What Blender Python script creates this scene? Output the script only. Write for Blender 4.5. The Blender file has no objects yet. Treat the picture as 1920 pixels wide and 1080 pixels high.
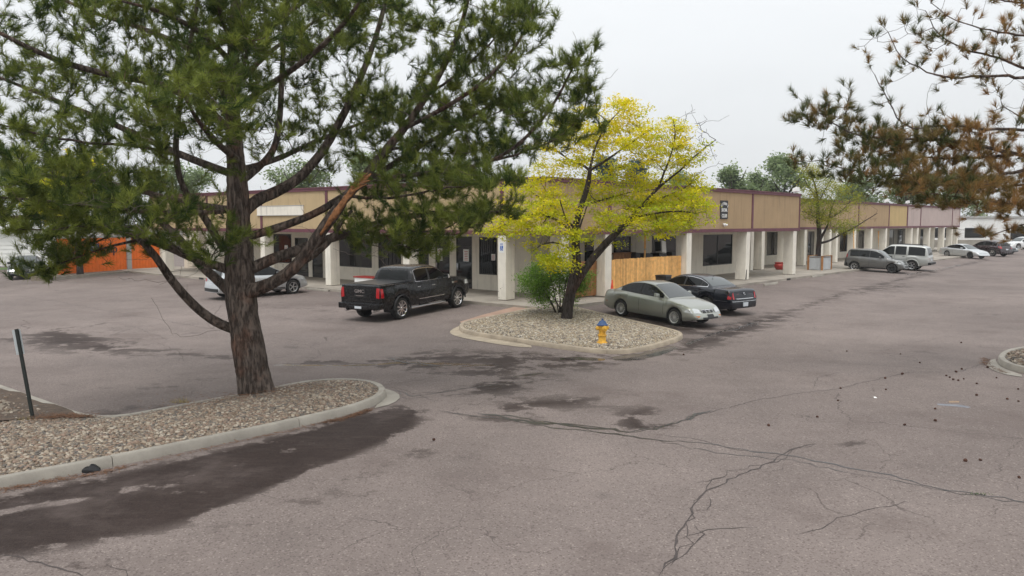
import bpy, bmesh, math, random
import numpy as np
from mathutils import Vector, Matrix
from mathutils.bvhtree import BVHTree
from mathutils.geometry import delaunay_2d_cdt

rng = np.random.default_rng(7)
random.seed(7)
SC = bpy.context.scene
COL = SC.collection
R = math.radians

# ------------------------------------------------------------------ camera
FPX = 1450.0                       # focal length in pixels of a 1920 wide frame
EYE = 3.4                          # above the walkway of the building (z = 0)
PITCH = math.atan(122.0 / FPX)
cam_d = bpy.data.cameras.new('camera')
cam_d.sensor_width = 36.0
cam_d.lens = FPX / 1920.0 * 36.0
cam_d.clip_start = 0.1
cam_d.clip_end = 3000
cam = bpy.data.objects.new('camera', cam_d)
COL.objects.link(cam)
cam.location = (0, 0, EYE)
cam.rotation_euler = (math.pi / 2 - PITCH, 0, 0)
SC.camera = cam

# ------------------------------------------------------------------ sky, sun, exposure
SUN_EL, SUN_AZ = R(62), R(200)     # azimuth clockwise from +Y
w = bpy.data.worlds.new('World')
SC.world = w
w.use_nodes = True
wn, wl = w.node_tree.nodes, w.node_tree.links
wn.clear()
out = wn.new('ShaderNodeOutputWorld')
bg = wn.new('ShaderNodeBackground')
sky = wn.new('ShaderNodeTexSky')
sky.sky_type = 'NISHITA'
sky.sun_disc = False
sky.sun_elevation = SUN_EL
sky.sun_rotation = SUN_AZ
sky.dust_density = 6
sky.air_density = 1.0
tc = wn.new('ShaderNodeTexCoord')
sep = wn.new('ShaderNodeSeparateXYZ')
wl.new(tc.outputs['Generated'], sep.inputs[0])
# thick even cloud: overcast luminance grows smoothly from the horizon to the zenith
mx = wn.new('ShaderNodeMath'); mx.operation = 'MAXIMUM'; mx.inputs[1].default_value = 0.0
wl.new(sep.outputs['Z'], mx.inputs[0])
ml = wn.new('ShaderNodeMath'); ml.operation = 'MULTIPLY_ADD'
ml.inputs[1].default_value = 7.4; ml.inputs[2].default_value = 7.45
wl.new(mx.outputs[0], ml.inputs[0])
cn_ = wn.new('ShaderNodeTexNoise'); cn_.inputs['Scale'].default_value = 2.6; cn_.inputs['Detail'].default_value = 4; cn_.inputs['Roughness'].default_value = 0.55
cm_ = wn.new('ShaderNodeMapping'); cm_.inputs['Scale'].default_value = (1, 1, 3.2)
wl.new(tc.outputs['Generated'], cm_.inputs['Vector']); wl.new(cm_.outputs[0], cn_.inputs['Vector'])
cv_ = wn.new('ShaderNodeMath'); cv_.operation = 'MULTIPLY_ADD'; cv_.inputs[1].default_value = 0.14; cv_.inputs[2].default_value = 0.93
wl.new(cn_.outputs['Fac'], cv_.inputs[0])
cw_ = wn.new('ShaderNodeMath'); cw_.operation = 'MULTIPLY'
wl.new(ml.outputs[0], cw_.inputs[0]); wl.new(cv_.outputs[0], cw_.inputs[1])
cl = wn.new('ShaderNodeMix'); cl.data_type = 'RGBA'; cl.blend_type = 'MULTIPLY'
cl.inputs[0].default_value = 1.0
cl.inputs[6].default_value = (0.955, 0.98, 1.0, 1)
wl.new(cw_.outputs[0], cl.inputs[7])
mixs = wn.new('ShaderNodeMix'); mixs.data_type = 'RGBA'
mixs.inputs[0].default_value = 0.93      # cloud cover
wl.new(sky.outputs[0], mixs.inputs[6])
wl.new(cl.outputs[2], mixs.inputs[7])
wl.new(mixs.outputs[2], bg.inputs['Color'])
bg.inputs['Strength'].default_value = 0.105
wl.new(bg.outputs[0], out.inputs[0])

sun_d = bpy.data.lights.new('sun', 'SUN')
sun_d.energy = 1.4
sun_d.angle = R(25)
sun_d.color = (1.0, 0.97, 0.93)
sun = bpy.data.objects.new('sun', sun_d)
COL.objects.link(sun)
sun.location = (0, -20, 60)
_s = Vector((math.sin(SUN_AZ) * math.cos(SUN_EL), math.cos(SUN_AZ) * math.cos(SUN_EL), math.sin(SUN_EL)))
sun.rotation_euler = (-_s).to_track_quat('-Z', 'Y').to_euler()

vs = SC.view_settings
vs.view_transform = 'Standard'
vs.look = 'None'
vs.exposure = 0.10
vs.gamma = 1.0
vs.use_curve_mapping = False
SC.cycles.max_bounces = 6
SC.cycles.diffuse_bounces = 3
SC.cycles.glossy_bounces = 3
SC.cycles.transparent_max_bounces = 8

# ------------------------------------------------------------------ pixel helpers (1920x1080 picture coordinates to places)
CT, ST = math.cos(PITCH), math.sin(PITCH)

def ray(px, py):
    x = (px - 960.0) / FPX
    v = -(py - 540.0) / FPX
    return np.array([x, CT + v * ST, -ST + v * CT])

def at_z(px, py, z):
    d = ray(px, py)
    t = (z - EYE) / d[2]
    return np.array([0, 0, EYE]) + d * t

def at_depth(px, py, Y):
    d = ray(px, py)
    return np.array([0, 0, EYE]) + d * (Y / d[1])

# facade frames: origin, direction along, outward normal
DL = np.array([-1735.0, FPX]); DL /= np.linalg.norm(DL)
DR = np.array([1340.0, FPX]); DR /= np.linalg.norm(DR)
NL = np.array([-DL[1], DL[0]]); NL *= -1 if NL[1] > 0 else 1
NR = np.array([DR[1], -DR[0]])
_a = at_z(931.7, 562.5, 0)[:2]
_b = at_z(1490, 514.6, 0)[:2]
_m = np.array([[DL[0], -DR[0]], [DL[1], -DR[1]]])
_t = np.linalg.solve(_m, _b - _a)
CORNER = _a + DL * _t[0]

def along(px, D, n=0.0, N=None, py=480):
    """distance along a facade line at which the picture column px meets it"""
    r = ray(px, py)[:2]
    o = CORNER + (N * n if N is not None else 0)
    m = np.array([[D[0], -r[0]], [D[1], -r[1]]])
    return np.linalg.solve(m, -o)[0]

def tL(px, n=0.0, py=480): return along(px, DL, n, NL, py)
def tR(px, n=0.0, py=480): return along(px, DR, n, NR, py)

def FL(t, n, z=0.0):
    p = CORNER + DL * t + NL * n
    return (p[0], p[1], z)

def FR(t, n, z=0.0):
    p = CORNER + DR * t + NR * n
    return (p[0], p[1], z)

VL, VR = 12.6, 8.3               # distance of the drainage valley from each facade
def terrain(x, y):
    x = np.asarray(x, float); y = np.asarray(y, float)
    dl = (x - CORNER[0]) * NL[0] + (y - CORNER[1]) * NL[1] - 1.1
    dr = (x - CORNER[0]) * NR[0] + (y - CORNER[1]) * NR[1] - 1.1
    a = dl / (VL - 1.1); b = dr / (VR - 1.1)
    t = 0.5 * (a + b + np.sqrt((a - b) ** 2 + 0.02))
    t = np.maximum(t, 0)
    z = -0.13 - 0.28 * np.minimum(t, 1) + 0.10 * np.clip((t - 1) * 0.8, 0, 1)
    r = np.sqrt(x * x + y * y)
    return z

def G(px, py, up=0.0):
    z = -0.3
    for _ in range(12):
        p = at_z(px, py, z)
        z = 0.5 * z + 0.5 * float(terrain(p[0], p[1]))
    return np.array([p[0], p[1], float(terrain(p[0], p[1])) + up])

# ------------------------------------------------------------------ object helpers
def tag(o, label=None, cat=None, group=None, kind=None):
    if label: o['label'] = label
    if cat: o['category'] = cat
    if group: o['group'] = group
    if kind: o['kind'] = kind
    return o

def empty(name, loc=(0, 0, 0), rz=0.0, parent=None):
    o = bpy.data.objects.new(name, None)
    o.empty_display_size = 0.3
    o.location = loc
    o.rotation_euler = (0, 0, rz)
    COL.objects.link(o)
    if parent: o.parent = parent
    return o

def link(name, me, m=None, parent=None, loc=None):
    o = bpy.data.objects.new(name, me)
    COL.objects.link(o)
    if m is not None and not me.materials:
        me.materials.append(m)
    if parent is not None:
        o.parent = parent
    if loc is not None:
        o.location = loc
    return o

def mesh(name, verts, faces, smooth=False, sharp=None):
    me = bpy.data.meshes.new(name)
    me.from_pydata([tuple(v) for v in verts], [], faces)
    me.update()
    if smooth:
        me.polygons.foreach_set('use_smooth', [True] * len(me.polygons))
        if sharp: me.set_sharp_from_angle(angle=R(sharp))
    return me

def fast_mesh(name, V, T, smooth=False):
    """numpy vertices and an (n, k) face array"""
    V = np.asarray(V, np.float32); T = np.asarray(T, np.int32)
    me = bpy.data.meshes.new(name)
    k = T.shape[1]
    me.vertices.add(len(V)); me.vertices.foreach_set('co', V.ravel())
    me.loops.add(T.size); me.loops.foreach_set('vertex_index', T.ravel())
    me.polygons.add(len(T))
    me.polygons.foreach_set('loop_start', np.arange(0, T.size, k, dtype=np.int32))
    if smooth: me.polygons.foreach_set('use_smooth', np.ones(len(T), bool))
    me.update(calc_edges=True)
    me.validate()
    return me

def set_attr(me, name, vals):
    a = me.attributes.new(name, 'FLOAT', 'POINT')
    a.data.foreach_set('value', np.asarray(vals, np.float32))

class MB:
    """collects shapes for one mesh"""
    def __init__(s): s.v = []; s.f = []
    def add(s, v, f):
        n = len(s.v); s.v += [tuple(p) for p in v]; s.f += [tuple(i + n for i in q) for q in f]
        return s
    def box(s, x0, x1, y0, y1, z0, z1):
        return s.hexa([(x0, y0, z0), (x1, y0, z0), (x1, y1, z0), (x0, y1, z0)], [(x0, y0, z1), (x1, y0, z1), (x1, y1, z1), (x0, y1, z1)])
    def hexa(s, b, t):
        return s.add(list(b) + list(t), [(3, 2, 1, 0), (4, 5, 6, 7), (0, 1, 5, 4), (1, 2, 6, 5), (2, 3, 7, 6), (3, 0, 4, 7)])
    def fr(s, F, t0, t1, n0, n1, z0, z1):
        return s.hexa([F(t0, n0, z0), F(t1, n0, z0), F(t1, n1, z0), F(t0, n1, z0)], [F(t0, n0, z1), F(t1, n0, z1), F(t1, n1, z1), F(t0, n1, z1)])
    def prism(s, pts, z0, z1):
        n = len(pts)
        z0 = [z0] * n if np.isscalar(z0) else z0; z1 = [z1] * n if np.isscalar(z1) else z1
        v = [(p[0], p[1], a) for p, a in zip(pts, z0)] + [(p[0], p[1], a) for p, a in zip(pts, z1)]
        f = [tuple(range(n - 1, -1, -1)), tuple(range(n, 2 * n))] + [(i, (i + 1) % n, n + (i + 1) % n, n + i) for i in range(n)]
        return s.add(v, f)
    def lathe(s, prof, n=16, M=None, cap=True):
        v = []
        for r, z in prof:
            for k in range(n):
                a = 2 * math.pi * k / n
                p = Vector((r * math.cos(a), r * math.sin(a), z))
                v.append(M @ p if M is not None else p)
        f = []
        for i in range(len(prof) - 1):
            for k in range(n):
                k2 = (k + 1) % n
                f.append((i * n + k, i * n + k2, (i + 1) * n + k2, (i + 1) * n + k))
        if cap:
            f.append(tuple(range(n - 1, -1, -1))); m = (len(prof) - 1) * n
            f.append(tuple(range(m, m + n)))
        return s.add(v, f)
    def tube(s, pts, rad, n=8, cap=True):
        pts = [Vector(p) for p in pts]
        if np.isscalar(rad): rad = [rad] * len(pts)
        v = []; prev = None
        for i, p in enumerate(pts):
            d = (pts[min(i + 1, len(pts) - 1)] - pts[max(i - 1, 0)]).normalized()
            if prev is None:
                a = d.orthogonal().normalized()
            else:
                a = (prev - d * prev.dot(d)).normalized()
            prev = a; b = d.cross(a)
            for k in range(n):
                t = 2 * math.pi * k / n
                v.append(p + (a * math.cos(t) + b * math.sin(t)) * rad[i])
        f = []
        for i in range(len(pts) - 1):
            for k in range(n):
                k2 = (k + 1) % n
                f.append((i * n + k, i * n + k2, (i + 1) * n + k2, (i + 1) * n + k))
        if cap:
            f.append(tuple(range(n - 1, -1, -1))); m = (len(pts) - 1) * n
            f.append(tuple(range(m, m + n)))
        return s.add(v, f)
    def build(s, name, m, parent=None, smooth=False, sharp=40, loc=None, bevel=0):
        me = mesh(name, s.v, s.f, smooth, sharp)
        if bevel:
            bm = bmesh.new(); bm.from_mesh(me)
            bmesh.ops.bevel(bm, geom=list(bm.edges), offset=bevel, segments=2, affect='EDGES', profile=0.6)
            bm.to_mesh(me); bm.free()
        return link(name, me, m, parent, loc)

# ------------------------------------------------------------------ materials
MATS = {}
def nodes_of(name):
    m = bpy.data.materials.new(name); m.use_nodes = True
    nt = m.node_tree
    b = nt.nodes['Principled BSDF']
    MATS[name] = m
    return m, nt, nt.nodes, nt.links, b

def ramp(nt, fac, stops):
    r = nt.nodes.new('ShaderNodeValToRGB')
    e = r.color_ramp.elements
    e[0].position, e[0].color = stops[0][0], (*stops[0][1], 1)
    e[1].position, e[1].color = stops[-1][0], (*stops[-1][1], 1)
    for p, c in stops[1:-1]:
        k = e.new(p); k.color = (*c, 1)
    nt.links.new(fac, r.inputs[0])
    return r.outputs[0]

def noise(nt, scale, detail=4, rough=0.6, vec=None, obj=True):
    n = nt.nodes.new('ShaderNodeTexNoise')
    n.inputs['Scale'].default_value = scale
    n.inputs['Detail'].default_value = detail
    n.inputs['Roughness'].default_value = rough
    if vec is None:
        g = nt.nodes.new('ShaderNodeTexCoord'); vec = g.outputs['Object']
    nt.links.new(vec, n.inputs['Vector'])
    return n.outputs['Fac']

def worldpos(nt):
    return nt.nodes.new('ShaderNodeNewGeometry').outputs['Position']

def mixc(nt, fac, a, b, mode='MIX'):
    m = nt.nodes.new('ShaderNodeMix'); m.data_type = 'RGBA'; m.blend_type = mode
    for i, x in ((0, fac), (6, a), (7, b)):
        if isinstance(x, (int, float)): m.inputs[i].default_value = x
        elif isinstance(x, tuple): m.inputs[i].default_value = (*x, 1)
        else: nt.links.new(x, m.inputs[i])
    return m.outputs[2]

def mth(nt, op, a, b=None, c=None, clamp=False):
    m = nt.nodes.new('ShaderNodeMath'); m.operation = op; m.use_clamp = clamp
    for i, x in enumerate((a, b, c)):
        if x is None: continue
        if isinstance(x, (int, float)): m.inputs[i].default_value = x
        else: nt.links.new(x, m.inputs[i])
    return m.outputs[0]

def sstep(nt, x, lo, hi):
    m = nt.nodes.new('ShaderNodeMapRange'); m.interpolation_type = 'SMOOTHSTEP'
    m.inputs['From Min'].default_value = lo; m.inputs['From Max'].default_value = hi
    nt.links.new(x, m.inputs['Value'])
    return m.outputs[0]

def attr(nt, name):
    a = nt.nodes.new('ShaderNodeAttribute'); a.attribute_name = name
    return a.outputs['Fac']

def bump(nt, b, h, strength=0.3, dist=0.02):
    n = nt.nodes.new('ShaderNodeBump')
    n.inputs['Strength'].default_value = strength; n.inputs['Distance'].default_value = dist
    nt.links.new(h, n.inputs['Height']); nt.links.new(n.outputs[0], b.inputs['Normal'])

def mat(name, c, rough=0.7, metal=0.0, var=0.15, vscale=2.0, grain=0.0, gscale=60, bmp=0.0, bscale=40, spec=None, coat=0.0, rnd=0.0, streak=0.0):
    m, nt, N, L, b = nodes_of(name)
    b.inputs['Roughness'].default_value = rough
    b.inputs['Metallic'].default_value = metal
    if spec is not None: b.inputs['Specular IOR Level'].default_value = spec
    if coat: b.inputs['Coat Weight'].default_value = coat; b.inputs['Coat Roughness'].default_value = 0.04
    c = tuple(c)
    wp = worldpos(nt)
    if var or grain or rnd:
        lo = tuple(x * (1 - var) for x in c); hi = tuple(min(1, x * (1 + var)) for x in c)
        col = ramp(nt, noise(nt, vscale, 5, 0.62, wp), [(0.3, lo), (0.7, hi)])
        if grain:
            g = noise(nt, gscale, 3, 0.7, wp)
            gv = mth(nt, 'MULTIPLY_ADD', g, grain * 2, 1 - grain)
            col = mixc(nt, 1.0, col, gv, 'MULTIPLY')
        if streak:
            mp = N.new('ShaderNodeMapping'); mp.inputs['Scale'].default_value = (2.6, 2.6, 0.22); L.new(wp, mp.inputs['Vector'])
            sv = sstep(nt, noise(nt, 1.6, 5, 0.7, mp.outputs[0]), 0.50, 0.72)
            col = mixc(nt, mth(nt, 'MULTIPLY', sv, streak), col, tuple(x * 0.45 for x in c))
        if rnd:
            oi = N.new('ShaderNodeObjectInfo')
            rv = mth(nt, 'MULTIPLY_ADD', oi.outputs['Random'], rnd * 2, 1 - rnd)
            col = mixc(nt, 1.0, col, rv, 'MULTIPLY')
        L.new(col, b.inputs['Base Color'])
    else:
        b.inputs['Base Color'].default_value = (*c, 1)
    if bmp:
        bump(nt, b, noise(nt, bscale, 5, 0.65, wp), bmp, 0.02)
    return m

concrete = mat('concrete', (0.30, 0.275, 0.235), 0.85, var=0.22, vscale=1.6, grain=0.12, bmp=0.25, bscale=60)
concrete_tan = mat('tan_kerb', (0.36, 0.30, 0.225), 0.85, var=0.25, vscale=2.2, grain=0.12, bmp=0.25, bscale=60)
concrete_red = mat('red_concrete', (0.36, 0.235, 0.175), 0.8, var=0.22, vscale=1.2, grain=0.1, bmp=0.2)
walk_m = mat('walkway_concrete', (0.33, 0.295, 0.25), 0.85, var=0.28, vscale=0.7, grain=0.1, bmp=0.2)
STREAK = True
stucco = mat('cream_stucco', (0.74, 0.69, 0.59), 0.9, var=0.06, vscale=1.2, grain=0.05, gscale=25, bmp=0.35, bscale=35, streak=0.42)
stucco_w = mat('cream_column_paint', (0.80, 0.755, 0.66), 0.85, var=0.07, vscale=1.7, grain=0.04, gscale=25, bmp=0.35, bscale=30, streak=0.42)
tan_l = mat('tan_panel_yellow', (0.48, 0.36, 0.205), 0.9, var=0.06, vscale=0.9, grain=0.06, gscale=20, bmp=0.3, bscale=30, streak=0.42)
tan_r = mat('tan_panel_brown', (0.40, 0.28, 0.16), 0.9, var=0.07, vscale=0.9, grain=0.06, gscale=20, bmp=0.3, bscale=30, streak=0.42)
tan_y = mat('ochre_panel', (0.52, 0.38, 0.18), 0.9, var=0.07, vscale=0.9, grain=0.06, bmp=0.3, streak=0.42)
pink = mat('mauve_panel', (0.50, 0.40, 0.37), 0.9, var=0.06, vscale=0.9, grain=0.05, bmp=0.3, streak=0.42)
maroon = mat('maroon_trim', (0.135, 0.042, 0.058), 0.6, var=0.2, vscale=3)
roof_m = mat('roof_membrane', (0.25, 0.24, 0.23), 0.9)
dark_frame = mat('dark_bronze_frame', (0.018, 0.015, 0.013), 0.45, var=0.1)
orange = mat('orange_paint', (0.85, 0.17, 0.012), 0.7, var=0.1, vscale=3, bmp=0.1)
white_p = mat('white_paint', (0.78, 0.78, 0.76), 0.7, var=0.06)
grey_p = mat('grey_paint', (0.42, 0.42, 0.41), 0.7, var=0.06)
black_m = mat('black_plastic', (0.012, 0.012, 0.013), 0.5, var=0.2)
dirt = mat('dark_soil', (0.085, 0.058, 0.04), 0.95, var=0.4, vscale=5, grain=0.4, gscale=40, bmp=0.8, bscale=20)
gravel_base = mat('gravel_base', (0.20, 0.165, 0.125), 0.95, var=0.35, vscale=14, grain=0.5, gscale=45, bmp=0.9, bscale=22)
pale_gravel_base = mat('pale_gravel_base', (0.30, 0.25, 0.185), 0.95, var=0.35, vscale=14, grain=0.5, gscale=45, bmp=0.9, bscale=22)
wood = mat('cedar', (0.76, 0.42, 0.14), 0.75, var=0.22, vscale=5, grain=0.12, gscale=30, rnd=0.22)
wood_d = mat('aged_wood', (0.32, 0.15, 0.055), 0.8, var=0.25, vscale=5, grain=0.15, gscale=30, rnd=0.2)
grass_m = mat('grass_blade', (0.07, 0.12, 0.025), 0.9, var=0.4, vscale=8)
steel = mat('corrugated_steel', (0.55, 0.57, 0.58), 0.4, 0.6, var=0.1)
red_p = mat('red_paint', (0.33, 0.03, 0.022), 0.55, var=0.2)
blue_p = mat('hydrant_blue', (0.028, 0.075, 0.19), 0.55, var=0.3, vscale=12)
yel_p = mat('hydrant_yellow', (0.72, 0.40, 0.045), 0.55, var=0.25, vscale=14)
sign_blue = mat('sign_blue', (0.02, 0.10, 0.42), 0.5, var=0)
sign_white = mat('sign_white', (0.80, 0.80, 0.78), 0.5, var=0.03)
sign_dark = mat('sign_charcoal', (0.025, 0.026, 0.028), 0.6, var=0.15)
sign_alu = mat('sign_aluminium', (0.50, 0.54, 0.55), 0.45, 0.3, var=0.1)
red_ink = mat('red_ink', (0.45, 0.05, 0.04), 0.7, var=0)
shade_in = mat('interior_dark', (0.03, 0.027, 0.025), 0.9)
cone_m = mat('cone_brown', (0.075, 0.03, 0.018), 0.85, var=0.3, vscale=30)
litter_m = mat('needle_litter', (0.15, 0.075, 0.04), 0.95, var=0.4, vscale=20)

def glass_mat(name, c=(0.012, 0.013, 0.013), rough=0.04, spec=0.5):
    m, nt, N, L, b = nodes_of(name)
    b.inputs['Base Color'].default_value = (*c, 1); b.inputs['Roughness'].default_value = rough
    b.inputs['Specular IOR Level'].default_value = spec
    h = noise(nt, 0.9, 2, 0.5, worldpos(nt)); bump(nt, b, h, 0.04, 0.05)
    return m
pane_m = glass_mat('storefront_glass')
auto_glass = glass_mat('tinted_car_glass', (0.004, 0.005, 0.005), 0.02, 0.3)
clear_glass = glass_mat('windscreen_glass', (0.035, 0.045, 0.045), 0.02, 0.9)

def paint(name, c, metal=0.0, rough=0.3, coat=0.8, spec=0.5):
    m, nt, N, L, b = nodes_of(name)
    b.inputs['Base Color'].default_value = (*c, 1)
    b.inputs['Metallic'].default_value = metal; b.inputs['Roughness'].default_value = rough
    b.inputs['Coat Weight'].default_value = coat; b.inputs['Coat Roughness'].default_value = 0.05; b.inputs['Specular IOR Level'].default_value = spec
    # road film towards the sills
    wp = N.new('ShaderNodeTexCoord').outputs['Object']
    n = noise(nt, 6, 4, 0.6, wp)
    L.new(mth(nt, 'MULTIPLY_ADD', n, 0.14, rough - 0.05), b.inputs['Roughness'])
    return m
chrome = mat('chrome', (0.75, 0.75, 0.76), 0.12, 1.0, var=0)
alloy = mat('alloy_rim', (0.62, 0.63, 0.64), 0.28, 0.9, var=0)
hubcap = mat('hubcap_grey', (0.60, 0.60, 0.58), 0.35, 0.6, var=0)
tyre_m = mat('tyre_rubber', (0.018, 0.017, 0.016), 0.85, var=0.3, vscale=12)
tail_m = mat('tail_lamp_red', (0.42, 0.006, 0.012), 0.12, var=0, coat=0.6)
head_m = mat('head_lamp', (0.62, 0.64, 0.64), 0.1, 0.3, var=0.1, coat=0.8)
amber = mat('amber_lens', (0.55, 0.16, 0.02), 0.2, var=0)
plate_m = mat('licence_plate', (0.62, 0.66, 0.70), 0.5, var=0.1, vscale=40)

def asphalt_mat():
    m, nt, N, L, b = nodes_of('old_asphalt')
    wp = worldpos(nt)
    big = noise(nt, 0.12, 4, 0.55, wp)
    med = noise(nt, 0.9, 5, 0.65, wp)
    fine = noise(nt, 55, 3, 0.75, wp)
    speck = N.new('ShaderNodeTexVoronoi'); speck.inputs['Scale'].default_value = 48
    L.new(wp, speck.inputs['Vector'])
    col = ramp(nt, big, [(0.32, (0.158, 0.131, 0.120)), (0.68, (0.225, 0.187, 0.170))])
    col = mixc(nt, 1.0, col, mth(nt, 'MULTIPLY_ADD', med, 0.5, 0.75), 'MULTIPLY')
    col = mixc(nt, 1.0, col, mth(nt, 'MULTIPLY_ADD', fine, 1.1, 0.45), 'MULTIPLY')
    # individual pale, dark and reddish stones in the binder
    sc = N.new('ShaderNodeSeparateColor'); L.new(speck.outputs['Color'], sc.inputs[0])
    pale = mth(nt, 'GREATER_THAN', sc.outputs[0], 0.93)
    col = mixc(nt, mth(nt, 'MULTIPLY', pale, 0.32), col, (0.42, 0.36, 0.32))
    darkst = mth(nt, 'GREATER_THAN', sc.outputs[1], 0.86)
    col = mixc(nt, mth(nt, 'MULTIPLY', darkst, 0.45), col, (0.07, 0.05, 0.048))
    # damp: attribute from the shape of the wet patches, broken up by noise
    n1 = noise(nt, 1.7, 6, 0.7, wp)
    st = N.new('ShaderNodeMapping'); st.inputs['Scale'].default_value = (0.5, 1.6, 1)
    L.new(wp, st.inputs['Vector'])
    n2 = noise(nt, 0.8, 5, 0.65, st.outputs[0])
    wv = mth(nt, 'ADD', attr(nt, 'wet'), mth(nt, 'MULTIPLY_ADD', n1, 1.9, -0.95))
    wv = mth(nt, 'ADD', wv, mth(nt, 'MULTIPLY_ADD', n2, 1.1, -0.55))
    wet = sstep(nt, wv, 0.36, 0.58)
    amp = mth(nt, 'MULTIPLY_ADD', sstep(nt, attr(nt, 'wet'), 0.22, 0.72), 0.66, 0.30)
    col = mixc(nt, mth(nt, 'MULTIPLY', wet, amp), col, mixc(nt, 1.0, col, (0.145, 0.112, 0.104), 'MULTIPLY'))
    # streaks of silt and half dry film inside the damp areas
    st2 = N.new('ShaderNodeMapping'); st2.inputs['Scale'].default_value = (1.0, 4.0, 1); st2.inputs['Rotation'].default_value = (0, 0, R(-24))
    L.new(wp, st2.inputs['Vector'])
    n3 = noise(nt, 1.6, 6, 0.75, st2.outputs[0])
    silt = mth(nt, 'MULTIPLY', sstep(nt, n3, 0.42, 0.66), mth(nt, 'MULTIPLY', wet, 0.40))
    col = mixc(nt, silt, col, (0.062, 0.046, 0.040))
    pv = mth(nt, 'ADD', attr(nt, 'pud'), mth(nt, 'MULTIPLY_ADD', n1, 0.8, -0.4))
    pud = sstep(nt, pv, 0.46, 0.56)
    col = mixc(nt, mth(nt, 'MULTIPLY', pud, 0.7), col, (0.03, 0.028, 0.026))
    # hairline crazing
    wob = N.new('ShaderNodeTexNoise'); wob.inputs['Scale'].default_value = 1.1; wob.inputs['Detail'].default_value = 5
    L.new(wp, wob.inputs['Vector'])
    wv2 = N.new('ShaderNodeVectorMath'); wv2.operation = 'MULTIPLY_ADD'; wv2.inputs[1].default_value = (1.3, 1.3, 0)
    L.new(wob.outputs['Color'], wv2.inputs[0]); L.new(wp, wv2.inputs[2])
    vc = N.new('ShaderNodeTexVoronoi'); vc.feature = 'DISTANCE_TO_EDGE'; vc.inputs['Scale'].default_value = 0.30
    L.new(wv2.outputs[0], vc.inputs['Vector'])
    vm = noise(nt, 0.22, 3, 0.6, wp)
    ln = mth(nt, 'MULTIPLY', mth(nt, 'LESS_THAN', vc.outputs['Distance'], 0.0024), sstep(nt, vm, 0.42, 0.55))
    col = mixc(nt, mth(nt, 'MULTIPLY', ln, 0.5), col, (0.05, 0.04, 0.037))
    # faded patches and tyre wear along the lanes
    pt_ = noise(nt, 0.33, 6, 0.7, wp)
    col = mixc(nt, mth(nt, 'MULTIPLY', sstep(nt, pt_, 0.50, 0.70), 0.55), col, (0.125, 0.098, 0.089))
    # oil spots
    vo = N.new('ShaderNodeTexNoise'); vo.inputs['Scale'].default_value = 0.55; vo.inputs['Detail'].default_value = 3
    L.new(wp, vo.inputs['Vector'])
    oil = sstep(nt, vo.outputs['Fac'], 0.66, 0.76)
    col = mixc(nt, mth(nt, 'MULTIPLY', oil, 0.45), col, (0.05, 0.043, 0.042))
    L.new(col, b.inputs['Base Color'])
    L.new(mth(nt, 'MULTIPLY_ADD', pud, 0.35, 0.15), b.inputs['Specular IOR Level'])
    r = mth(nt, 'MULTIPLY_ADD', wet, -0.14, 0.88)
    r = mth(nt, 'MULTIPLY_ADD', pud, -0.66, r)
    L.new(mth(nt, 'MAXIMUM', r, 0.04), b.inputs['Roughness'])
    h = mth(nt, 'ADD', fine, mth(nt, 'MULTIPLY', speck.outputs['Distance'], 0.8))
    bp = N.new('ShaderNodeBump'); bp.inputs['Distance'].default_value = 0.006
    L.new(mth(nt, 'MULTIPLY_ADD', pud, -0.55, 0.6), bp.inputs['Strength'])
    L.new(h, bp.inputs['Height']); L.new(bp.outputs[0], b.inputs['Normal'])
    return m
asphalt = asphalt_mat()
crack_m = mat('crack_filler', (0.062, 0.050, 0.047), 0.9, var=0.3, vscale=6)
crack_wet = mat('wet_crack', (0.02, 0.018, 0.018), 0.35, var=0.3, vscale=6)

def leaf_mat(name, c0, c1, trans=0.3, rough=0.6):
    """two tones mixed by the tint attribute of each leaf or needle clump"""
    m, nt, N, L, b = nodes_of(name)
    col = mixc(nt, attr(nt, 'tint'), c0, c1)
    L.new(col, b.inputs['Base Color']); b.inputs['Roughness'].default_value = rough
    b.inputs['Specular IOR Level'].default_value = 0.25
    tr = N.new('ShaderNodeBsdfTranslucent'); L.new(col, tr.inputs['Color'])
    ms = N.new('ShaderNodeMixShader'); ms.inputs[0].default_value = trans
    L.new(b.outputs[0], ms.inputs[1]); L.new(tr.outputs[0], ms.inputs[2])
    L.new(ms.outputs[0], N['Material Output'].inputs['Surface'])
    return m
pine_leaf = leaf_mat('pine_needles', (0.036, 0.070, 0.014), (0.29, 0.335, 0.06), 0.36)
dead_leaf = leaf_mat('brown_pine_needles', (0.075, 0.10, 0.03), (0.40, 0.225, 0.08), 0.30)
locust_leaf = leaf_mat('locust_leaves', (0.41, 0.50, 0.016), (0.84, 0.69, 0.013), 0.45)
young_leaf = leaf_mat('young_locust_leaves', (0.19, 0.26, 0.025), (0.42, 0.38, 0.03), 0.42)
bush_leaf = leaf_mat('bush_leaves', (0.10, 0.22, 0.03), (0.27, 0.44, 0.06), 0.45)
far_leaf_hazed = leaf_mat('far_leaves_hazed', (0.17, 0.235, 0.11), (0.30, 0.37, 0.17), 0.42)  # leaf tones lightened: part of the distance haze is put into the colour
far_conifer = leaf_mat('far_conifer', (0.06, 0.11, 0.10), (0.12, 0.17, 0.14), 0.25)

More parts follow.
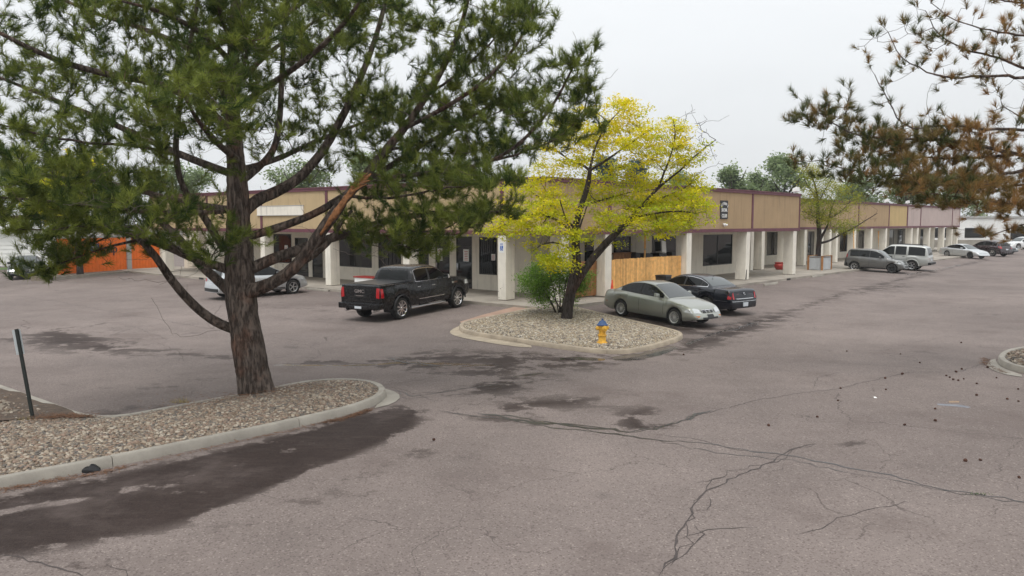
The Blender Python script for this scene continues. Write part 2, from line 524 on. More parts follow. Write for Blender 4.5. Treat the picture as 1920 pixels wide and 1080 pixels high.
def bark_mat(name, c, c2, scale=6, strength=0.9):
    m, nt, N, L, b = nodes_of(name)
    wp = worldpos(nt)
    mp = N.new('ShaderNodeMapping'); mp.inputs['Scale'].default_value = (1, 1, 0.22)
    L.new(wp, mp.inputs['Vector'])
    n = noise(nt, scale, 7, 0.72, mp.outputs[0])
    n2 = noise(nt, scale * 3.2, 5, 0.7, mp.outputs[0])
    big = noise(nt, 1.3, 3, 0.6, wp)
    fis = sstep(nt, n2, 0.36, 0.56)
    col = ramp(nt, n, [(0.32, c), (0.68, c2)])
    col = mixc(nt, sstep(nt, big, 0.5, 0.75), col, mixc(nt, 1.0, col, (1.25, 0.85, 0.70), 'MULTIPLY'))
    col = mixc(nt, 1.0, col, mth(nt, 'MULTIPLY_ADD', fis, 0.6, 0.4), 'MULTIPLY')
    L.new(col, b.inputs['Base Color']); b.inputs['Roughness'].default_value = 0.95
    b.inputs['Specular IOR Level'].default_value = 0.2
    bump(nt, b, mth(nt, 'ADD', mth(nt, 'MULTIPLY', fis, 0.7), n), strength, 0.06)
    return m
pine_bark = bark_mat('pine_bark', (0.085, 0.064, 0.052), (0.215, 0.172, 0.145), 5)
locust_bark = bark_mat('locust_bark', (0.05, 0.04, 0.036), (0.115, 0.095, 0.085), 8)
twig_m = mat('dead_twig', (0.20, 0.165, 0.14), 0.9, var=0.3, vscale=5)
torn_wood = mat('torn_heartwood', (0.32, 0.145, 0.06), 0.85, var=0.55, vscale=14, bmp=0.6, bscale=20)

# ================================================================== the ground
def chaikin(P, it=2, closed=True):
    P = np.asarray(P, float)
    for _ in range(it):
        if closed:
            Q = np.roll(P, -1, 0)
            P = np.stack([0.75 * P + 0.25 * Q, 0.25 * P + 0.75 * Q], 1).reshape(-1, P.shape[1])
        else:
            A, B = P[:-1], P[1:]
            Q = np.stack([0.75 * A + 0.25 * B, 0.25 * A + 0.75 * B], 1).reshape(-1, P.shape[1])
            P = np.vstack([P[:1], Q[1:-1], P[-1:]])
    return P

def resample(P, step, closed=False):
    P = np.asarray(P, float)
    if closed: P = np.vstack([P, P[:1]])
    d = np.r_[0, np.cumsum(np.linalg.norm(np.diff(P, axis=0), axis=1))]
    n = max(2, int(round(d[-1] / step)) + 1)
    t = np.linspace(0, d[-1], n)
    Q = np.stack([np.interp(t, d, P[:, k]) for k in range(P.shape[1])], 1)
    return Q[:-1] if closed else Q

def sdist(poly, X, Y):
    """signed distance to a polygon, negative inside"""
    poly = np.asarray(poly, float)[:, :2]
    d2 = np.full(X.shape, 1e9); ins = np.zeros(X.shape, bool)
    n = len(poly)
    for i in range(n):
        a, b = poly[i], poly[(i + 1) % n]
        e = b - a
        t = np.clip(((X - a[0]) * e[0] + (Y - a[1]) * e[1]) / (e @ e + 1e-9), 0, 1)
        d2 = np.minimum(d2, (X - a[0] - t * e[0]) ** 2 + (Y - a[1] - t * e[1]) ** 2)
        c = ((a[1] > Y) != (b[1] > Y)) & (X < (b[0] - a[0]) * (Y - a[1]) / (b[1] - a[1] + 1e-12) + a[0])
        ins ^= c
    return np.where(ins, -1, 1) * np.sqrt(d2)

def ldist(line, X, Y):
    line = np.asarray(line, float)[:, :2]
    d2 = np.full(X.shape, 1e9)
    for a, b in zip(line[:-1], line[1:]):
        e = b - a
        t = np.clip(((X - a[0]) * e[0] + (Y - a[1]) * e[1]) / (e @ e + 1e-9), 0, 1)
        d2 = np.minimum(d2, (X - a[0] - t * e[0]) ** 2 + (Y - a[1] - t * e[1]) ** 2)
    return np.sqrt(d2)

def gp(pts): return np.array([G(a, b) for a, b in pts])

xs = np.concatenate([[-900, -400, -200, -120, -80, -60, -45], np.arange(-34, 48.01, 0.22), [55, 65, 80, 110, 160, 300, 900]])
ys = np.concatenate([[-300, -100, -40, -15, -5, 0, 2], np.arange(4, 34, 0.16), np.arange(34, 76.01, 0.34), [82, 90, 100, 120, 150, 220, 400, 1500]])
GX, GY = np.meshgrid(xs, ys)
GZ = terrain(GX, GY)
wet = np.zeros(GX.shape); pud = np.zeros(GX.shape)
core = (GX > -40) & (GX < 55) & (GY > 3) & (GY < 90)
cx, cy = GX[core], GY[core]
def wetpoly(pts, soft, amt=1.0, into='w'):
    soft = soft * 1.9 if into == 'w' else soft
    s = np.clip(0.5 - sdist(gp(pts), cx, cy) / (2 * soft), 0, 1) * amt
    if into == 'w': wet[core] = np.maximum(wet[core], s)
    else: pud[core] = np.maximum(pud[core], s)
def wetline(pts, width, soft, amt=1.0, into='w'):
    s = np.clip(0.5 - (ldist(gp(pts), cx, cy) - width) / (2 * soft), 0, 1) * amt
    if into == 'w': wet[core] = np.maximum(wet[core], s)
    else: pud[core] = np.maximum(pud[core], s)
# dark damp strip along the near kerb
wetpoly([(-200, 970), (0, 928), (170, 896), (400, 846), (560, 806), (690, 772), (760, 756), (800, 768), (790, 800), (700, 846), (560, 905), (420, 962), (290, 1000), (0, 1050), (-200, 1085)], 0.22, 0.84)
wetpoly([(440, 958), (560, 912), (700, 862), (830, 822), (900, 800), (860, 832), (740, 880), (620, 925), (480, 985), (400, 980)], 0.30, 0.50)
wetpoly([(0, 1062), (150, 1035), (260, 1042), (200, 1085), (0, 1100)], 0.25, 0.55)
wetpoly([(800, 770), (960, 775), (1060, 795), (1010, 812), (880, 795)], 0.30, 0.5)
def dryline(pts, width, soft, amt):
    s = np.clip(0.5 - (ldist(gp(pts), cx, cy) - width) / (2 * soft), 0, 1) * amt
    wet[core] = np.clip(wet[core] - s, 0, 1)
dryline([(-40, 968), (60, 950), (150, 938)], 0.06, 0.14, 0.9)
dryline([(190, 882), (260, 868), (330, 852)], 0.03, 0.09, 0.8)
dryline([(225, 921), (250, 917)], 0.02, 0.08, 0.8)
dryline([(430, 962), (560, 908), (690, 858), (800, 815)], 0.10, 0.25, 0.75)
# stains in the crossing
wetpoly([(880, 770), (960, 745), (1080, 742), (1170, 735), (1110, 765), (1010, 770), (960, 785)], 0.35, 0.66)
wetpoly([(1150, 775), (1210, 758), (1250, 762), (1230, 790), (1300, 800), (1240, 810), (1170, 815), (1140, 795)], 0.3, 0.72)
wetpoly([(1555, 862), (1580, 832), (1625, 808), (1620, 830), (1590, 850)], 0.12, 0.7)
wetpoly([(1600, 1010), (1650, 1000), (1660, 1018), (1620, 1022)], 0.15, 0.4)
wetpoly([(1795, 800), (1850, 806), (1835, 822), (1790, 815)], 0.2, 0.42)
wetpoly([(820, 722), (950, 700), (1080, 710), (960, 742), (870, 745)], 0.35, 0.62)
# drainage valley
wetline([(-60, 625), (60, 640), (200, 652), (330, 662), (450, 672), (600, 678), (760, 674), (900, 672), (1020, 668), (1140, 668), (1240, 660), (1310, 640), (1360, 620), (1420, 600), (1500, 578), (1600, 545), (1700, 522), (1800, 498), (1860, 486)], 0.40, 0.9, 0.74)
wetpoly([(30, 625), (130, 610), (280, 640), (260, 668), (120, 662), (20, 648)], 0.7, 0.7)
wetpoly([(640, 690), (780, 655), (980, 656), (1250, 672), (1150, 692), (1010, 705), (930, 722), (820, 708)], 0.6, 0.60)
wetpoly([(1240, 655), (1290, 630), (1350, 612), (1430, 590), (1500, 590), (1420, 625), (1340, 650), (1260, 672)], 0.5, 0.74)
wetpoly([(1560, 560), (1600, 535), (1700, 530), (1730, 540), (1640, 552)], 0.9, 0.62)
wetpoly([(340, 560), (560, 540), (720, 600), (560, 600)], 0.9, 0.30)
wetpoly([(1100, 600), (1130, 575), (1370, 615), (1360, 632), (1290, 630)], 0.4, 0.55)
wetpoly([(150, 775), (340, 755), (390, 745), (330, 775), (190, 792)], 0.4, 0.6)
wetpoly([(200, 700), (420, 700), (400, 740), (180, 745)], 0.8, 0.33)
# standing water
wetpoly([(1150, 668), (1200, 662), (1255, 648), (1275, 652), (1235, 668), (1190, 676), (1150, 676)], 0.06, 1.0, 'p')
wetpoly([(1060, 668), (1135, 672), (1135, 676), (1050, 674)], 0.05, 0.95, 'p')
wetline([(520, 684), (640, 686), (760, 680), (850, 682), (900, 684)], 0.16, 0.16, 0.78, 'p')
wetline([(730, 675), (800, 684), (870, 687)], 0.10, 0.10, 0.9, 'p')
wetline([(890, 685), (930, 686)], 0.10, 0.08, 0.95, 'p')
wetline([(1290, 645), (1330, 628), (1395, 610), (1440, 600)], 0.15, 0.15, 0.62, 'p')
wetline([(1800, 497), (1760, 505), (1700, 515)], 0.3, 0.3, 0.6, 'p')
ny, nx = GX.shape
V = np.stack([GX, GY, GZ], -1).reshape(-1, 3)
idx = np.arange(nx * ny).reshape(ny, nx)
T = np.stack([idx[:-1, :-1], idx[:-1, 1:], idx[1:, 1:], idx[1:, :-1]], -1).reshape(-1, 4)
gm = fast_mesh('parking_lot', V, T, True)
set_attr(gm, 'wet', wet.ravel()); set_attr(gm, 'pud', pud.ravel())
lot = link('parking_lot', gm, asphalt)
tag(lot, 'worn pinkish grey asphalt parking lot with damp drainage valley', kind='structure')

# cracks: thin uneven ribbons that lie in the asphalt
def crack(pts, w0, m=crack_m, jit=0.05, seed=0, up=0.004):
    r = np.random.default_rng(seed + int(pts[0][0]))
    P = gp(pts)[:, :2]
    P = resample(P, 0.16)
    n = len(P)
    d = np.gradient(P, axis=0); d /= np.linalg.norm(d, axis=1)[:, None] + 1e-9
    nn = np.stack([-d[:, 1], d[:, 0]], 1)
    off = np.cumsum(r.normal(0, jit, n)); off -= np.linspace(off[0], off[-1], n); off = off * 0.8 + r.normal(0, jit * 0.5, n)
    P = P + nn * off[:, None]
    w = w0 * (0.45 + 1.1 * r.random(n)) * np.minimum(1, np.minimum(np.arange(n), np.arange(n)[::-1]) / 3 + 0.15)
    A = P + nn * w[:, None] * 0.5; B = P - nn * w[:, None] * 0.5
    v = [(a[0], a[1], float(terrain(*a)) + up) for a in A] + [(b[0], b[1], float(terrain(*b)) + up) for b in B]
    f = [(i, n + i, n + i + 1, i + 1) for i in range(n - 1)]
    return link('crack', mesh('crack', v, f), m, lot)
CR = [
 ([(820, 772), (900, 778), (1000, 790), (1080, 798), (1200, 813), (1300, 826), (1400, 843), (1500, 857), (1560, 868), (1600, 878), (1700, 895), (1760, 910), (1860, 930), (1990, 950)], 0.055, crack_wet),
 ([(1230, 814), (1300, 822), (1380, 842), (1460, 850), (1520, 862)], 0.02, crack_m),
 ([(895, 776), (960, 784), (1060, 795), (1180, 810)], 0.17, crack_wet),
 ([(1240, 1080), (1262, 1040), (1275, 1000), (1295, 950), (1330, 915), (1365, 895), (1420, 880), (1465, 865), (1490, 845), (1530, 832)], 0.042, crack_m),
 ([(1275, 1012), (1310, 1005), (1380, 993), (1420, 988)], 0.03, crack_m),
 ([(1300, 985), (1325, 1000), (1318, 1012), (1290, 1040), (1255, 1062)], 0.03, crack_m),
 ([(1300, 908), (1340, 898), (1370, 893)], 0.02, crack_m),
 ([(1320, 925), (1335, 935), (1325, 955), (1300, 958)], 0.02, crack_m),
 ([(1430, 885), (1470, 880), (1468, 868)], 0.015, crack_m),
 ([(1490, 1005), (1560, 978), (1620, 955), (1710, 938)], 0.016, crack_m),
 ([(1200, 808), (1270, 790), (1340, 768), (1400, 752), (1480, 738), (1560, 730), (1640, 712), (1700, 698), (1790, 698), (1850, 680)], 0.022, crack_m),
 ([(1270, 792), (1300, 782), (1335, 770)], 0.10, crack_wet),
 ([(1170, 812), (1230, 805), (1275, 790)], 0.09, crack_wet),
 ([(1525, 728), (1530, 710), (1560, 702), (1585, 697)], 0.02, crack_m),
 ([(1290, 668), (1420, 674), (1560, 680), (1690, 688), (1800, 696)], 0.016, crack_m),
 ([(1600, 660), (1740, 668), (1800, 672), (1850, 680)], 0.018, crack_m),
 ([(1590, 742), (1740, 755), (1830, 765), (1920, 785)], 0.012, crack_m),
 ([(1630, 655), (1700, 645), (1800, 630), (1900, 618)], 0.014, crack_m),
 ([(740, 730), (760, 748), (850, 738), (960, 722), (1010, 712)], 0.05, crack_wet),
 ([(760, 738), (830, 735), (920, 722)], 0.03, crack_m),
 ([(600, 716), (700, 722), (790, 712), (830, 705)], 0.02, crack_m),
 ([(720, 668), (800, 684), (850, 686)], 0.12, crack_wet),
 ([(960, 708), (1000, 702), (1020, 698)], 0.16, crack_wet),
 ([(540, 690), (575, 680), (600, 665), (580, 650), (600, 640)], 0.02, crack_m),
 ([(30, 555), (120, 568), (230, 588), (330, 605), (400, 618)], 0.03, crack_m),
 ([(0, 598), (90, 588), (160, 578), (230, 572), (330, 560)], 0.022, crack_m),
 ([(180, 530), (250, 535), (300, 537)], 0.03, crack_m),
 ([(200, 632), (260, 612), (330, 605), (380, 598)], 0.022, crack_m),
 ([(500, 590), (560, 600), (640, 606), (720, 612)], 0.022, crack_m),
 ([(480, 580), (560, 572), (640, 568)], 0.02, crack_m),
 ([(490, 630), (600, 642), (720, 636), (820, 630)], 0.018, crack_m),
 ([(0, 1040), (60, 1048), (140, 1070), (200, 1090)], 0.03, crack_m),
 ([(200, 1060), (225, 1072), (240, 1090)], 0.02, crack_m),
 ([(1450, 606), (1520, 600), (1600, 598)], 0.02, crack_m),
 ([(1330, 612), (1380, 603), (1420, 606), (1360, 622)], 0.07, crack_wet),
 ([(1390, 605), (1440, 602), (1470, 600)], 0.05, crack_wet),
 ([(1560, 590), (1680, 580), (1820, 560)], 0.02, crack_m),
 ([(1650, 540), (1750, 532), (1880, 520)], 0.02, crack_m),
 ([(290, 640), (330, 660), (345, 680)], 0.02, crack_m),
 ([(150, 600), (240, 610), (320, 640)], 0.02, crack_m),
]
for i, (p, w_, m_) in enumerate(CR):
    crack(p, w_ * 0.62, m_, 0.03 if w_ < 0.05 else 0.05, i)
    if w_ > 0.03: crack(p, w_ * 0.25, m_, 0.055, i + 200, 0.0045)

# ------------------------------------------------------------------ planting islands
ICO_V = []; _p = (1 + 5 ** 0.5) / 2
for a, b in ((-1, _p), (1, _p), (-1, -_p), (1, -_p)):
    ICO_V += [(a, b, 0), (0, a, b), (b, 0, a)]
_bm = bmesh.new(); bmesh.ops.create_icosphere(_bm, subdivisions=1, radius=1.0)
ICO_V = np.array([v.co[:] for v in _bm.verts]); ICO_F = np.array([[v.index for v in f.verts] for f in _bm.faces]); _bm.free()

stone_cols = [(0.36, 0.30, 0.23), (0.27, 0.23, 0.19), (0.44, 0.38, 0.31), (0.30, 0.21, 0.165), (0.20, 0.18, 0.165), (0.52, 0.47, 0.41), (0.36, 0.25, 0.20)]
def stone_mat(name, cols):
    m, nt, N, L, b = nodes_of(name)
    r = N.new('ShaderNodeValToRGB'); r.color_ramp.interpolation = 'CONSTANT'
    e = r.color_ramp.elements
    e[0].position = 0; e[0].color = (*cols[0], 1); e[1].position = 1 / len(cols); e[1].color = (*cols[1], 1)
    for i, c in enumerate(cols[2:], 2):
        k = e.new(i / len(cols)); k.color = (*c, 1)
    oi = N.new('ShaderNodeObjectInfo')
    f = mth(nt, 'FRACT', mth(nt, 'ADD', attr(nt, 'tint'), oi.outputs['Random']))
    L.new(f, r.inputs[0])
    g = noise(nt, 30, 3, 0.6, worldpos(nt))
    L.new(mixc(nt, 1.0, r.outputs[0], mth(nt, 'MULTIPLY_ADD', g, 0.7, 0.65), 'MULTIPLY'), b.inputs['Base Color'])
    b.inputs['Roughness'].default_value = 0.8
    return m
stone_m = stone_mat('river_stone', [(0.25, 0.195, 0.145), (0.18, 0.15, 0.12), (0.32, 0.26, 0.195), (0.21, 0.15, 0.105), (0.13, 0.115, 0.10), (0.40, 0.345, 0.275), (0.25, 0.175, 0.13)])
pale_stone_m = stone_mat('pale_river_stone', [(0.38, 0.32, 0.24), (0.26, 0.22, 0.175), (0.46, 0.40, 0.31), (0.33, 0.26, 0.185), (0.17, 0.15, 0.13), (0.55, 0.50, 0.42), (0.42, 0.34, 0.23)])

def stone_variants(k=6):
    out = []
    for i in range(k):
        r = np.random.default_rng(100 + i)
        v = ICO_V * (1 + r.normal(0, 0.16, (len(ICO_V), 1))) * np.array([1.0, 0.62 + 0.3 * r.random(), 0.42 + 0.2 * r.random()])
        out.append(v)
    return out
SV = stone_variants()
LV = np.array([(a, b, c) for a in (-1, 1) for b in (-1, 1) for c in (-1, 1)], float) * 0.66
LF = np.array([(0, 1, 3, 2), (4, 6, 7, 5), (0, 4, 5, 1), (2, 3, 7, 6), (0, 2, 6, 4), (1, 5, 7, 3)])
LS = np.array([LV * (1 + np.random.default_rng(300 + i).normal(0, 0.2, (8, 3))) * np.array([1.05, 0.65 + 0.05 * i, 0.45 + 0.03 * i]) for i in range(6)])
SMESH = []
for i, v in enumerate(SV):
    me = fast_mesh('stone', v, ICO_F, True); set_attr(me, 'tint', np.zeros(len(v))); SMESH.append(me)

def island(name, label, outer_px, height, kerb_m, base_m, gravel_m, size, count, mound=0.08, seglen=3.0, single=0, kerb_w=0.16, open_from=None, zone=None, pan=None):
    P = gp(outer_px)[:, :2]
    P = resample(chaikin(P, 3), 0.22, True)
    # make counter clockwise
    if np.sum(P[:, 0] * np.roll(P[:, 1], -1) - np.roll(P[:, 0], -1) * P[:, 1]) < 0: P = P[::-1]
    d = np.roll(P, -1, 0) - np.roll(P, 1, 0); d /= np.linalg.norm(d, axis=1)[:, None]
    nin = np.stack([-d[:, 1], d[:, 0]], 1)
    n = len(P)
    zg = terrain(P[:, 0], P[:, 1])
    prof = [(-0.004, -0.10), (0.0, 0.0), (0.018, height - 0.025), (0.04, height), (kerb_w - 0.01, height), (kerb_w, height - 0.015), (kerb_w, -0.10)]
    # bed surface
    In = P + nin * (kerb_w - 0.02)
    lo, hi = In.min(0), In.max(0)
    gx, gy = np.meshgrid(np.arange(lo[0], hi[0], 0.3), np.arange(lo[1], hi[1], 0.3))
    gx, gy = gx.ravel(), gy.ravel()
    s = sdist(In, gx, gy)
    keep = s < -0.12
    pts = [Vector(p) for p in In] + [Vector((a, b)) for a, b in zip(gx[keep], gy[keep])]
    res = delaunay_2d_cdt(pts, [], [list(range(n))], 1, 1e-5)
    co = np.array([v[:] for v in res[0]])
    def bedz(x, y):
        sd = -sdist(In, np.asarray(x, float), np.asarray(y, float))
        q = np.clip(sd / 1.2, 0, 1)
        return terrain(x, y) + height - 0.045 + mound * q * (2 - q) + 0.015 * np.sin(x * 2.3) * np.cos(y * 1.9)
    z = bedz(co[:, 0], co[:, 1])
    bed = link(name, mesh(name, np.c_[co, z], [tuple(f) for f in res[2]], True), base_m)
    tag(bed, label, kind='structure')
    # kerb pieces with open joints
    per = max(3, int(seglen / 0.22)); i = 0
    while i < n:
        j = min(i + per, n)
        if n - j < 4: j = n
        ids = [k % n for k in range(i, j + 1)]
        v, f = [], []
        m_ = len(prof)
        for q, k in enumerate(ids):
            pk = P[k].copy()
            if q == 0: pk = pk + d[k] * 0.006
            if q == len(ids) - 1: pk = pk - d[k] * 0.006
            for o, h in prof:
                a = pk + nin[k] * o
                v.append((a[0], a[1], zg[k] + h))
        for q in range(len(ids) - 1):
            for r_ in range(m_ - 1):
                f.append((q * m_ + r_, (q + 1) * m_ + r_, (q + 1) * m_ + r_ + 1, q * m_ + r_ + 1))
        f.append(tuple(range(m_))); f.append(tuple(range((len(ids) - 1) * m_, len(ids) * m_))[::-1])
        link('kerb_segment', mesh('kerb_segment', v, f, True, 35), kerb_m, bed)
        i = j
    # loose stones
    r = np.random.default_rng(len(name))
    c = []
    while len(c) < count:
        q = lo + (hi - lo) * r.random((count * 2, 2))
        ok = sdist(In, q[:, 0], q[:, 1]) < -0.02
        if zone is not None: ok &= zone(q[:, 0], q[:, 1])
        q = q[ok]
        c = q if len(c) == 0 else np.vstack([c, q])
        if len(q) == 0: break
    c = c[:count]
    sz = size * (0.55 + 0.9 * r.random(len(c)) ** 1.6)
    zz = bedz(c[:, 0], c[:, 1]) + sz * 0.18
    ang = r.random(len(c)) * 6.283
    dist = np.hypot(c[:, 0], c[:, 1]) / sz
    order = np.argsort(dist)
    singles = [k for k in order if abs(c[k, 0] / c[k, 1]) < 0.66][:single]
    ss = set(singles)
    for k in singles:
        o = link('stone', SMESH[k % 6], gravel_m, bed, (c[k, 0], c[k, 1], zz[k]))
        o.rotation_euler = (r.normal(0, .3), r.normal(0, .3), ang[k]); o.scale = (sz[k],) * 3
    rest = np.array([k for k in range(len(c)) if k not in ss])
    if len(rest):
        vv = np.empty((len(rest), 8, 3), np.float32)
        var = LS[r.integers(0, 6, len(rest))]
        ca, sa = np.cos(ang[rest])[:, None], np.sin(ang[rest])[:, None]
        tilt = r.normal(0, 0.3, (len(rest), 1))
        x, y, zl = var[..., 0], var[..., 1], var[..., 2]
        x2 = x * np.cos(tilt) - zl * np.sin(tilt); z2 = x * np.sin(tilt) + zl * np.cos(tilt)
        sr = sz[rest][:, None]
        vv[..., 0] = (x2 * ca - y * sa) * sr + c[rest, 0][:, None]
        vv[..., 1] = (x2 * sa + y * ca) * sr + c[rest, 1][:, None]
        vv[..., 2] = z2 * sr + zz[rest][:, None]
        ff = (LF[None] + (np.arange(len(rest)) * 8)[:, None, None]).reshape(-1, 4)
        me = fast_mesh('loose_gravel', vv.reshape(-1, 3), ff, True)
        set_attr(me, 'tint', np.repeat(r.random(len(rest)), 8))
        tag(link('loose_gravel', me, gravel_m, bed), kind='stuff')
    return bed, bedz, In

SOIL = gp([(-300, 640), (0, 733), (172, 797), (100, 803), (0, 812), (-300, 850)])[:, :2]
def not_soil(x, y): return (sdist(SOIL, x, y) > -0.05 + 0.1 * np.sin(x * 5) * np.cos(y * 4)) | (rng.random(len(x)) < 0.04)
near_bed, near_z, near_in = island('near_planting_island', 'long gravel island with concrete kerb under the big pine',
    [(-420, 1005), (-200, 958), (0, 917), (200, 878), (400, 836), (560, 801), (660, 777), (712, 758), (728, 742), (716, 729), (680, 721), (620, 720), (560, 726), (480, 744), (330, 772), (188, 800), (100, 767), (0, 731), (-120, 690), (-300, 640), (-420, 640)],
    0.15, concrete, gravel_base, stone_m, 0.034, 48000, 0.10, 3.4, 300, 0.17, zone=not_soil)
# soil patch: a sheet over the base of the bed
_s = resample(SOIL, 0.4, True); _g = [Vector(p) for p in _s]
_r = delaunay_2d_cdt(_g, [], [list(range(len(_g)))], 1, 1e-5)
_c = np.array([v[:] for v in _r[0]])
soil = link('soil', mesh('soil', np.c_[_c, near_z(_c[:, 0], _c[:, 1]) + 0.035], [tuple(f) for f in _r[2]], True), dirt)
tag(soil, 'patch of dark bare soil behind the leaning sign post', kind='structure')

mid_bed, mid_z, mid_in = island('middle_planting_island', 'gravel island with tan kerb around the yellow tree and hydrant',
    [(858, 617), (868, 627), (930, 637), (1000, 648), (1080, 659), (1140, 665), (1190, 663), (1240, 651), (1275, 640), (1284, 631), (1262, 623), (1200, 609), (1140, 595), (1088, 582), (1050, 576), (1015, 578), (960, 590), (900, 602), (866, 609)],
    0.13, concrete_tan, pale_gravel_base, pale_stone_m, 0.034, 32000, 0.10, 3.2, 0, 0.16)
right_bed, right_z, right_in = island('right_planting_island', 'round end of a kerbed gravel island below the brown pine',
    [(1866, 676), (1878, 690), (1920, 702), (1990, 712), (2200, 722), (2420, 715), (2300, 670), (2100, 655), (1960, 655), (1890, 662)],
    0.16, concrete, gravel_base, stone_m, 0.055, 3000, 0.05, 3.0, 0, 0.17)

# gutter pans at the kerb noses, slightly proud of the asphalt
def sheet(name, px, m, up, kind='structure', sub=0.35, label=None, pts=None, parent=None):
    P = np.asarray(pts)[:, :2] if pts is not None else gp(px)[:, :2]
    P = resample(P, sub, True)
    lo, hi = P.min(0), P.max(0)
    gx, gy = np.meshgrid(np.arange(lo[0], hi[0], sub), np.arange(lo[1], hi[1], sub)); gx, gy = gx.ravel(), gy.ravel()
    k = sdist(P, gx, gy) < -sub * 0.4
    g = [Vector(p) for p in P] + [Vector((a, b)) for a, b in zip(gx[k], gy[k])]
    r_ = delaunay_2d_cdt(g, [], [list(range(len(P)))], 1, 1e-5)
    c = np.array([v[:] for v in r_[0]])
    o = link(name, mesh(name, np.c_[c, terrain(c[:, 0], c[:, 1]) + up], [tuple(f) for f in r_[2]], True), m, parent)
    if parent is None: tag(o, label, kind=kind)
    return o
sheet('gutter_pan', chaikin([(690, 768), (724, 763), (752, 749), (748, 738), (730, 731), (712, 728), (728, 742), (712, 758)], 2), concrete, 0.012, label='concrete gutter pan at the nose of the near island')
sheet('gutter_pan', chaikin([(842, 621), (860, 612), (868, 610), (858, 617), (868, 627), (930, 637), (1000, 648), (1000, 654), (930, 646), (866, 634), (846, 628)], 2), concrete_tan, 0.012, label='tan gutter pan beside the left end of the hydrant island')
sheet('gutter_pan', chaikin([(1848, 683), (1866, 670), (1868, 680), (1880, 692), (1920, 704), (1920, 709), (1880, 702), (1855, 692)], 2), concrete, 0.012, label='concrete gutter pan around the right island nose')

# ------------------------------------------------------------------ walkway of the building and the ramp
KN = 1.12
TLE, TRE = tL(285), 95.0
walk = MB()
_o = CORNER
_k = np.array([[DL[0], -DR[0]], [DL[1], -DR[1]]])
_tt = np.linalg.solve(_k, (NR - NL) * KN)
KC = CORNER + NL * KN + DL * _tt[0]           # outer corner of the walkway
def quad_prism(mb, pts, z0, z1): mb.prism(pts, z0, z1)
slabs = empty('walkway', (0, 0, 0)); tag(slabs, 'concrete covered walkway along the shop fronts', kind='structure')
def slab_run(F, D, t0, t1, n0, n1, step):
    k = max(1, int(round((t1 - t0) / step)))
    e = np.linspace(t0, t1, k + 1)
    for a, b in zip(e[:-1], e[1:]):
        mb = MB().fr(F, a + 0.006, b - 0.006, n0, n1, -0.45, 0.0)
        mb.build('paving_slab', walk_m, slabs, bevel=0.006)
MB().prism([FL(0, -4)[:2], FL(_tt[0], KN)[:2], tuple(KC), FR(_tt[1], KN)[:2], FR(0, -4)[:2]], -0.45, -0.001)
_q0, _q1 = _tt[0], _tt[1]
# corner block, then runs to both sides
cb = MB(); cb.prism([tuple(KC), FL(1.5, KN)[:2], FL(1.5, -4.0)[:2], FR(4.0, KN)[:2]], -0.45, 0.0)
cb.build('paving_slab', walk_m, slabs)
slab_run(FL, DL, 1.512, TLE + 4, KN, -4.0, 3.2)
slab_run(FR, DR, 4.25, TRE, KN, -9, 3.2)
ramp_o = sheet('access_ramp', [(862, 606), (900, 594), (945, 582), (985, 573), (1030, 571), (1085, 575), (1075, 580), (1020, 577), (960, 589), (900, 602), (868, 610)], concrete_red, 0.05, label='reddish concrete ramp between pickup and hydrant island')

def block(px, py, hd, L_=1.8, label=''):
    p = G(px, py)
    o = empty('parking_block', tuple(p), hd)
    mb = MB()
    n = 9
    v = []; f = []
    prof = [(-0.085, 0), (-0.075, 0.06), (-0.05, 0.115), (0.05, 0.115), (0.075, 0.06), (0.085, 0)]
    for i, x in enumerate((-L_ / 2, -L_ / 2 + 0.04, L_ / 2 - 0.04, L_ / 2)):
        s = 0.82 if i in (0, 3) else 1
        for a, b in prof: v.append((x, a * s, b * s))
    for i in range(3):
        for k in range(5): f.append((i * 6 + k, (i + 1) * 6 + k, (i + 1) * 6 + k + 1, i * 6 + k + 1))
    f += [tuple(range(6)), tuple(range(18, 24))[::-1]]
    mb.add(v, f); mb.build('concrete_bar', concrete, o)
    for sx in (-0.6, 0.6):
        MB().lathe([(0.018, 0.11), (0.018, 0.122), (0.0, 0.126)], 8, Matrix.Translation((sx, 0, 0)), cap=False).build('rebar_pin', black_m, o)
    tag(o, label, 'parking block', 'concrete wheel stops along the walkway')
aL = math.atan2(DL[1], DL[0]); aR = math.atan2(DR[1], DR[0])
block(352, 520, aL, label='concrete wheel stop on the empty space left of the big pine trunk')
block(597, 545, aL, label='concrete wheel stop in front of the silver crossover behind the trunk')
block(1445, 534, aR, label='concrete wheel stop nearest the rear of the black sedan')
block(1532, 519, aR, label='concrete wheel stop below the corrugated planter box')

# ================================================================== the shopping centre
ZS, ZB, ZC, ZT = 2.90, 3.08, 5.12, 5.33      # soffit, top of lower band, bottom of cornice, top
mall = empty('strip_mall', (CORNER[0], CORNER[1], 0))
tag(mall, 'long single storey strip mall with tan fascia, maroon trim and cream columns', 'building')
MALL_INV = Matrix.Translation((-CORNER[0], -CORNER[1], 0))
def mpart(mb, name, m, parent=None, **k):
    o = mb.build(name, m, parent or mall, **k)
    if parent is None: o.matrix_parent_inverse = MALL_INV
    return o

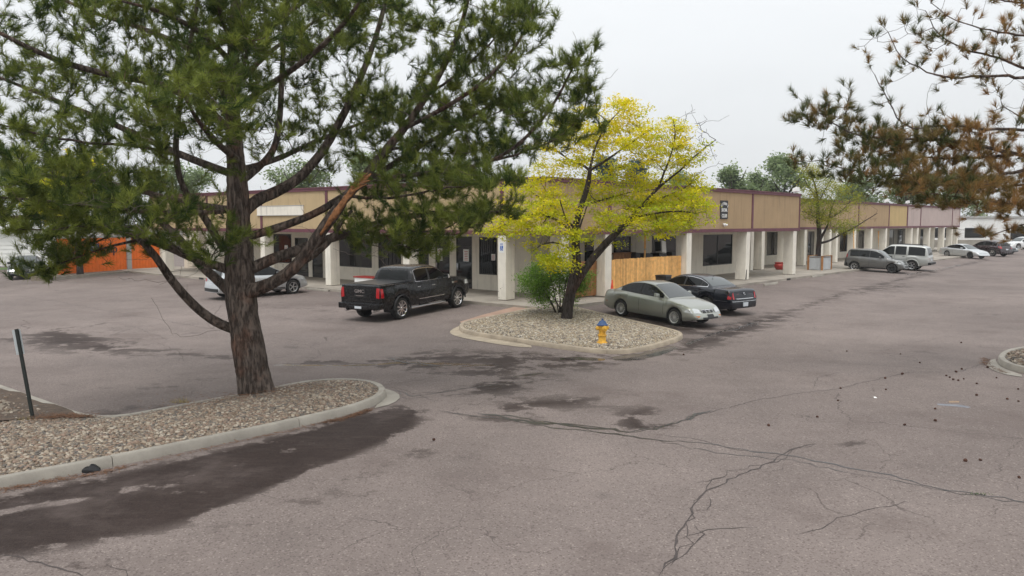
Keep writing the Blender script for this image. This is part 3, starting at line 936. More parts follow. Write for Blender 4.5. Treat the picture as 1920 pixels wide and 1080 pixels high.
def window(F, ta, tb, n, za, zb, mull=1, door=False, bars=0, frame=dark_frame):
    """frame with its pane set back in a wall opening (outer wall face at n)"""
    w_ = 0.055
    fb = MB()
    n0, n1 = n - 0.02, n - 0.10
    fb.fr(F, ta, ta + w_, n0, n1, za, zb); fb.fr(F, tb - w_, tb, n0, n1, za, zb)
    fb.fr(F, ta + w_, tb - w_, n0, n1, zb - w_, zb); fb.fr(F, ta + w_, tb - w_, n0, n1, za, za + (0.2 if door else w_))
    for i in range(1, mull):
        c = ta + (tb - ta) * i / mull
        fb.fr(F, c - w_ / 2, c + w_ / 2, n0, n1, za + w_, zb - w_)
    if door:
        fb.fr(F, ta + w_, tb - w_, n0, n1, zb - 0.50, zb - 0.44)
    name = 'door' if door else 'window'
    o = mpart(fb, name, frame)
    p = MB().fr(F, ta + 0.02, tb - 0.02, n - 0.055, n - 0.075, za + 0.02, zb - 0.02).build('pane', pane_m, o)
    p.matrix_parent_inverse = Matrix.Identity(4)
    for i in range(bars):
        c = ta + (tb - ta) * (i + 0.5) / bars
        MB().fr(F, c - 0.012, c + 0.012, n - 0.03, n - 0.05, za + w_, zb - w_).build('bar', black_m, o)
    if door:
        MB().fr(F, tb - 0.13, tb - 0.09, n + 0.04, n + 0.01, 0.95, 1.30).build('handle', chrome, o)
    return o

def wall_run(F, t0, t1, n, ops, z1=ZS + 0.02, th=0.25, m=stucco):
    mb = MB(); c = t0
    for (ta, tb, za, zb, kind, mull, bars) in sorted(ops):
        if ta > c: mb.fr(F, c, ta, n, n - th, -0.02, z1)
        if za > 0.02: mb.fr(F, ta, tb, n, n - th, -0.02, za)
        mb.fr(F, ta, tb, n, n - th, zb, z1)
        window(F, ta, tb, n, max(za, 0.0), zb, mull, kind == 'd', bars)
        c = tb
    mb.fr(F, c, t1, n, n - th, -0.02, z1)
    return mpart(mb, 'wall', m)

def opL(pa, pb, za, zb, kind='w', mull=1, bars=0, n=-3.6):
    a, b = sorted((tL(pa, n), tL(pb, n))); return (a, b, za, zb, kind, mull, bars)
def opR(pa, pb, za, zb, kind='w', mull=1, bars=0, n=-3.8):
    a, b = sorted((tR(pa, n), tR(pb, n))); return (a, b, za, zb, kind, mull, bars)

# inner corner of the two recessed walls
_x = np.linalg.solve(_k, (NR * -3.8 - NL * -3.6))
TL_IN, TR_IN = _x[0], _x[1]
wall_run(FL, TL_IN, TLE, -3.6, [
    opL(898, 932, 0.78, 2.68, bars=9), opL(855, 885, 0.0, 2.70, 'd'), opL(816, 843, 0.0, 2.70, 'd'), opL(779, 804, 0.78, 2.68, bars=5),
    opL(709, 752, 0.78, 2.68, bars=6), opL(632, 697, 0.78, 2.68, mull=2), opL(585, 605, 0.0, 2.45, 'd'), opL(553, 578, 0.0, 2.45, 'd'),
    opL(511, 547, 0.78, 2.68), opL(425, 476, 0.78, 2.68, mull=2), opL(345, 372, 0.0, 2.45, 'd')])
T_B2 = tR(1384, -3.8)
wall_run(FR, TR_IN, T_B2, -3.8, [
    opR(1096, 1121, 0.0, 2.5, 'd'), opR(1150, 1183, 0.8, 2.65), opR(1222, 1274, 0.8, 2.65, mull=2), opR(1318, 1373, 0.62, 2.64, mull=2)])
T_2END = tR(1797, -3.8)
ND = -6.6
wall_run(FR, T_B2 - 0.25, T_2END, ND, [
    opR(1437, 1459, 0.75, 2.65, n=ND, mull=2), opR(1514, 1527, 0.5, 2.65, n=ND, mull=2), opR(1574, 1593, 0.6, 2.65, n=ND, mull=3),
    opR(1608, 1622, 0.0, 2.65, 'd', n=ND), opR(1666, 1700, 0.1, 2.7, n=ND, mull=4), opR(1724, 1733, 0.4, 2.65, n=ND)])
mpart(MB().fr(FR, T_B2 - 0.25, T_B2, -3.8 - 0.002, ND, -0.02, ZS + 0.02), 'wall', stucco)      # side of the recess

# soffits
_c0 = FL(0, 0)
mpart(MB().fr(FL, 0.0, TLE, -0.02, -3.62, ZS, ZS + 0.14), 'soffit', stucco)
T_E = tR(1498.5)
mpart(MB().fr(FR, 0.3, T_E, -0.02, -3.82, ZS + 0.004, ZS + 0.144), 'soffit', stucco)
mpart(MB().fr(FR, T_B2 - 0.3, T_2END, -3.825, ND - 0.02, ZS + 0.008, ZS + 0.148), 'soffit', stucco)

# fascia: panels between trims, lower band and cornice
def fascia(F, edges, n, mats, flip=False):
    for i, (a, b) in enumerate(zip(edges[:-1], edges[1:])):
        m = mats[i % len(mats)]
        g = 0.004
        mid = (a + b) / 2
        for (p, q) in ((a, mid), (mid, b)):
            mpart(MB().fr(F, p + g, q - g, n - 0.05, n - 0.22, ZB - 0.01, ZC + 0.01), 'fascia_panel', m)
    for e in edges[1:-1]:
        mpart(MB().fr(F, e - 0.10, e + 0.10, n - 0.012, n - 0.09, ZB, ZC), 'trim_post', maroon)
    for e, s in ((edges[0], 1), (edges[-1], -1)):
        mpart(MB().fr(F, e + s * 0.02, e + s * 0.14, n - 0.012, n - 0.09, ZB, ZC), 'trim_post', maroon)
    t0, t1 = edges[0], edges[-1]
    k = max(1, int((t1 - t0) / 6)); ee = np.linspace(t0, t1, k + 1)
    for a, b in zip(ee[:-1], ee[1:]):
        mpart(MB().fr(F, a + 0.002, b - 0.002, n, n - 0.24, ZS - 0.02, ZB - 0.012), 'lower_band', maroon, bevel=0.008)
        mb = MB().fr(F, a + 0.002, b - 0.002, n + 0.025, n - 0.26, ZC + 0.012, ZT - 0.06)
        mb.fr(F, a + 0.002, b - 0.002, n + 0.055, n - 0.28, ZT - 0.06, ZT)
        mpart(mb, 'cornice', maroon)
    return
eL = [0.0] + [tL(p) for p in (940, 760, 613, 491, 390)] + [TLE]
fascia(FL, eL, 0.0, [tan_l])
eR = [0.0, tR(1144), tR(1296), tR(1410), T_E]
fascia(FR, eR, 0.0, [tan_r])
e2 = [T_E + 0.05, tR(1556, -3.8), tR(1608, -3.8), tR(1665, -3.8), tR(1699, -3.8)]
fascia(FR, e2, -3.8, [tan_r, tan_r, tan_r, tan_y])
e3 = [tR(1699, -3.8) + 0.02, tR(1724, -3.8), tR(1783, -3.8), T_2END]
fascia(FR, e3, -3.8, [pink])
# return at the end of the projecting part
mpart(MB().fr(FR, T_E - 0.20, T_E - 0.004, -0.25, -3.9, ZB, ZC), 'fascia_panel', tan_r)
mpart(MB().fr(FR, T_E - 0.22, T_E + 0.02, -0.28, -3.9, ZC + 0.012, ZT - 0.003), 'cornice', maroon)
mpart(MB().fr(FR, T_E - 0.22, T_E, -0.25, -3.75, ZS - 0.018, ZB - 0.012), 'lower_band', maroon)
# roof and the body behind
_rp = [FL(TLE - 0.3, -0.3)[:2], FL(0.4, -0.3)[:2], FR(0.4, -0.3)[:2], FR(T_E - 0.3, -0.3)[:2], FR(T_E - 0.3, -4.1)[:2], FR(T_2END - 0.1, -4.1)[:2], FR(T_2END - 0.1, -22)[:2], FL(TLE - 0.3, -22)[:2]]
mpart(MB().prism(_rp, 4.55, 4.68), 'roof', roof_m)
mpart(MB().fr(FL, TLE - 0.25, TLE, -0.26, -22, ZS, ZT - 0.1), 'wall', stucco)
mpart(MB().fr(FL, TLE - 0.27, TLE - 0.02, -3.6, -22, -0.1, ZS), 'wall', stucco)
mpart(MB().fr(FR, T_2END - 0.25, T_2END, -4.1, -22, ZS, ZT - 0.1), 'wall', stucco)
mpart(MB().fr(FR, T_2END - 0.27, T_2END - 0.02, ND, -22, -0.1, ZS), 'wall', stucco)

def column(F, t, n, w_=0.46, d_=0.62, lean=0.0, chips=False):
    mb = MB()
    a, b = t - w_ / 2, t + w_ / 2
    f0, f1 = n, n - d_
    mb.hexa([F(a - lean, f0, 0.02), F(b - lean, f0, 0.02), F(b - lean, f1, 0.02), F(a - lean, f1, 0.02)],
            [F(a, f0, ZS - 0.004), F(b, f0, ZS - 0.004), F(b, f1, ZS - 0.004), F(a, f1, ZS - 0.004)])
    o = mpart(mb, 'column', stucco_w, bevel=0.02)
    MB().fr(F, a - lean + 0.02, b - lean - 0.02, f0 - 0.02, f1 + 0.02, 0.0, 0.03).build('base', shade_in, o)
    return o
for p in (940, 760.5, 613.5, 491.7, 390.5, 306): column(FL, tL(p), -0.03)
for p in (1061, 1142, 1293, 1404, 1490.5): column(FR, tR(p), -0.03, 0.50, 0.66, 0.10 if p == 1404 else 0.0)
for p in (1411, 1431.5, 1474.5, 1510.5, 1542, 1557, 1569.5, 1603, 1634, 1661, 1709, 1720, 1742, 1769, 1784, 1794): column(FR, tR(p, -3.8), -3.83, 0.46, 0.62)
# chipped plaster at the foot of two columns
_c = tL(940)
for q in ((0.07, 0.50, 0.05, 0.03), (-0.02, 0.56, 0.03, 0.02), (0.19, 0.36, 0.03, 0.05), (0.17, 0.10, 0.04, 0.03)):
    mpart(MB().fr(FL, _c + q[0] - q[2] / 2, _c + q[0] + q[2] / 2, -0.026, -0.04, q[1], q[1] + q[3]), 'chip', concrete)
_c = tR(1404)
mpart(MB().hexa([FR(_c - 0.33, -0.024, 0.04), FR(_c - 0.16, -0.024, 0.04), FR(_c - 0.16, -0.04, 0.04), FR(_c - 0.33, -0.04, 0.04)],
    [FR(_c - 0.22, -0.024, 0.62), FR(_c - 0.15, -0.024, 0.62), FR(_c - 0.15, -0.04, 0.62), FR(_c - 0.22, -0.04, 0.62)]), 'broken_corner', shade_in)
# scuppers under the walkway edge
for p, s in ((376, 1), (600, 1), (1480, 0)):
    F = FL if s else FR; t = tL(p, KN) if s else tR(p, KN)
    MB().fr(F, t - 0.28, t + 0.28, KN + 0.004, KN - 0.02, -0.13, -0.015).build('drain_slot', shade_in, slabs)

def text_mesh(s, size, depth=0.01, bold=0.0):
    cu = bpy.data.curves.new('text', 'FONT'); cu.body = s; cu.size = size; cu.extrude = depth; cu.align_x = 'CENTER'; cu.offset = bold
    o = bpy.data.objects.new('text', cu); COL.objects.link(o)
    dg = bpy.context.evaluated_depsgraph_get()
    me = bpy.data.meshes.new_from_object(o.evaluated_get(dg))
    bpy.data.objects.remove(o); bpy.data.curves.remove(cu)
    me.materials.clear()
    return me
def facing(N):      # rotation that turns a text lying in XY to stand upright and face N
    return Matrix.Rotation(math.atan2(N[1], N[0]) + math.pi / 2, 4, 'Z') @ Matrix.Rotation(math.pi / 2, 4, 'X')

# club sign on the fascia
t0, t1 = tR(1346), tR(1366.5)
tm = (t0 + t1) / 2; wd = 0.86
sg = empty('club_sign', FR(tm, -0.05, 3.62)); tag(sg, 'charcoal wall sign with white lettering, VETERAN\'S SOCIAL CLUB', 'sign')
def put(o, M): o.matrix_parent_inverse = Matrix.Identity(4); o.matrix_basis = M; return o
Ms = facing(NR)
bd = MB().box(-wd / 2, wd / 2, 0, 1.04, 0.0, 0.05).build('board', sign_dark, sg, bevel=0.012); put(bd, Ms)
for s, y, sz in (('SOCIAL', 0.42, 0.20), ('CLUB', 0.09, 0.27)):
    me = text_mesh(s, sz, 0.008, 0.003)
    xs_ = [v.co.x for v in me.vertices]; k = (0.68 if s == 'SOCIAL' else 0.58) / (max(xs_) - min(xs_))
    o = link('lettering', me, sign_white, sg); put(o, Ms @ Matrix.Translation((0, y, 0.055)) @ Matrix.Diagonal((k, 1.25 if s == 'SOCIAL' else 1.0, 1, 1)))
arc = "VETERAN'S"
for i, ch in enumerate(arc):
    a = (i - 4) / 4.0
    me = text_mesh(ch, 0.17, 0.008, 0.003)
    o = link('lettering', me, sign_white, sg)
    put(o, Ms @ Matrix.Translation((a * 0.34, 0.80 - 0.14 * a * a, 0.055)) @ Matrix.Rotation(-a * 0.55, 4, 'Z') @ Matrix.Diagonal((0.72, 1.25, 1, 1)))

def flood(loc, N, label, sc=1.0):
    o = empty('security_light', loc); tag(o, label, 'wall light')
    M = facing(N)
    put(MB().box(-0.05 * sc, 0.05 * sc, -0.05 * sc, 0.05 * sc, 0, 0.06 * sc).build('mount', white_p, o), M)
    for s in (-1, 1):
        q = M @ Matrix.Translation((s * 0.10 * sc, -0.02 * sc, 0.12 * sc)) @ Matrix.Rotation(R(25 * s), 4, 'Y') @ Matrix.Rotation(R(35), 4, 'X')
        put(MB().lathe([(0.03 * sc, -0.08 * sc), (0.045 * sc, -0.03 * sc), (0.075 * sc, 0.08 * sc), (0.07 * sc, 0.085 * sc), (0.0, 0.07 * sc)], 12, cap=False).build('lamp_head', white_p, o, smooth=True), q)
    return o
flood(FR(tR(1356), -0.045, 3.33), NR, 'small white twin flood light under the club sign')
def rooflight(F, t, n, N, label):
    o = empty('roof_light', F(t, n, ZT)); tag(o, label, 'flood light', 'white flood lights on the roof edge')
    M = facing(N)
    put(MB().tube([(0, 0, -0.1), (0, 0.12, -0.1)], 0.03).build('stem', grey_p, o), M)
    put(MB().hexa([(-0.26, 0.10, -0.2), (0.26, 0.10, -0.2), (0.26, 0.14, 0.14), (-0.26, 0.14, 0.14)], [(-0.26, 0.34, -0.16), (0.26, 0.34, -0.16), (0.26, 0.44, 0.10), (-0.26, 0.44, 0.10)]).build('housing', white_p, o, bevel=0.02), M)
rooflight(FR, T_E - 0.3, -0.2, NR, 'white roof edge flood light at the end of the projecting fascia')
rooflight(FR, tR(1702, -3.8), -4.0, NR, 'white roof edge flood light above the first mauve panel')
rooflight(FR, tR(1663, -3.8), -4.0, NR, 'white roof edge flood light above the ochre panel')

# accessible parking sign
t = tL(940)
sg = empty('parking_sign', FL(t, -0.03, 2.10)); tag(sg, 'white and blue accessible parking sign on cream column', 'sign')
Ms = facing(NL)
put(MB().box(-0.14, 0.14, 0, 0.46, 0.004, 0.012).build('plate', sign_white, sg), Ms)
put(MB().box(-0.085, 0.085, 0.09, 0.30, 0.012, 0.015).build('symbol_field', sign_blue, sg), Ms)
mb = MB()
ring = [(0.045 * math.cos(a), 0.155 + 0.045 * math.sin(a), 0.018) for a in np.linspace(R(150), R(390), 12)]
mb.tube(ring, 0.007, 6); mb.tube([(-0.01, 0.255, 0.018), (-0.008, 0.19, 0.018), (0.032, 0.188, 0.018), (0.052, 0.135, 0.018)], 0.009, 6)
mb.lathe([(0.016, 0.016), (0.016, 0.02)], 10, Matrix.Translation((-0.012, 0.275, 0)))
put(mb.build('wheelchair_symbol', sign_white, sg), Ms)
for y in (0.40, 0.36, 0.33):
    put(MB().box(-0.08, 0.08, y, y + 0.016, 0.012, 0.014).build('text_line', sign_blue, sg), Ms)

# notices on the glass doors
def notice(px, py0, py1, pw, label, n=-3.6 - 0.035):
    t = tL(px, n); s = FPX / np.linalg.norm(np.array(FL(t, n)[:2]))
    zt = EYE - (py0 - 418) / s; zb = EYE - (py1 - 418) / s
    o = empty('door_notice', FL(t, n, zb)); tag(o, label, 'notice')
    M = facing(NL); h = zt - zb; w_ = pw / s * 1.2
    put(MB().box(-w_ / 2, w_ / 2, 0, h, 0.002, 0.006).build('paper', sign_white, o), M)
    r = random.Random(px)
    for i in range(6):
        y = h * (0.10 + 0.14 * i); a = w_ * (0.26 + 0.14 * r.random())
        put(MB().box(-a, a, y, y + h * 0.045, 0.006, 0.008).build('text_line', red_ink, o), M)
notice(825, 465, 488, 11, 'white paper notice with red lines on the left glass door')
notice(874, 467, 490, 12, 'white paper notice with red lines on the right glass door')
notice(925, 476, 488, 8, 'small white notice inside the barred window beside the doors')
notice(537, 458, 478, 8, 'small pale poster in the window left of the silver crossover')

# blank sign on the left fascia
t = tL(526)
bs = empty('blank_sign', FL(t, -0.05, 3.85)); tag(bs, 'blank white sign panel on the yellowish fascia behind the pine', 'sign')
M = facing(NL); h2 = abs(tL(486) - tL(572)) / 2
put(MB().box(-h2, h2, 0, 0.52, 0.0, 0.07).build('face', stucco_w, bs), M)
f_ = MB(); f_.box(-h2 - 0.03, h2 + 0.03, -0.03, 0.0, 0, 0.09); f_.box(-h2 - 0.03, h2 + 0.03, 0.52, 0.55, 0, 0.09); put(f_.build('frame', grey_p, bs), M)

# ------------------------------------------------------------------ fence and gate of the patio
def fence(name, label, ta, tb, n, h, m, parent_label=None, sag=0.0):
    o = empty(name, FR(ta, n, 0)); tag(o, label, 'fence' if 'fence' in name else 'gate')
    inv = Matrix.Translation((-FR(ta, n)[0], -FR(ta, n)[1], 0))
    k = int((tb - ta) / 0.142); step = (tb - ta) / k
    rr = random.Random(3)
    for i in range(k):
        a = ta + i * step; dz = rr.uniform(-0.012, 0.012); dn = rr.uniform(-0.006, 0.006)
        mb = MB(); b = a + step - 0.006
        pr = [(a, 0.06), (b, 0.06), (b, h - 0.03 + dz), (b - 0.025, h + dz), (a + 0.025, h + dz), (a, h - 0.03 + dz)]
        v = [FR(t_, n + dn, z) for t_, z in pr] + [FR(t_, n + dn - 0.018, z) for t_, z in pr]
        mb.add(v, [tuple(range(6))[::-1], tuple(range(6, 12))] + [(q, (q + 1) % 6, 6 + (q + 1) % 6, 6 + q) for q in range(6)])
        mb.build('picket', m, o).matrix_parent_inverse = inv
    for z in (0.35, h - 0.35):
        MB().fr(FR, ta, tb, n - 0.026, n - 0.064, z, z + 0.09).build('rail', m, o).matrix_parent_inverse = inv
    for t_ in np.linspace(ta + 0.06, tb - 0.06, max(2, int((tb - ta) / 2.4) + 1)):
        MB().fr(FR, t_ - 0.045, t_ + 0.045, n - 0.066, n - 0.156, 0.0, h - 0.08).build('post', m, o).matrix_parent_inverse = inv
    return o
fence('wooden_fence', 'new cedar picket fence between two cream columns behind the parked sedans', tR(1142) + 0.27, tR(1293) - 0.27, -0.34, 1.68, wood)
fence('wooden_gate', 'darker cedar picket gate behind the bush by the corner column', tR(1061) + 0.30, tR(1142) - 0.27, -0.50, 1.66, wood_d)
# things standing in the patio
def patio(t, n, z=0): return FR(t, n, z)
t = tR(1209, -1.6)
o = empty('patio_post', patio(t, -1.6)); tag(o, 'slim wooden post rising above the cedar fence', 'post')
pp = MB().box(-0.045, 0.045, -0.045, 0.045, 0, 2.88).build('shaft', wood, o); MB().box(-0.07, 0.07, -0.07, 0.07, 0, 0.12).build('foot', wood_d, o)
MB().box(-0.07, 0.07, -0.052, -0.047, 2.0, 2.05).build('bracket', grey_p, o)
t = tR(1165, -2.6)
o = empty('bar_counter', patio(t, -2.6), aR); tag(o, 'dark wooden bar counter showing above the left end of the fence', 'counter')
MB().box(-1.0, 1.0, -0.25, 0.25, 1.78, 1.84).build('top', wood_d, o)
for k in range(12):
    MB().box(-1.0 + k * 0.166 + 0.004, -1.0 + (k + 1) * 0.166 - 0.004, -0.2, -0.17, 0, 1.78).build('board', wood_d, o)
t = tR(1238, -2.2)
o = empty('tilted_screen', patio(t, -2.2), aR); tag(o, 'tilted white box like a screen above the cedar fence', 'screen')
MB().tube([(0, 0, 0), (0, 0, 2.1)], 0.04).build('pole', black_m, o)
MB().lathe([(0.25, 0), (0.25, 0.04), (0.05, 0.07)], 16).build('base', black_m, o)
hd = MB().box(-0.30, 0.26, -0.22, 0.18, -0.33, 0.33).build('housing', white_p, o, bevel=0.03); hd.location = (0.02, 0, 2.06); hd.rotation_euler = (R(-8), R(9), R(6))
bk = MB().box(-0.44, -0.31, -0.20, 0.16, -0.27, 0.27).build('side', black_m, o, bevel=0.02); bk.location = (0.02, 0, 2.06); bk.rotation_euler = (R(-8), R(9), R(6))
t = tR(1200, -2.3)
o = empty('patio_heater_cover', patio(t, -2.4), aR); tag(o, 'black covered furniture row behind the fence', 'furniture')
for k, (x, wv, h) in enumerate(((-0.5, 0.5, 1.85), (0.6, 0.8, 1.78), (2.0, 0.9, 1.76), (3.3, 0.9, 1.78))):
    MB().hexa([(x - wv / 2, -0.4, 0), (x + wv / 2, -0.4, 0), (x + wv / 2, 0.4, 0), (x - wv / 2, 0.4, 0)], [(x - wv / 2.3, -0.3, h), (x + wv / 2.3, -0.3, h - 0.05), (x + wv / 2.3, 0.3, h - 0.05), (x - wv / 2.3, 0.3, h)]).build('cover', black_m, o, bevel=0.06)

# ------------------------------------------------------------------ orange wing on the left and what stands beyond
W0 = at_z(108, 517, -0.10)[:2]; W1 = at_z(303, 500, 0.0)[:2]
DW = (W1 - W0) / np.linalg.norm(W1 - W0); LW = np.linalg.norm(W1 - W0)
NW = np.array([DW[1], -DW[0]])
def FW(t, n, z=0.0):
    p = W0 + DW * t + NW * n; return (p[0], p[1], z)
def tW(px, n=0.0):
    r = ray(px, 480)[:2]; o = W0 + NW * n
    return np.linalg.solve(np.array([[DW[0], -r[0]], [DW[1], -r[1]]]), -o)[0]
wing = empty('orange_wall', (W0[0], W0[1], 0)); tag(wing, 'bright orange board wall with grey pillars and dark lettering', 'wall')
winv = Matrix.Translation((-W0[0], -W0[1], 0))
def wpart(mb, name, m, **k):
    o = mb.build(name, m, wing, **k); o.matrix_parent_inverse = winv; return o
pil = [tW(147), tW(241), tW(303)]
edges = [-0.1] + pil
for a, b in zip(edges[:-1], edges[1:]):
    k = max(1, int((b - a - 0.3) / 0.3)); e = np.linspace(a + 0.18, b - 0.18, k + 1)
    for p, q in zip(e[:-1], e[1:]):
        wpart(MB().fr(FW, p + 0.006, q - 0.006, 0, -0.06, -0.12, 2.35), 'orange_board', orange)
for p in pil:
    wpart(MB().fr(FW, p - 0.2, p + 0.2, 0.10, -0.1, -0.12, 2.35), 'pillar', grey_p if p != pil[-1] else stucco_w, bevel=0.01)
wpart(MB().fr(FW, -0.1, LW + 0.4, 0.04, -0.14, 2.352, 2.46), 'cap', grey_p)
wpart(MB().fr(FW, -0.1, LW + 0.4, -0.062, -0.16, -0.12, 2.348), 'backing', grey_p)
me = text_mesh('nap', 0.85, 0.01, 0.01)
lt = link('lettering', me, sign_dark, wing); lt.matrix_parent_inverse = winv; lt.matrix_basis = Matrix.Translation(FW(tW(208, 0.02), 0.03, 1.28)) @ facing(NW)
lg = MB().box(-0.38, 0.38, 0.0, 0.5, 0.0, 0.02).build('logo', sign_blue, wing); lg.matrix_parent_inverse = winv; lg.matrix_basis = Matrix.Translation(FW(tW(177), 0.02, 1.45)) @ facing(NW)
lg2 = MB().box(-0.20, 0.30, 0.10, 0.38, 0.021, 0.03).build('logo_mark', sign_white, wing); lg2.matrix_parent_inverse = winv; lg2.matrix_basis = lg.matrix_basis.copy()
# kerb and gravel strip along the orange wall
strip = MB().fr(FW, -2.0, LW + 1.0, 1.5, 0.0, -0.3, -0.02)
o = strip.build('planting_strip', gravel_base); tag(o, 'narrow gravel strip along the orange wall', kind='structure')
for a in np.arange(-2.0, LW + 0.9, 3.0):
    MB().fr(FW, a + 0.006, min(a + 3.0, LW + 1.0) - 0.006, 1.66, 1.5, -0.3, 0.0).build('kerb_segment', concrete, o)

def siding_building(name, label, x0, x1, y0, y1, h, m, roofm, wins, pitch=0.0, rz=0.0, loc=(0, 0, 0)):
    o = empty(name, loc, rz); tag(o, label, 'building')
    MB().box(x0, x1, y0 + 0.05, y1, -0.5, h).build('wall', m, o)
    k = int(h / 0.32)
    for i in range(k):
        z = i * h / k
        MB().hexa([(x0, y0, z), (x1, y0, z), (x1, y0 + 0.06, z), (x0, y0 + 0.06, z)], [(x0, y0 + 0.03, z + h / k - 0.012), (x1, y0 + 0.03, z + h / k - 0.012), (x1, y0 + 0.06, z + h / k - 0.012), (x0, y0 + 0.06, z + h / k - 0.012)]).build('siding_board', m, o)
    if pitch:
        ym = (y0 + y1) / 2
        MB().add([(x0 - .4, y0 - .5, h - 0.1), (x1 + .4, y0 - .5, h - 0.1), (x1 + .4, ym, h + pitch), (x0 - .4, ym, h + pitch), (x0 - .4, y1 + .5, h - 0.1), (x1 + .4, y1 + .5, h - 0.1)],
                 [(0, 1, 2, 3), (3, 2, 5, 4), (0, 3, 4), (1, 5, 2)]).build('roof', roofm, o)
    else:
        MB().box(x0 - .2, x1 + .2, y0 - .2, y1 + .2, h + 0.002, h + .3).build('roof', roofm, o)
    for (a, b, c, d) in wins:
        wv = MB().box(a, b, y0 - 0.03, y0 + 0.02, c, d).build('window', dark_frame, o)
        MB().box(a + .07, b - .07, y0 - 0.04, y0 - 0.032, c + .07, d - .07).build('pane', pane_m, wv)
    return o
siding_building('white_garage', 'white sided garage behind the dark sedan at the left edge', -5, 4.2, 0, 7, 3.1, white_p, grey_p, [], 1.4, R(8), tuple(at_depth(25, 509, 64.0)[:2]) + (-0.15,))
p = at_depth(1870, 440, 125.0)
siding_building('white_warehouse', 'long white industrial building beyond the parked cars on the right', -14, 34, 0, 14, 4.6, white_p, grey_p, [(-10, -7, 1.4, 3.0), (-5, -2, 1.4, 3.0), (2, 6, 0, 3.2), (9, 12, 1.4, 3.0), (15, 18, 1.4, 3.0), (21, 24, 1.4, 3.0)], 0.0, R(-6), (p[0], p[1], -0.4))
wr = MB().box(-20, 30, -0.15, 0.15, -0.4, 1.0).build('retaining_wall', concrete); wr.location = (p[0], p[1] - 14, 0); tag(wr, 'low pale retaining wall in front of the white industrial building', 'wall')
# grass verge at the far left
gv = sheet('grass_verge', None, grass_m, 0.02, label='strip of green grass in front of the white garage', pts=[(-52, 61.5), (-38, 62.5), (-38, 60), (-52, 58.5)], sub=1.0)

# ================================================================== vehicles
def interp(pts, smooth=True):
    X = np.array([p[0] for p in pts], float); Z = np.array([p[1] for p in pts], float)
    # monotone cubic (Fritsch-Carlson)
    h = np.diff(X); dl = np.diff(Z) / h
    m = np.empty(len(X)); m[0], m[-1] = dl[0], dl[-1]
    for i in range(1, len(X) - 1):
        m[i] = 0 if dl[i - 1] * dl[i] <= 0 else 2 * dl[i - 1] * dl[i] / (dl[i - 1] + dl[i])
    def f(x):
        x = np.clip(x, X[0], X[-1]); i = np.clip(np.searchsorted(X, x) - 1, 0, len(X) - 2)
        t = (x - X[i]) / h[i]
        return (2 * t**3 - 3 * t**2 + 1) * Z[i] + (t**3 - 2 * t**2 + t) * h[i] * m[i] + (-2 * t**3 + 3 * t**2) * Z[i + 1] + (t**3 - t**2) * h[i] * m[i + 1]
    return f

def make_wheel(r, w_, rim_r, style, spokes, parent, loc, side, rim_m):
    """tyre with its rim; axis along Y, outer face towards side"""
    n = 36
    pr = [(rim_r, -w_ * 0.42), (rim_r + 0.015, -w_ * 0.48), (r * 0.93, -w_ * 0.5), (r * 0.985, -w_ * 0.42), (r, -w_ * 0.25), (r, w_ * 0.25), (r * 0.985, w_ * 0.42), (r * 0.93, w_ * 0.5), (rim_r + 0.015, w_ * 0.48), (rim_r, w_ * 0.42)]
    M = Matrix.Rotation(-math.pi / 2 * side, 4, 'X')
    t = MB().lathe(pr, n, M, cap=False).build('wheel', tyre_m, parent, smooth=True, sharp=50, loc=loc)
    rb = MB()
    rb.lathe([(rim_r, -w_ * 0.42), (rim_r - 0.012, -w_ * 0.2), (rim_r - 0.02, w_ * 0.30), (rim_r - 0.012, w_ * 0.43), (rim_r + 0.012, w_ * 0.47), (rim_r + 0.014, w_ * 0.44)], n, M, cap=False)
    rb.lathe([(0.0, w_ * 0.40), (rim_r * 0.16, w_ * 0.40), (rim_r * 0.2, w_ * 0.33), (rim_r * 0.22, w_ * 0.1)], 20, M, cap=False)
    zf = w_ * 0.36
    for k in range(spokes):
        a0 = 2 * math.pi * k / spokes
        offs = (-0.10, 0.10) if style == 'split' else (0.0,)
        for da in offs:
            wi, wo = {'split': (0.030, 0.022), 'five': (0.055, 0.07), 'thin': (0.022, 0.028), 'fan': (0.02, 0.022)}[style]
            wi *= rim_r / 0.24; wo *= rim_r / 0.24
            a1 = a0 + da + (0.28 if style == 'fan' else 0.0)
            p0 = Vector((math.cos(a0) * rim_r * 0.15, math.sin(a0) * rim_r * 0.15, zf))
            p1 = Vector((math.cos(a1) * rim_r * 0.96, math.sin(a1) * rim_r * 0.96, zf + 0.012))
            d = (p1 - p0).normalized(); s_ = Vector((-d.y, d.x, 0))
            q = [p0 - s_ * wi / 2, p0 + s_ * wi / 2, p1 + s_ * wo / 2, p1 - s_ * wo / 2]
            dn = Vector((0, 0, -0.035))
            rb.hexa([M @ (v + dn) for v in q], [M @ v for v in q])
    rim = rb.build('rim', rim_m, t, smooth=True, sharp=35)
    MB().lathe([(rim_r * 0.99, w_ * 0.05), (0.0, w_ * 0.05)], 24, M, cap=False).build('brake', black_m, t)
    return t

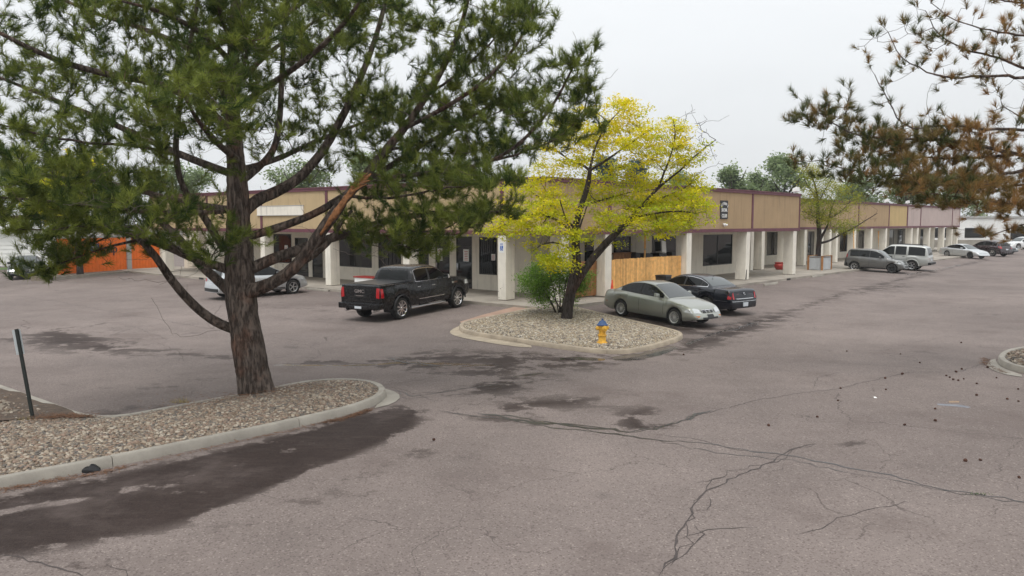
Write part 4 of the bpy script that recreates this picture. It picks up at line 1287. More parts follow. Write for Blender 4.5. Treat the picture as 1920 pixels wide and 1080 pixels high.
class Car:
    def __init__(s, name, label, P, body_m, rim_m=alloy):
        s.P = P; s.m = body_m
        L, W, H = P['L'], P['W'], P['H']
        s.root = empty(name); tag(s.root, label, P.get('cat', 'car'), 'parked vehicles')
        s.ra = P['ro']; s.fa = P['ro'] + P['wb']; s.cx = (s.ra + s.fa) / 2
        s.t = interp(P['deck']); s.r = interp(P['roof']); s.rx = (P['roof'][0][0], P['roof'][-1][0])
        s.skin()
        s.wheels(rim_m)

    def zroof(s, x):
        return max(float(s.r(x)), float(s.t(x))) if s.rx[0] <= x <= s.rx[1] else float(s.t(x))

    def halfw(s, x):
        P = s.P; L = P['L']; w0 = P['W'] / 2
        e = P.get('endr', (0.45, 0.6)); k = P.get('endk', (0.14, 0.18))
        f = 1.0
        if x < e[0]: f -= k[0] * (1 - math.sqrt(max(0, 1 - (1 - x / e[0]) ** 2)))
        if x > L - e[1]: f -= k[1] * (1 - math.sqrt(max(0, 1 - (1 - (L - x) / e[1]) ** 2)))
        f *= 1 - 0.03 * ((x - L / 2) / (L / 2)) ** 2
        return w0 * f

    def skin(s):
        P = s.P; L = P['L']; r = P['r']; ra = r * P.get('arch', 1.16); z0 = P.get('sill', 0.22)
        X = list(np.linspace(0, L, 34)) + [0.02, 0.06, 0.12, L - 0.02, L - 0.06, L - 0.12]
        for c in (s.ra, s.fa):
            X += [c + ra * math.cos(a) for a in np.linspace(0, math.pi, 15)] + [c - ra - 0.004, c + ra + 0.004]
        X += [p[0] for p in P['roof']] + [p[0] for p in P['deck']]
        X = sorted(set(round(min(max(x, 0), L), 4) for x in X))
        X = [x for i, x in enumerate(X) if i == 0 or x - X[i - 1] > 0.003]
        crown = P.get('crown', 0.035)
        rails = P.get('roofw', 0.72)
        rows = []
        for x in X:
            hw = s.halfw(x); t = float(s.t(x)); zr = s.zroof(x)
            b = z0
            de = min(x, L - x)
            if de < 0.5: b += (0.10 if x > L / 2 else P.get('rearlift', 0.10)) * (1 - de / 0.5)
            for c in (s.ra, s.fa):
                if abs(x - c) < ra: b = max(b, r + math.sqrt(ra * ra - (x - c) ** 2))
            b = min(b, t - 0.06)
            hg = zr - t; f = min(1, max(0, hg / (P['H'] - t)))
            wb_ = hw * P.get('shoulder', 0.90)
            yr = wb_ * (1 - f) * 0.97 + (P['W'] / 2 * rails) * f
            if f > 0: yr = min(yr, wb_ * 0.985)
            bel = P.get('bulge', 1.0)
            row = [(hw * 0.93, b), (hw * 0.975, b + 0.10 * (t - b)), (hw * 0.995, b + 0.35 * (t - b)), (hw * 1.0 * bel, b + 0.60 * (t - b)), (hw * 0.985, b + 0.80 * (t - b)), (hw * 0.955, b + 0.93 * (t - b)), (wb_, t),
                   (yr + (wb_ - yr) * 0.45, t + hg * 0.52), (yr, t + hg * 0.90 + 0.004), (yr * 0.93, t + hg * 0.975 + crown * 0.35), (yr * 0.75, t + hg + crown * 0.6), (yr * 0.4, t + hg + crown * 0.92), (0, t + hg + crown)]
            rows.append(row)
        m = len(rows[0]); V = []; F = []
        nose = P.get('nose', 0.16); tail = P.get('tail', 0.06)
        def xs_(x, j, z, zt, zb):
            # lean of the end faces: tops sit further in than the bumpers
            v = min(1, max(0, (z - zb) / max(0.05, zt - zb)))
            dF = max(0, 1 - (L - x) / 0.35); dR = max(0, 1 - x / 0.35)
            return x - nose * dF * (v ** 2) + tail * dR * (v ** 2)
        idx = {}
        for sd in (1, -1):
            for i, x in enumerate(X):
                for j, (y, z) in enumerate(rows[i]):
                    if j == m - 1 and sd == -1: idx[(i, j, sd)] = idx[(i, j, 1)]; continue
                    idx[(i, j, sd)] = len(V)
                    V.append((xs_(x, j, z, rows[i][6][1], rows[i][0][1]) - s.cx, y * sd, z))
        for sd in (1, -1):
            for i in range(len(X) - 1):
                for j in range(m - 1):
                    q = (idx[(i, j, sd)], idx[(i + 1, j, sd)], idx[(i + 1, j + 1, sd)], idx[(i, j + 1, sd)])
                    F.append(q if sd == -1 else q[::-1])
        # bulged end caps
        for i, sg in ((0, -1), (len(X) - 1, 1)):
            cols = [1.0, 0.72, 0.36, 0.0, -0.36, -0.72, -1.0]
            grid = []
            for j in range(m - 1):
                y, z = rows[i][j]; line = []
                x0 = V[idx[(i, j, 1)]][0]
                for c in cols:
                    if c == 1.0: line.append(idx[(i, j, 1)])
                    elif c == -1.0: line.append(idx[(i, j, -1)])
                    else:
                        line.append(len(V)); V.append((x0 + sg * P.get('capb', 0.05) * (1 - c * c), y * c, z + (0.0 if j < 6 else 0)))
                grid.append(line)
            top = [idx[(i, m - 1, 1)]] * len(cols)
            for j in range(m - 2):
                for k in range(len(cols) - 1):
                    q = (grid[j][k], grid[j][k + 1], grid[j + 1][k + 1], grid[j + 1][k])
                    F.append(q if sg == 1 else q[::-1])
            for k in range(len(cols) - 1):
                q = (grid[m - 2][k], grid[m - 2][k + 1], idx[(i, m - 1, 1)]); F.append(q if sg == 1 else q[::-1])
        me = mesh('body', V, F, True, P.get('sharp', 38))
        s.body = link('body', me, s.m, s.root)
        s.bvh = BVHTree.FromPolygons([Vector(v) for v in V], F)
        # underbody and wheel housings
        ub = MB(); hw = P['W'] / 2 * 0.90
        ub.box(0.25 - s.cx, L - 0.25 - s.cx, -hw * 0.80, hw * 0.80, z0 + 0.03, z0 + 0.22)
        for c in (s.ra, s.fa):
            for sd in (1, -1):
                arc = [(c - s.cx + ra * math.cos(a), r + ra * math.sin(a)) for a in np.linspace(-0.25, math.pi + 0.25, 13)]
                v = [(a, sd * hw * 1.02, b) for a, b in arc] + [(a, sd * hw * 0.52, b) for a, b in arc]
                n = len(arc)
                ub.add(v, [(k, k + 1, n + k + 1, n + k) for k in range(n - 1)] + [tuple(range(n, 2 * n))])
        ub.build('underbody', black_m, s.root)

    def wheels(s, rim_m):
        P = s.P; r = P['r']; w_ = P.get('tw', 0.215); y = P['W'] / 2 - w_ / 2 - 0.035
        for x in (s.ra, s.fa):
            for sd in (1, -1):
                mm = P.get('front_rim', rim_m) if x == s.fa else rim_m
                make_wheel(r, w_, P.get('rim', r * 0.66), P.get('style', 'five'), P.get('spokes', 5), s.root, (x - s.cx, sd * y, r), sd, mm)

    def patch(s, name, poly, axis, m, off=0.005, parent=None, grid=0.12, side=1, lim=3.2):
        """lay a flat outline on the body: axis side (x, z), front/rear (y, z) or top (x, y)"""
        poly = [Vector(p) for p in poly]
        P2 = resample(np.array([p[:] for p in poly]), min(grid, 0.1), True)
        P2 = [Vector(p) for p in P2]
        for p in poly:
            k = min(range(len(P2)), key=lambda i: (P2[i] - p).length); P2[k] = p.copy()
        arr = np.array([p[:] for p in P2]); lo, hi = arr.min(0), arr.max(0)
        gx, gy = np.meshgrid(np.arange(lo[0], hi[0], grid), np.arange(lo[1], hi[1], grid)); gx, gy = gx.ravel(), gy.ravel()
        k = sdist(arr, gx, gy) < -grid * 0.3 if len(gx) else np.zeros(0, bool)
        pts = P2 + [Vector((a, b)) for a, b in zip(gx[k], gy[k])]
        r_ = delaunay_2d_cdt(pts, [], [list(range(len(P2)))], 1, 1e-5)
        v = []; bad = set()
        for i, p in enumerate(r_[0]):
            if axis == 'side': o, d = Vector((p.x - s.cx, 4 * side, p.y)), Vector((0, -side, 0))
            elif axis == 'front': o, d = Vector((8, p.x, p.y)), Vector((-1, 0, 0))
            elif axis == 'rear': o, d = Vector((-8, p.x, p.y)), Vector((1, 0, 0))
            else: o, d = Vector((p.x - s.cx, p.y, 5)), Vector((0, 0, -1))
            h = s.bvh.ray_cast(o, d)
            if h[0] is None: bad.add(i); v.append(o); continue
            nrm = h[1] if h[1].dot(d) < 0 else -h[1]
            v.append(h[0] + nrm * off)
        def flat(q):     # drop pieces that fell through to a deeper surface
            return max((Vector(v[q[i]]) - Vector(v[q[i - 1]])).length / max(1e-6, (r_[0][q[i]] - r_[0][q[i - 1]]).length) for i in range(3)) < lim
        f = [tuple(q) for q in r_[2] if not any(i in bad for i in q) and flat(q)]
        if not f: return None
        f = [q if (Vector(v[q[1]]) - Vector(v[q[0]])).cross(Vector(v[q[2]]) - Vector(v[q[0]])).dot(Vector((0, side, 0)) if axis == 'side' else Vector((1, 0, 0)) if axis == 'front' else Vector((-1, 0, 0)) if axis == 'rear' else Vector((0, 0, 1))) > 0 else q[::-1] for q in f]
        return link(name, mesh(name, v, f, True, 40), m, parent or s.root)

    def side_windows(s, spans, m=None, trim=None, top=0.86, bot=0.05, mirror=True, frame=black_m, pad=0.03):
        x0, x1 = spans[0][0], spans[-1][1]
        def outline(a, b, lo, hi):
            xs2 = np.linspace(a, b, 14)
            bt = [(x, float(s.t(x)) + lo) for x in xs2]
            tp = [(x, float(s.t(x)) + max(lo + 0.004, (s.zroof(x) - float(s.t(x))) * hi)) for x in xs2]
            return bt + tp[::-1]
        for sd in (1, -1):
            fr = s.patch('window_frame', outline(x0 - pad, x1 + pad, bot - 0.02, top + 0.05), 'side', trim or frame, 0.004, side=sd)
            if trim is not None:
                s.patch('window_seal', outline(x0 - pad + 0.02, x1 + pad - 0.02, bot, top + 0.02), 'side', frame, 0.007, side=sd)
            for a, b in spans:
                s.patch('side_window', outline(a + 0.01, b - 0.01, bot, top), 'side', m or auto_glass, 0.011, side=sd)

    def windscreen(s, xa, xb, m=None, inset=0.93, name='windscreen', n=8, up=0.0):
        P = s.P
        xs2 = np.linspace(xa, xb, n); e = []
        for x in xs2:
            hw = s.halfw(x); t = float(s.t(x)); f = min(1, max(0, (s.zroof(x) - t) / (P['H'] - t)))
            wb_ = hw * P.get('shoulder', 0.90); yr = min(wb_ * (1 - f) * 0.97 + P['W'] / 2 * P.get('roofw', 0.72) * f, wb_ * 0.985)
            e.append((x, yr * inset))
        s.patch(name, e + [(x, -y) for x, y in e[::-1]], 'top', m or clear_glass, 0.006, lim=6)

    def seams(s, xs2, zlo=None, m=black_m, slope=0.0, wd=0.012):
        for sd in (1, -1):
            for x in xs2:
                t = float(s.t(x)); z0 = zlo or s.P.get('sill', .22) + 0.1
                s.patch('door_gap', [(x - wd / 2, z0), (x + wd / 2, z0), (x + wd / 2 + slope, t - 0.005), (x - wd / 2 + slope, t - 0.005)], 'side', m, 0.003, side=sd)

    def strip(s, name, x0, x1, z0, z1, m, off=0.012):
        for sd in (1, -1):
            s.patch(name, [(x0, z0), (x1, z0), (x1, z1), (x0, z1)], 'side', m, off, side=sd)

    def both(s, name, poly, axis, m, off=0.008):
        a = s.patch(name, poly, axis, m, off)
        b = s.patch(name, [(-y, z) for y, z in poly], axis, m, off)
        return a, b

    def mirrors(s, x, m, sz=1.0):
        for sd in (1, -1):
            z = float(s.t(x)) + 0.10; y = s.halfw(x) * s.P.get('shoulder', 0.9)
            o = MB().add([(x - s.cx + a * sz, sd * (y + b * sz), z + c * sz) for a, b, c in
                ((-0.07, 0.02, -0.05), (0.05, 0.0, -0.06), (0.04, 0.21, -0.03), (-0.07, 0.23, -0.03), (-0.07, 0.03, 0.08), (0.03, 0.02, 0.07), (0.02, 0.20, 0.08), (-0.07, 0.22, 0.10))],
                [(3, 2, 1, 0), (4, 5, 6, 7), (0, 1, 5, 4), (1, 2, 6, 5), (2, 3, 7, 6), (3, 0, 4, 7)]).build('mirror', m, s.root, bevel=0.018)

    def handles(s, xs2, m, dz=0.14, ln=0.16):
        for sd in (1, -1):
            for x in xs2:
                z = float(s.t(x)) - dz
                h = s.bvh.ray_cast(Vector((x - s.cx, 4 * sd, z)), Vector((0, -sd, 0)))
                if h[0] is None: continue
                y = h[0].y
                MB().box(x - s.cx - ln / 2, x - s.cx + ln / 2, min(y - sd * .01, y + sd * 0.03), max(y - sd * .01, y + sd * 0.03), z - 0.018, z + 0.018).build('door_handle', m, s.root, bevel=0.008)

    def plate(s, axis, y, z, m=plate_m):
        h = s.bvh.ray_cast(Vector((8 if axis == 'front' else -8, y, z)), Vector((-1 if axis == 'front' else 1, 0, 0)))
        x = h[0].x; sg = 1 if axis == 'front' else -1
        MB().box(min(x - sg * .01, x + sg * .018), max(x - sg * .01, x + sg * .018), y - 0.155, y + 0.155, z - 0.078, z + 0.078).build('licence_plate', m, s.root)

    def place(s, rear_px, front_px, side):
        """stand the car so that the wheels of one side touch the ground at two picture points"""
        a, b = G(*rear_px), G(*front_px)
        d = (b - a)[:2]; d /= np.linalg.norm(d)
        s.place_at((a + b)[:2] / 2, d, side)

    def place_at(s, mid, d, side):
        lt = np.array([-d[1], d[0]])
        y = (s.P['W'] / 2 - 0.14) * side
        c = mid - lt * y
        hwb = s.P['wb'] / 2
        zf = float(terrain(*(c + d * hwb))); zr = float(terrain(*(c - d * hwb)))
        zl = float(terrain(*(c + lt * 0.8))); zrr = float(terrain(*(c - lt * 0.8)))
        X = Vector((d[0] * 2 * hwb, d[1] * 2 * hwb, zf - zr)).normalized()
        Y = Vector((lt[0] * 1.6, lt[1] * 1.6, zl - zrr)).normalized()
        Z = X.cross(Y).normalized(); Y = Z.cross(X)
        M = Matrix((X, Y, Z)).transposed().to_4x4()
        M.translation = Vector((c[0], c[1], (zf + zr) / 2 + 0.002))
        s.root.matrix_world = M

# ------------------------------------------------------------------ black pickup
blk = paint('black_paint', (0.004, 0.004, 0.005), 0.0, 0.25, 0.25, 0.35)
c = Car('pickup_truck', 'black crew cab pickup with chrome wheels parked nose in by the glass doors', dict(
    L=5.9, W=2.06, H=1.92, wb=3.74, ro=1.22, r=0.42, rim=0.285, tw=0.28, style='split', spokes=9, sill=0.44, arch=1.17, shoulder=0.965, roofw=0.78, cat='pickup',
    deck=[(0, 1.34), (0.03, 1.37), (1.0, 1.37), (1.93, 1.38), (2.1, 1.30), (3.0, 1.29), (4.1, 1.30), (4.3, 1.33), (5.0, 1.31), (5.55, 1.24), (5.8, 1.16), (5.9, 1.06)],
    roof=[(1.90, 1.38), (1.97, 1.66), (2.06, 1.83), (2.3, 1.90), (2.8, 1.92), (3.35, 1.90), (3.7, 1.80), (4.02, 1.57), (4.32, 1.33)], nose=0.05, tail=0.02, capb=0.03, crown=0.03, endk=(0.05, 0.10), endr=(0.3, 0.4), rearlift=0.08), blk, chrome)
c.side_windows([(2.12, 2.95), (3.04, 4.08)], trim=chrome, top=0.84, bot=0.07)
c.windscreen(3.72, 4.24); c.patch('rear_window', [(-0.74, 1.43), (0.74, 1.43), (0.68, 1.78), (-0.68, 1.78)], 'rear', auto_glass, 0.008, lim=6)
c.patch('bed_cover', [(0.10, -0.86), (1.86, -0.86), (1.86, 0.86), (0.10, 0.86)], 'top', mat('tonneau_vinyl', (0.02, 0.02, 0.021), 0.32, var=0.1), 0.02)
c.both('tail_lamp', [(0.77, 0.93), (0.925, 0.90), (0.925, 1.28), (0.79, 1.29)], 'rear', tail_m, 0.012)
for sd in (1, -1): c.patch('tail_lamp', [(0.025, 0.92), (0.17, 0.92), (0.14, 1.26), (0.035, 1.26)], 'side', tail_m, 0.010, side=sd, lim=9)
c.patch('tailgate_gap', [(-0.80, 0.79), (0.80, 0.79), (0.80, 0.805), (-0.80, 0.805)], 'rear', shade_in, 0.003)
for y in (-0.79, 0.79): c.patch('tailgate_gap', [(y - 0.006, 0.8), (y + 0.006, 0.8), (y + 0.006, 1.32), (y - 0.006, 1.32)], 'rear', shade_in, 0.003)
c.patch('tailgate_step', [(-0.55, 0.94), (0.55, 0.94), (0.55, 0.955), (-0.55, 0.955)], 'rear', shade_in, 0.003)
c.patch('badge', [(-0.24, 0.975), (0.24, 0.975), (0.24, 0.995), (-0.24, 0.995)], 'rear', chrome, 0.006)
bm_ = MB(); bm_.box(-0.12, 0.10, -1.0, 1.0, 0.50, 0.72); bm_.box(-0.14, 0.02, -0.45, 0.45, 0.46, 0.62)
b_ = bm_.build('rear_bumper', blk, c.root, bevel=0.03); b_.location.x = -c.cx
MB().box(-0.155, -0.142, -0.16, 0.16, 0.515, 0.605).build('licence_plate', plate_m, c.root).location.x = -c.cx
for sd in (1, -1):
    MB().tube([(-0.10, sd * 0.66, 0.44), (0.25, sd * 0.66, 0.46)], 0.055, 12).build('exhaust_tip', chrome, c.root, smooth=True).location.x = -c.cx
    MB().box(1.78, 4.05, sd * 0.93 - 0.07, sd * 0.93 + 0.07, 0.36, 0.40).build('running_board', alloy, c.root, bevel=0.012).location.x = -c.cx
    MB().box(1.78, 4.05, sd * 0.985 - 0.012, sd * 0.985 + 0.012, 0.345, 0.385).build('step_edge', chrome, c.root).location.x = -c.cx
me = text_mesh('GMC', 0.17, 0.012, 0.006); me.transform(Matrix.Rotation(-math.pi / 2, 4, 'Z') @ Matrix.Rotation(math.pi / 2, 4, 'X') )
xr = c.bvh.ray_cast(Vector((-8, 0, 1.15)), Vector((1, 0, 0)))[0].x
me.transform(Matrix.Diagonal((1, 1.25, 1, 1)))
link('badge_lettering', me, chrome, c.root, (xr - 0.012, 0, 1.10))
c.seams((2.02, 3.0, 4.12), 0.52); c.seams((1.93,), 0.5); c.mirrors(3.98, chrome, 1.25); c.handles((2.25, 3.2), chrome, 0.15, 0.20)
for sd in (1, -1):
    c.patch('headlight', [(5.45, 0.98), (5.85, 0.98), (5.82, 1.14), (5.5, 1.16)], 'side', head_m, 0.008, side=sd)
    c.patch('fender_badge', [(4.5, 1.08), (4.9, 1.08), (4.88, 1.16), (4.5, 1.16)], 'side', chrome, 0.008, side=sd)
    for cxw in (c.ra, c.fa):
        arc = [(cxw - c.cx + 0.50 * math.cos(a), sd * 1.01, 0.42 + 0.50 * math.sin(a)) for a in np.linspace(-0.05, math.pi + 0.05, 16)]
        MB().tube(arc, 0.035, 6).build('arch_moulding', black_m, c.root, smooth=True)
c.patch('grille', [(-0.62, 0.72), (0.62, 0.72), (0.66, 1.12), (-0.66, 1.12)], 'front', chrome, 0.01)
c.strip('door_trim', 2.2, 4.0, 0.66, 0.69, chrome, 0.008)
c.place((738, 601), (866, 574.5), -1)
TRUCK = c

# ------------------------------------------------------------------ pale green sedan
SEDAN = dict(L=4.67, W=1.79, H=1.43, wb=2.67, ro=1.06, r=0.315, rim=0.205, style='fan', spokes=15, sill=0.23, arch=1.15, roofw=0.66, shoulder=0.90,
    deck=[(0, 0.78), (0.04, 0.88), (0.2, 0.955), (0.9, 0.985), (1.8, 0.95), (2.8, 0.92), (3.4, 0.915), (3.9, 0.84), (4.35, 0.73), (4.58, 0.63), (4.67, 0.54)],
    roof=[(0.62, 0.985), (1.0, 1.18), (1.45, 1.36), (2.0, 1.43), (2.45, 1.39), (2.9, 1.20), (3.42, 0.915)], nose=0.14, tail=0.10, endk=(0.20, 0.26), endr=(0.6, 0.8), capb=0.08)
silver_green = paint('pale_green_paint', (0.33, 0.34, 0.30), 0.6, 0.34)
c = Car('sedan', 'pale grey green sedan facing out beside the hydrant island', SEDAN, silver_green, hubcap)
c.side_windows([(1.02, 1.98), (2.05, 3.12)], top=0.87)
c.windscreen(2.55, 3.36); c.windscreen(0.70, 1.36, name='rear_window')
c.both('headlight', [(0.40, 0.52), (0.78, 0.55), (0.80, 0.66), (0.62, 0.70), (0.42, 0.66)], 'front', head_m, 0.010)
for sd in (1, -1):
    c.patch('headlight', [(4.18, 0.57), (4.50, 0.53), (4.50, 0.63), (4.30, 0.68)], 'side', head_m, 0.008, side=sd)
    c.patch('marker_light', [(4.15, 0.42), (4.28, 0.42), (4.28, 0.46), (4.15, 0.46)], 'side', amber, 0.006, side=sd)
    c.patch('marker_light', [(0.22, 0.52), (0.36, 0.52), (0.36, 0.555), (0.22, 0.555)], 'side', red_p, 0.006, side=sd)
    c.patch('tail_lamp', [(0.02, 0.70), (0.12, 0.70), (0.12, 0.86), (0.04, 0.86)], 'side', tail_m, 0.008, side=sd)
for k in (-1, 0, 1):
    c.patch('grille', [(k * 0.205 - 0.085, 0.54), (k * 0.205 + 0.085, 0.54), (k * 0.205 + 0.09, 0.64), (k * 0.205 - 0.09, 0.64)], 'front', chrome, 0.010)
    c.patch('grille_opening', [(k * 0.205 - 0.07, 0.55), (k * 0.205 + 0.07, 0.55), (k * 0.205 + 0.075, 0.63), (k * 0.205 - 0.075, 0.63)], 'front', black_m, 0.014)
c.both('marker_light', [(0.50, 0.40), (0.72, 0.40), (0.72, 0.45), (0.50, 0.45)], 'front', amber, 0.008)
c.patch('air_intake', [(-0.42, 0.335), (0.42, 0.335), (0.42, 0.40), (-0.42, 0.40)], 'front', black_m, 0.008)
c.patch('licence_bracket', [(-0.17, 0.38), (0.17, 0.38), (0.17, 0.49), (-0.17, 0.49)], 'front', black_m, 0.014)
c.seams((1.06, 2.02, 3.22), 0.33, shade_in); c.strip('side_moulding', 1.45, 3.25, 0.50, 0.525, silver_green, 0.012); c.mirrors(2.95, silver_green); c.handles((1.30, 2.30), silver_green, 0.13)
for sd in (1, -1): c.patch('fuel_flap', [(0.45, 0.76), (0.62, 0.76), (0.62, 0.84), (0.45, 0.84)], 'side', silver_green, 0.006, side=sd)
for y in (-0.3, 0.25):
    MB().tube([(3.30 - c.cx, y, 0.985), (3.05 - c.cx, y + 0.45, 1.12)], 0.008, 5).build('wiper', black_m, c.root)
c.place((1155, 590.5), (1279, 613), -1)
SED_D = (G(1279, 613) - G(1155, 590.5))[:2]; SED_D /= np.linalg.norm(SED_D)

# ------------------------------------------------------------------ black luxury sedan
navy = paint('blue_black_paint', (0.004, 0.006, 0.012), 0.0, 0.22, 0.3, 0.4)
c = Car('sedan', 'black sedan with chrome window line parked beside the pale green sedan', dict(
    L=5.27, W=1.90, H=1.47, wb=2.94, ro=1.22, r=0.335, rim=0.225, style='five', spokes=7, sill=0.24, roofw=0.66, shoulder=0.91,
    deck=[(0, 0.86), (0.03, 0.98), (0.2, 1.05), (1.0, 1.06), (2.2, 1.01), (3.3, 0.97), (3.75, 0.965), (4.5, 0.89), (5.0, 0.80), (5.2, 0.72), (5.27, 0.6)],
    roof=[(0.98, 1.06), (1.35, 1.26), (1.75, 1.41), (2.3, 1.47), (2.8, 1.43), (3.3, 1.22), (3.78, 0.965)], nose=0.10, tail=0.08, endk=(0.13, 0.18), endr=(0.45, 0.6), capb=0.05), navy, chrome)
c.side_windows([(1.25, 1.55), (1.60, 2.40), (2.47, 3.45)], m=auto_glass, trim=chrome, top=0.86)
c.windscreen(2.92, 3.72); c.windscreen(1.06, 1.68, name='rear_window')
c.both('tail_lamp', [(0.66, 0.70), (0.76, 0.70), (0.76, 0.97), (0.69, 0.98)], 'rear', tail_m, 0.014)
for sd in (1, -1): c.patch('tail_lamp', [(0.05, 0.70), (0.20, 0.70), (0.16, 0.97), (0.09, 0.97)], 'side', tail_m, 0.012, side=sd, lim=9)
c.patch('trim_bar', [(-0.62, 0.70), (0.62, 0.70), (0.62, 0.725), (-0.62, 0.725)], 'rear', chrome, 0.010)
c.patch('bumper_line', [(-0.88, 0.60), (0.88, 0.60), (0.88, 0.615), (-0.88, 0.615)], 'rear', chrome, 0.006)
c.patch('badge', [(0.07 * math.cos(a), 0.90 + 0.055 * math.sin(a)) for a in np.linspace(0, 6.28, 14)[:-1]], 'rear', chrome, 0.012)
c.patch('badge_center', [(0.05 * math.cos(a), 0.90 + 0.038 * math.sin(a)) for a in np.linspace(0, 6.28, 14)[:-1]], 'rear', black_m, 0.016)
c.plate('rear', 0.0, 0.48); c.strip('side_moulding', 1.6, 4.0, 0.53, 0.55, chrome, 0.010); c.strip('side_moulding', 0.1, 0.85, 0.60, 0.615, chrome, 0.008)
c.seams((1.5, 2.44, 3.5), 0.34, shade_in); c.mirrors(3.3, navy); c.handles((1.75, 2.7), navy, 0.14)
MB().tube([(1.62 - c.cx, 0, 1.44), (1.55 - c.cx, 0, 1.52)], 0.012, 6).build('antenna', black_m, c.root)
_d = -SED_D
_a = G(1366, 594)[:2] ; c.place_at(_a + _d * (c.cx - 0.15), _d, 1)

# ------------------------------------------------------------------ silver crossover behind the trunk
silver = paint('silver_paint', (0.50, 0.52, 0.53), 0.6, 0.30)
EQ = dict(L=4.77, W=1.84, H=1.66, wb=2.86, ro=0.98, r=0.36, rim=0.23, style='split', spokes=5, sill=0.27, roofw=0.70, shoulder=0.92, cat='suv',
    deck=[(0, 0.86), (0.04, 1.0), (0.2, 1.07), (1.2, 1.07), (2.4, 1.02), (3.5, 1.0), (4.1, 0.95), (4.5, 0.86), (4.7, 0.72), (4.77, 0.6)],
    roof=[(0.10, 1.04), (0.35, 1.36), (0.7, 1.57), (1.2, 1.64), (1.9, 1.66), (2.5, 1.58), (3.0, 1.33), (3.5, 1.0)], nose=0.10, tail=0.10, endk=(0.14, 0.22), endr=(0.5, 0.7), capb=0.06)
c = Car('crossover', 'silver crossover parked behind the big pine trunk', EQ, silver, alloy)
c.side_windows([(0.55, 1.05), (1.12, 2.0), (2.07, 3.15)], top=0.84); c.windscreen(2.6, 3.42)
c.patch('rear_window', [(-0.66, 1.10), (0.66, 1.10), (0.55, 1.46), (-0.55, 1.46)], 'rear', auto_glass, 0.010)
c.both('tail_lamp', [(0.60, 0.84), (0.74, 0.84), (0.74, 0.98), (0.62, 1.0)], 'rear', tail_m, 0.012)
for sd in (1, -1):
    c.patch('tail_lamp', [(0.06, 0.80), (0.32, 0.84), (0.30, 1.03), (0.14, 1.00)], 'side', tail_m, 0.012, side=sd, lim=9)
    c.patch('headlight', [(4.1, 0.72), (4.6, 0.68), (4.55, 0.82), (4.15, 0.88)], 'side', head_m, 0.008, side=sd)
c.strip('lower_cladding', 1.4, 3.4, 0.29, 0.40, black_m, 0.010); c.patch('rear_cladding', [(-0.85, 0.40), (0.85, 0.40), (0.85, 0.55), (-0.85, 0.55)], 'rear', black_m, 0.010)
c.plate('rear', 0, 0.78); c.seams((1.1, 2.04, 3.2), 0.42, shade_in); c.mirrors(3.0, silver); c.handles((1.35, 2.35), silver, 0.12)
c.place((432, 562.5), (563, 549.5), -1)

# ------------------------------------------------------------------ boxy grey hatchback
grey_car = paint('titanium_paint', (0.135, 0.135, 0.13), 0.5, 0.34)
c = Car('hatchback', 'boxy dark grey hatchback parked in front of the old silver SUV', dict(
    L=4.14, W=1.80, H=1.61, wb=2.57, ro=0.74, r=0.325, rim=0.215, style='thin', spokes=6, sill=0.25, roofw=0.76, shoulder=0.93, arch=1.18, cat='hatchback',
    deck=[(0, 0.80), (0.03, 0.95), (0.2, 1.06), (1.2, 1.04), (2.2, 1.0), (3.0, 0.98), (3.5, 0.94), (3.9, 0.82), (4.08, 0.70), (4.14, 0.58)],
    roof=[(0.06, 1.0), (0.18, 1.40), (0.34, 1.56), (0.8, 1.60), (1.7, 1.61), (2.2, 1.55), (2.65, 1.28), (3.05, 0.98)], nose=0.10, tail=0.06, endk=(0.10, 0.22), endr=(0.3, 0.6), capb=0.06,
    front_rim=mat('black_steel_rim', (0.025, 0.025, 0.025), 0.5, var=0)), grey_car, alloy)
c.side_windows([(0.42, 0.98), (1.0, 1.72), (1.78, 2.72)], top=0.84, bot=0.06); c.windscreen(2.25, 2.98)
for sd in (1, -1):
    c.patch('headlight', [(3.45, 0.72), (3.98, 0.66), (3.95, 0.76), (3.55, 0.84)], 'side', head_m, 0.008, side=sd)
    c.patch('tail_lamp', [(0.04, 0.98), (0.22, 0.98), (0.24, 1.38), (0.14, 1.38)], 'side', tail_m, 0.010, side=sd)
    c.patch('rear_cladding', [(0.0, 0.36), (0.30, 0.36), (0.22, 0.62), (0.0, 0.66)], 'side', black_m, 0.008, side=sd)
c.both('headlight', [(0.48, 0.66), (0.80, 0.68), (0.80, 0.80), (0.52, 0.78)], 'front', head_m, 0.01)
c.patch('grille', [(-0.62, 0.30), (0.62, 0.30), (0.55, 0.54), (-0.55, 0.54)], 'front', black_m, 0.012)
c.patch('upper_grille', [(-0.40, 0.64), (0.40, 0.64), (0.42, 0.70), (-0.42, 0.70)], 'front', black_m, 0.012)
c.strip('sill_trim', 1.2, 2.9, 0.27, 0.33, black_m, 0.008); c.seams((0.98, 1.75, 2.78), 0.36, shade_in); c.mirrors(2.52, grey_car); c.handles((1.2, 2.0), grey_car, 0.12)
c.place((1599.5, 507.5), (1674, 512.5), -1)
SOUL_D = (G(1674, 512.5) - G(1599.5, 507.5))[:2]; SOUL_D /= np.linalg.norm(SOUL_D)

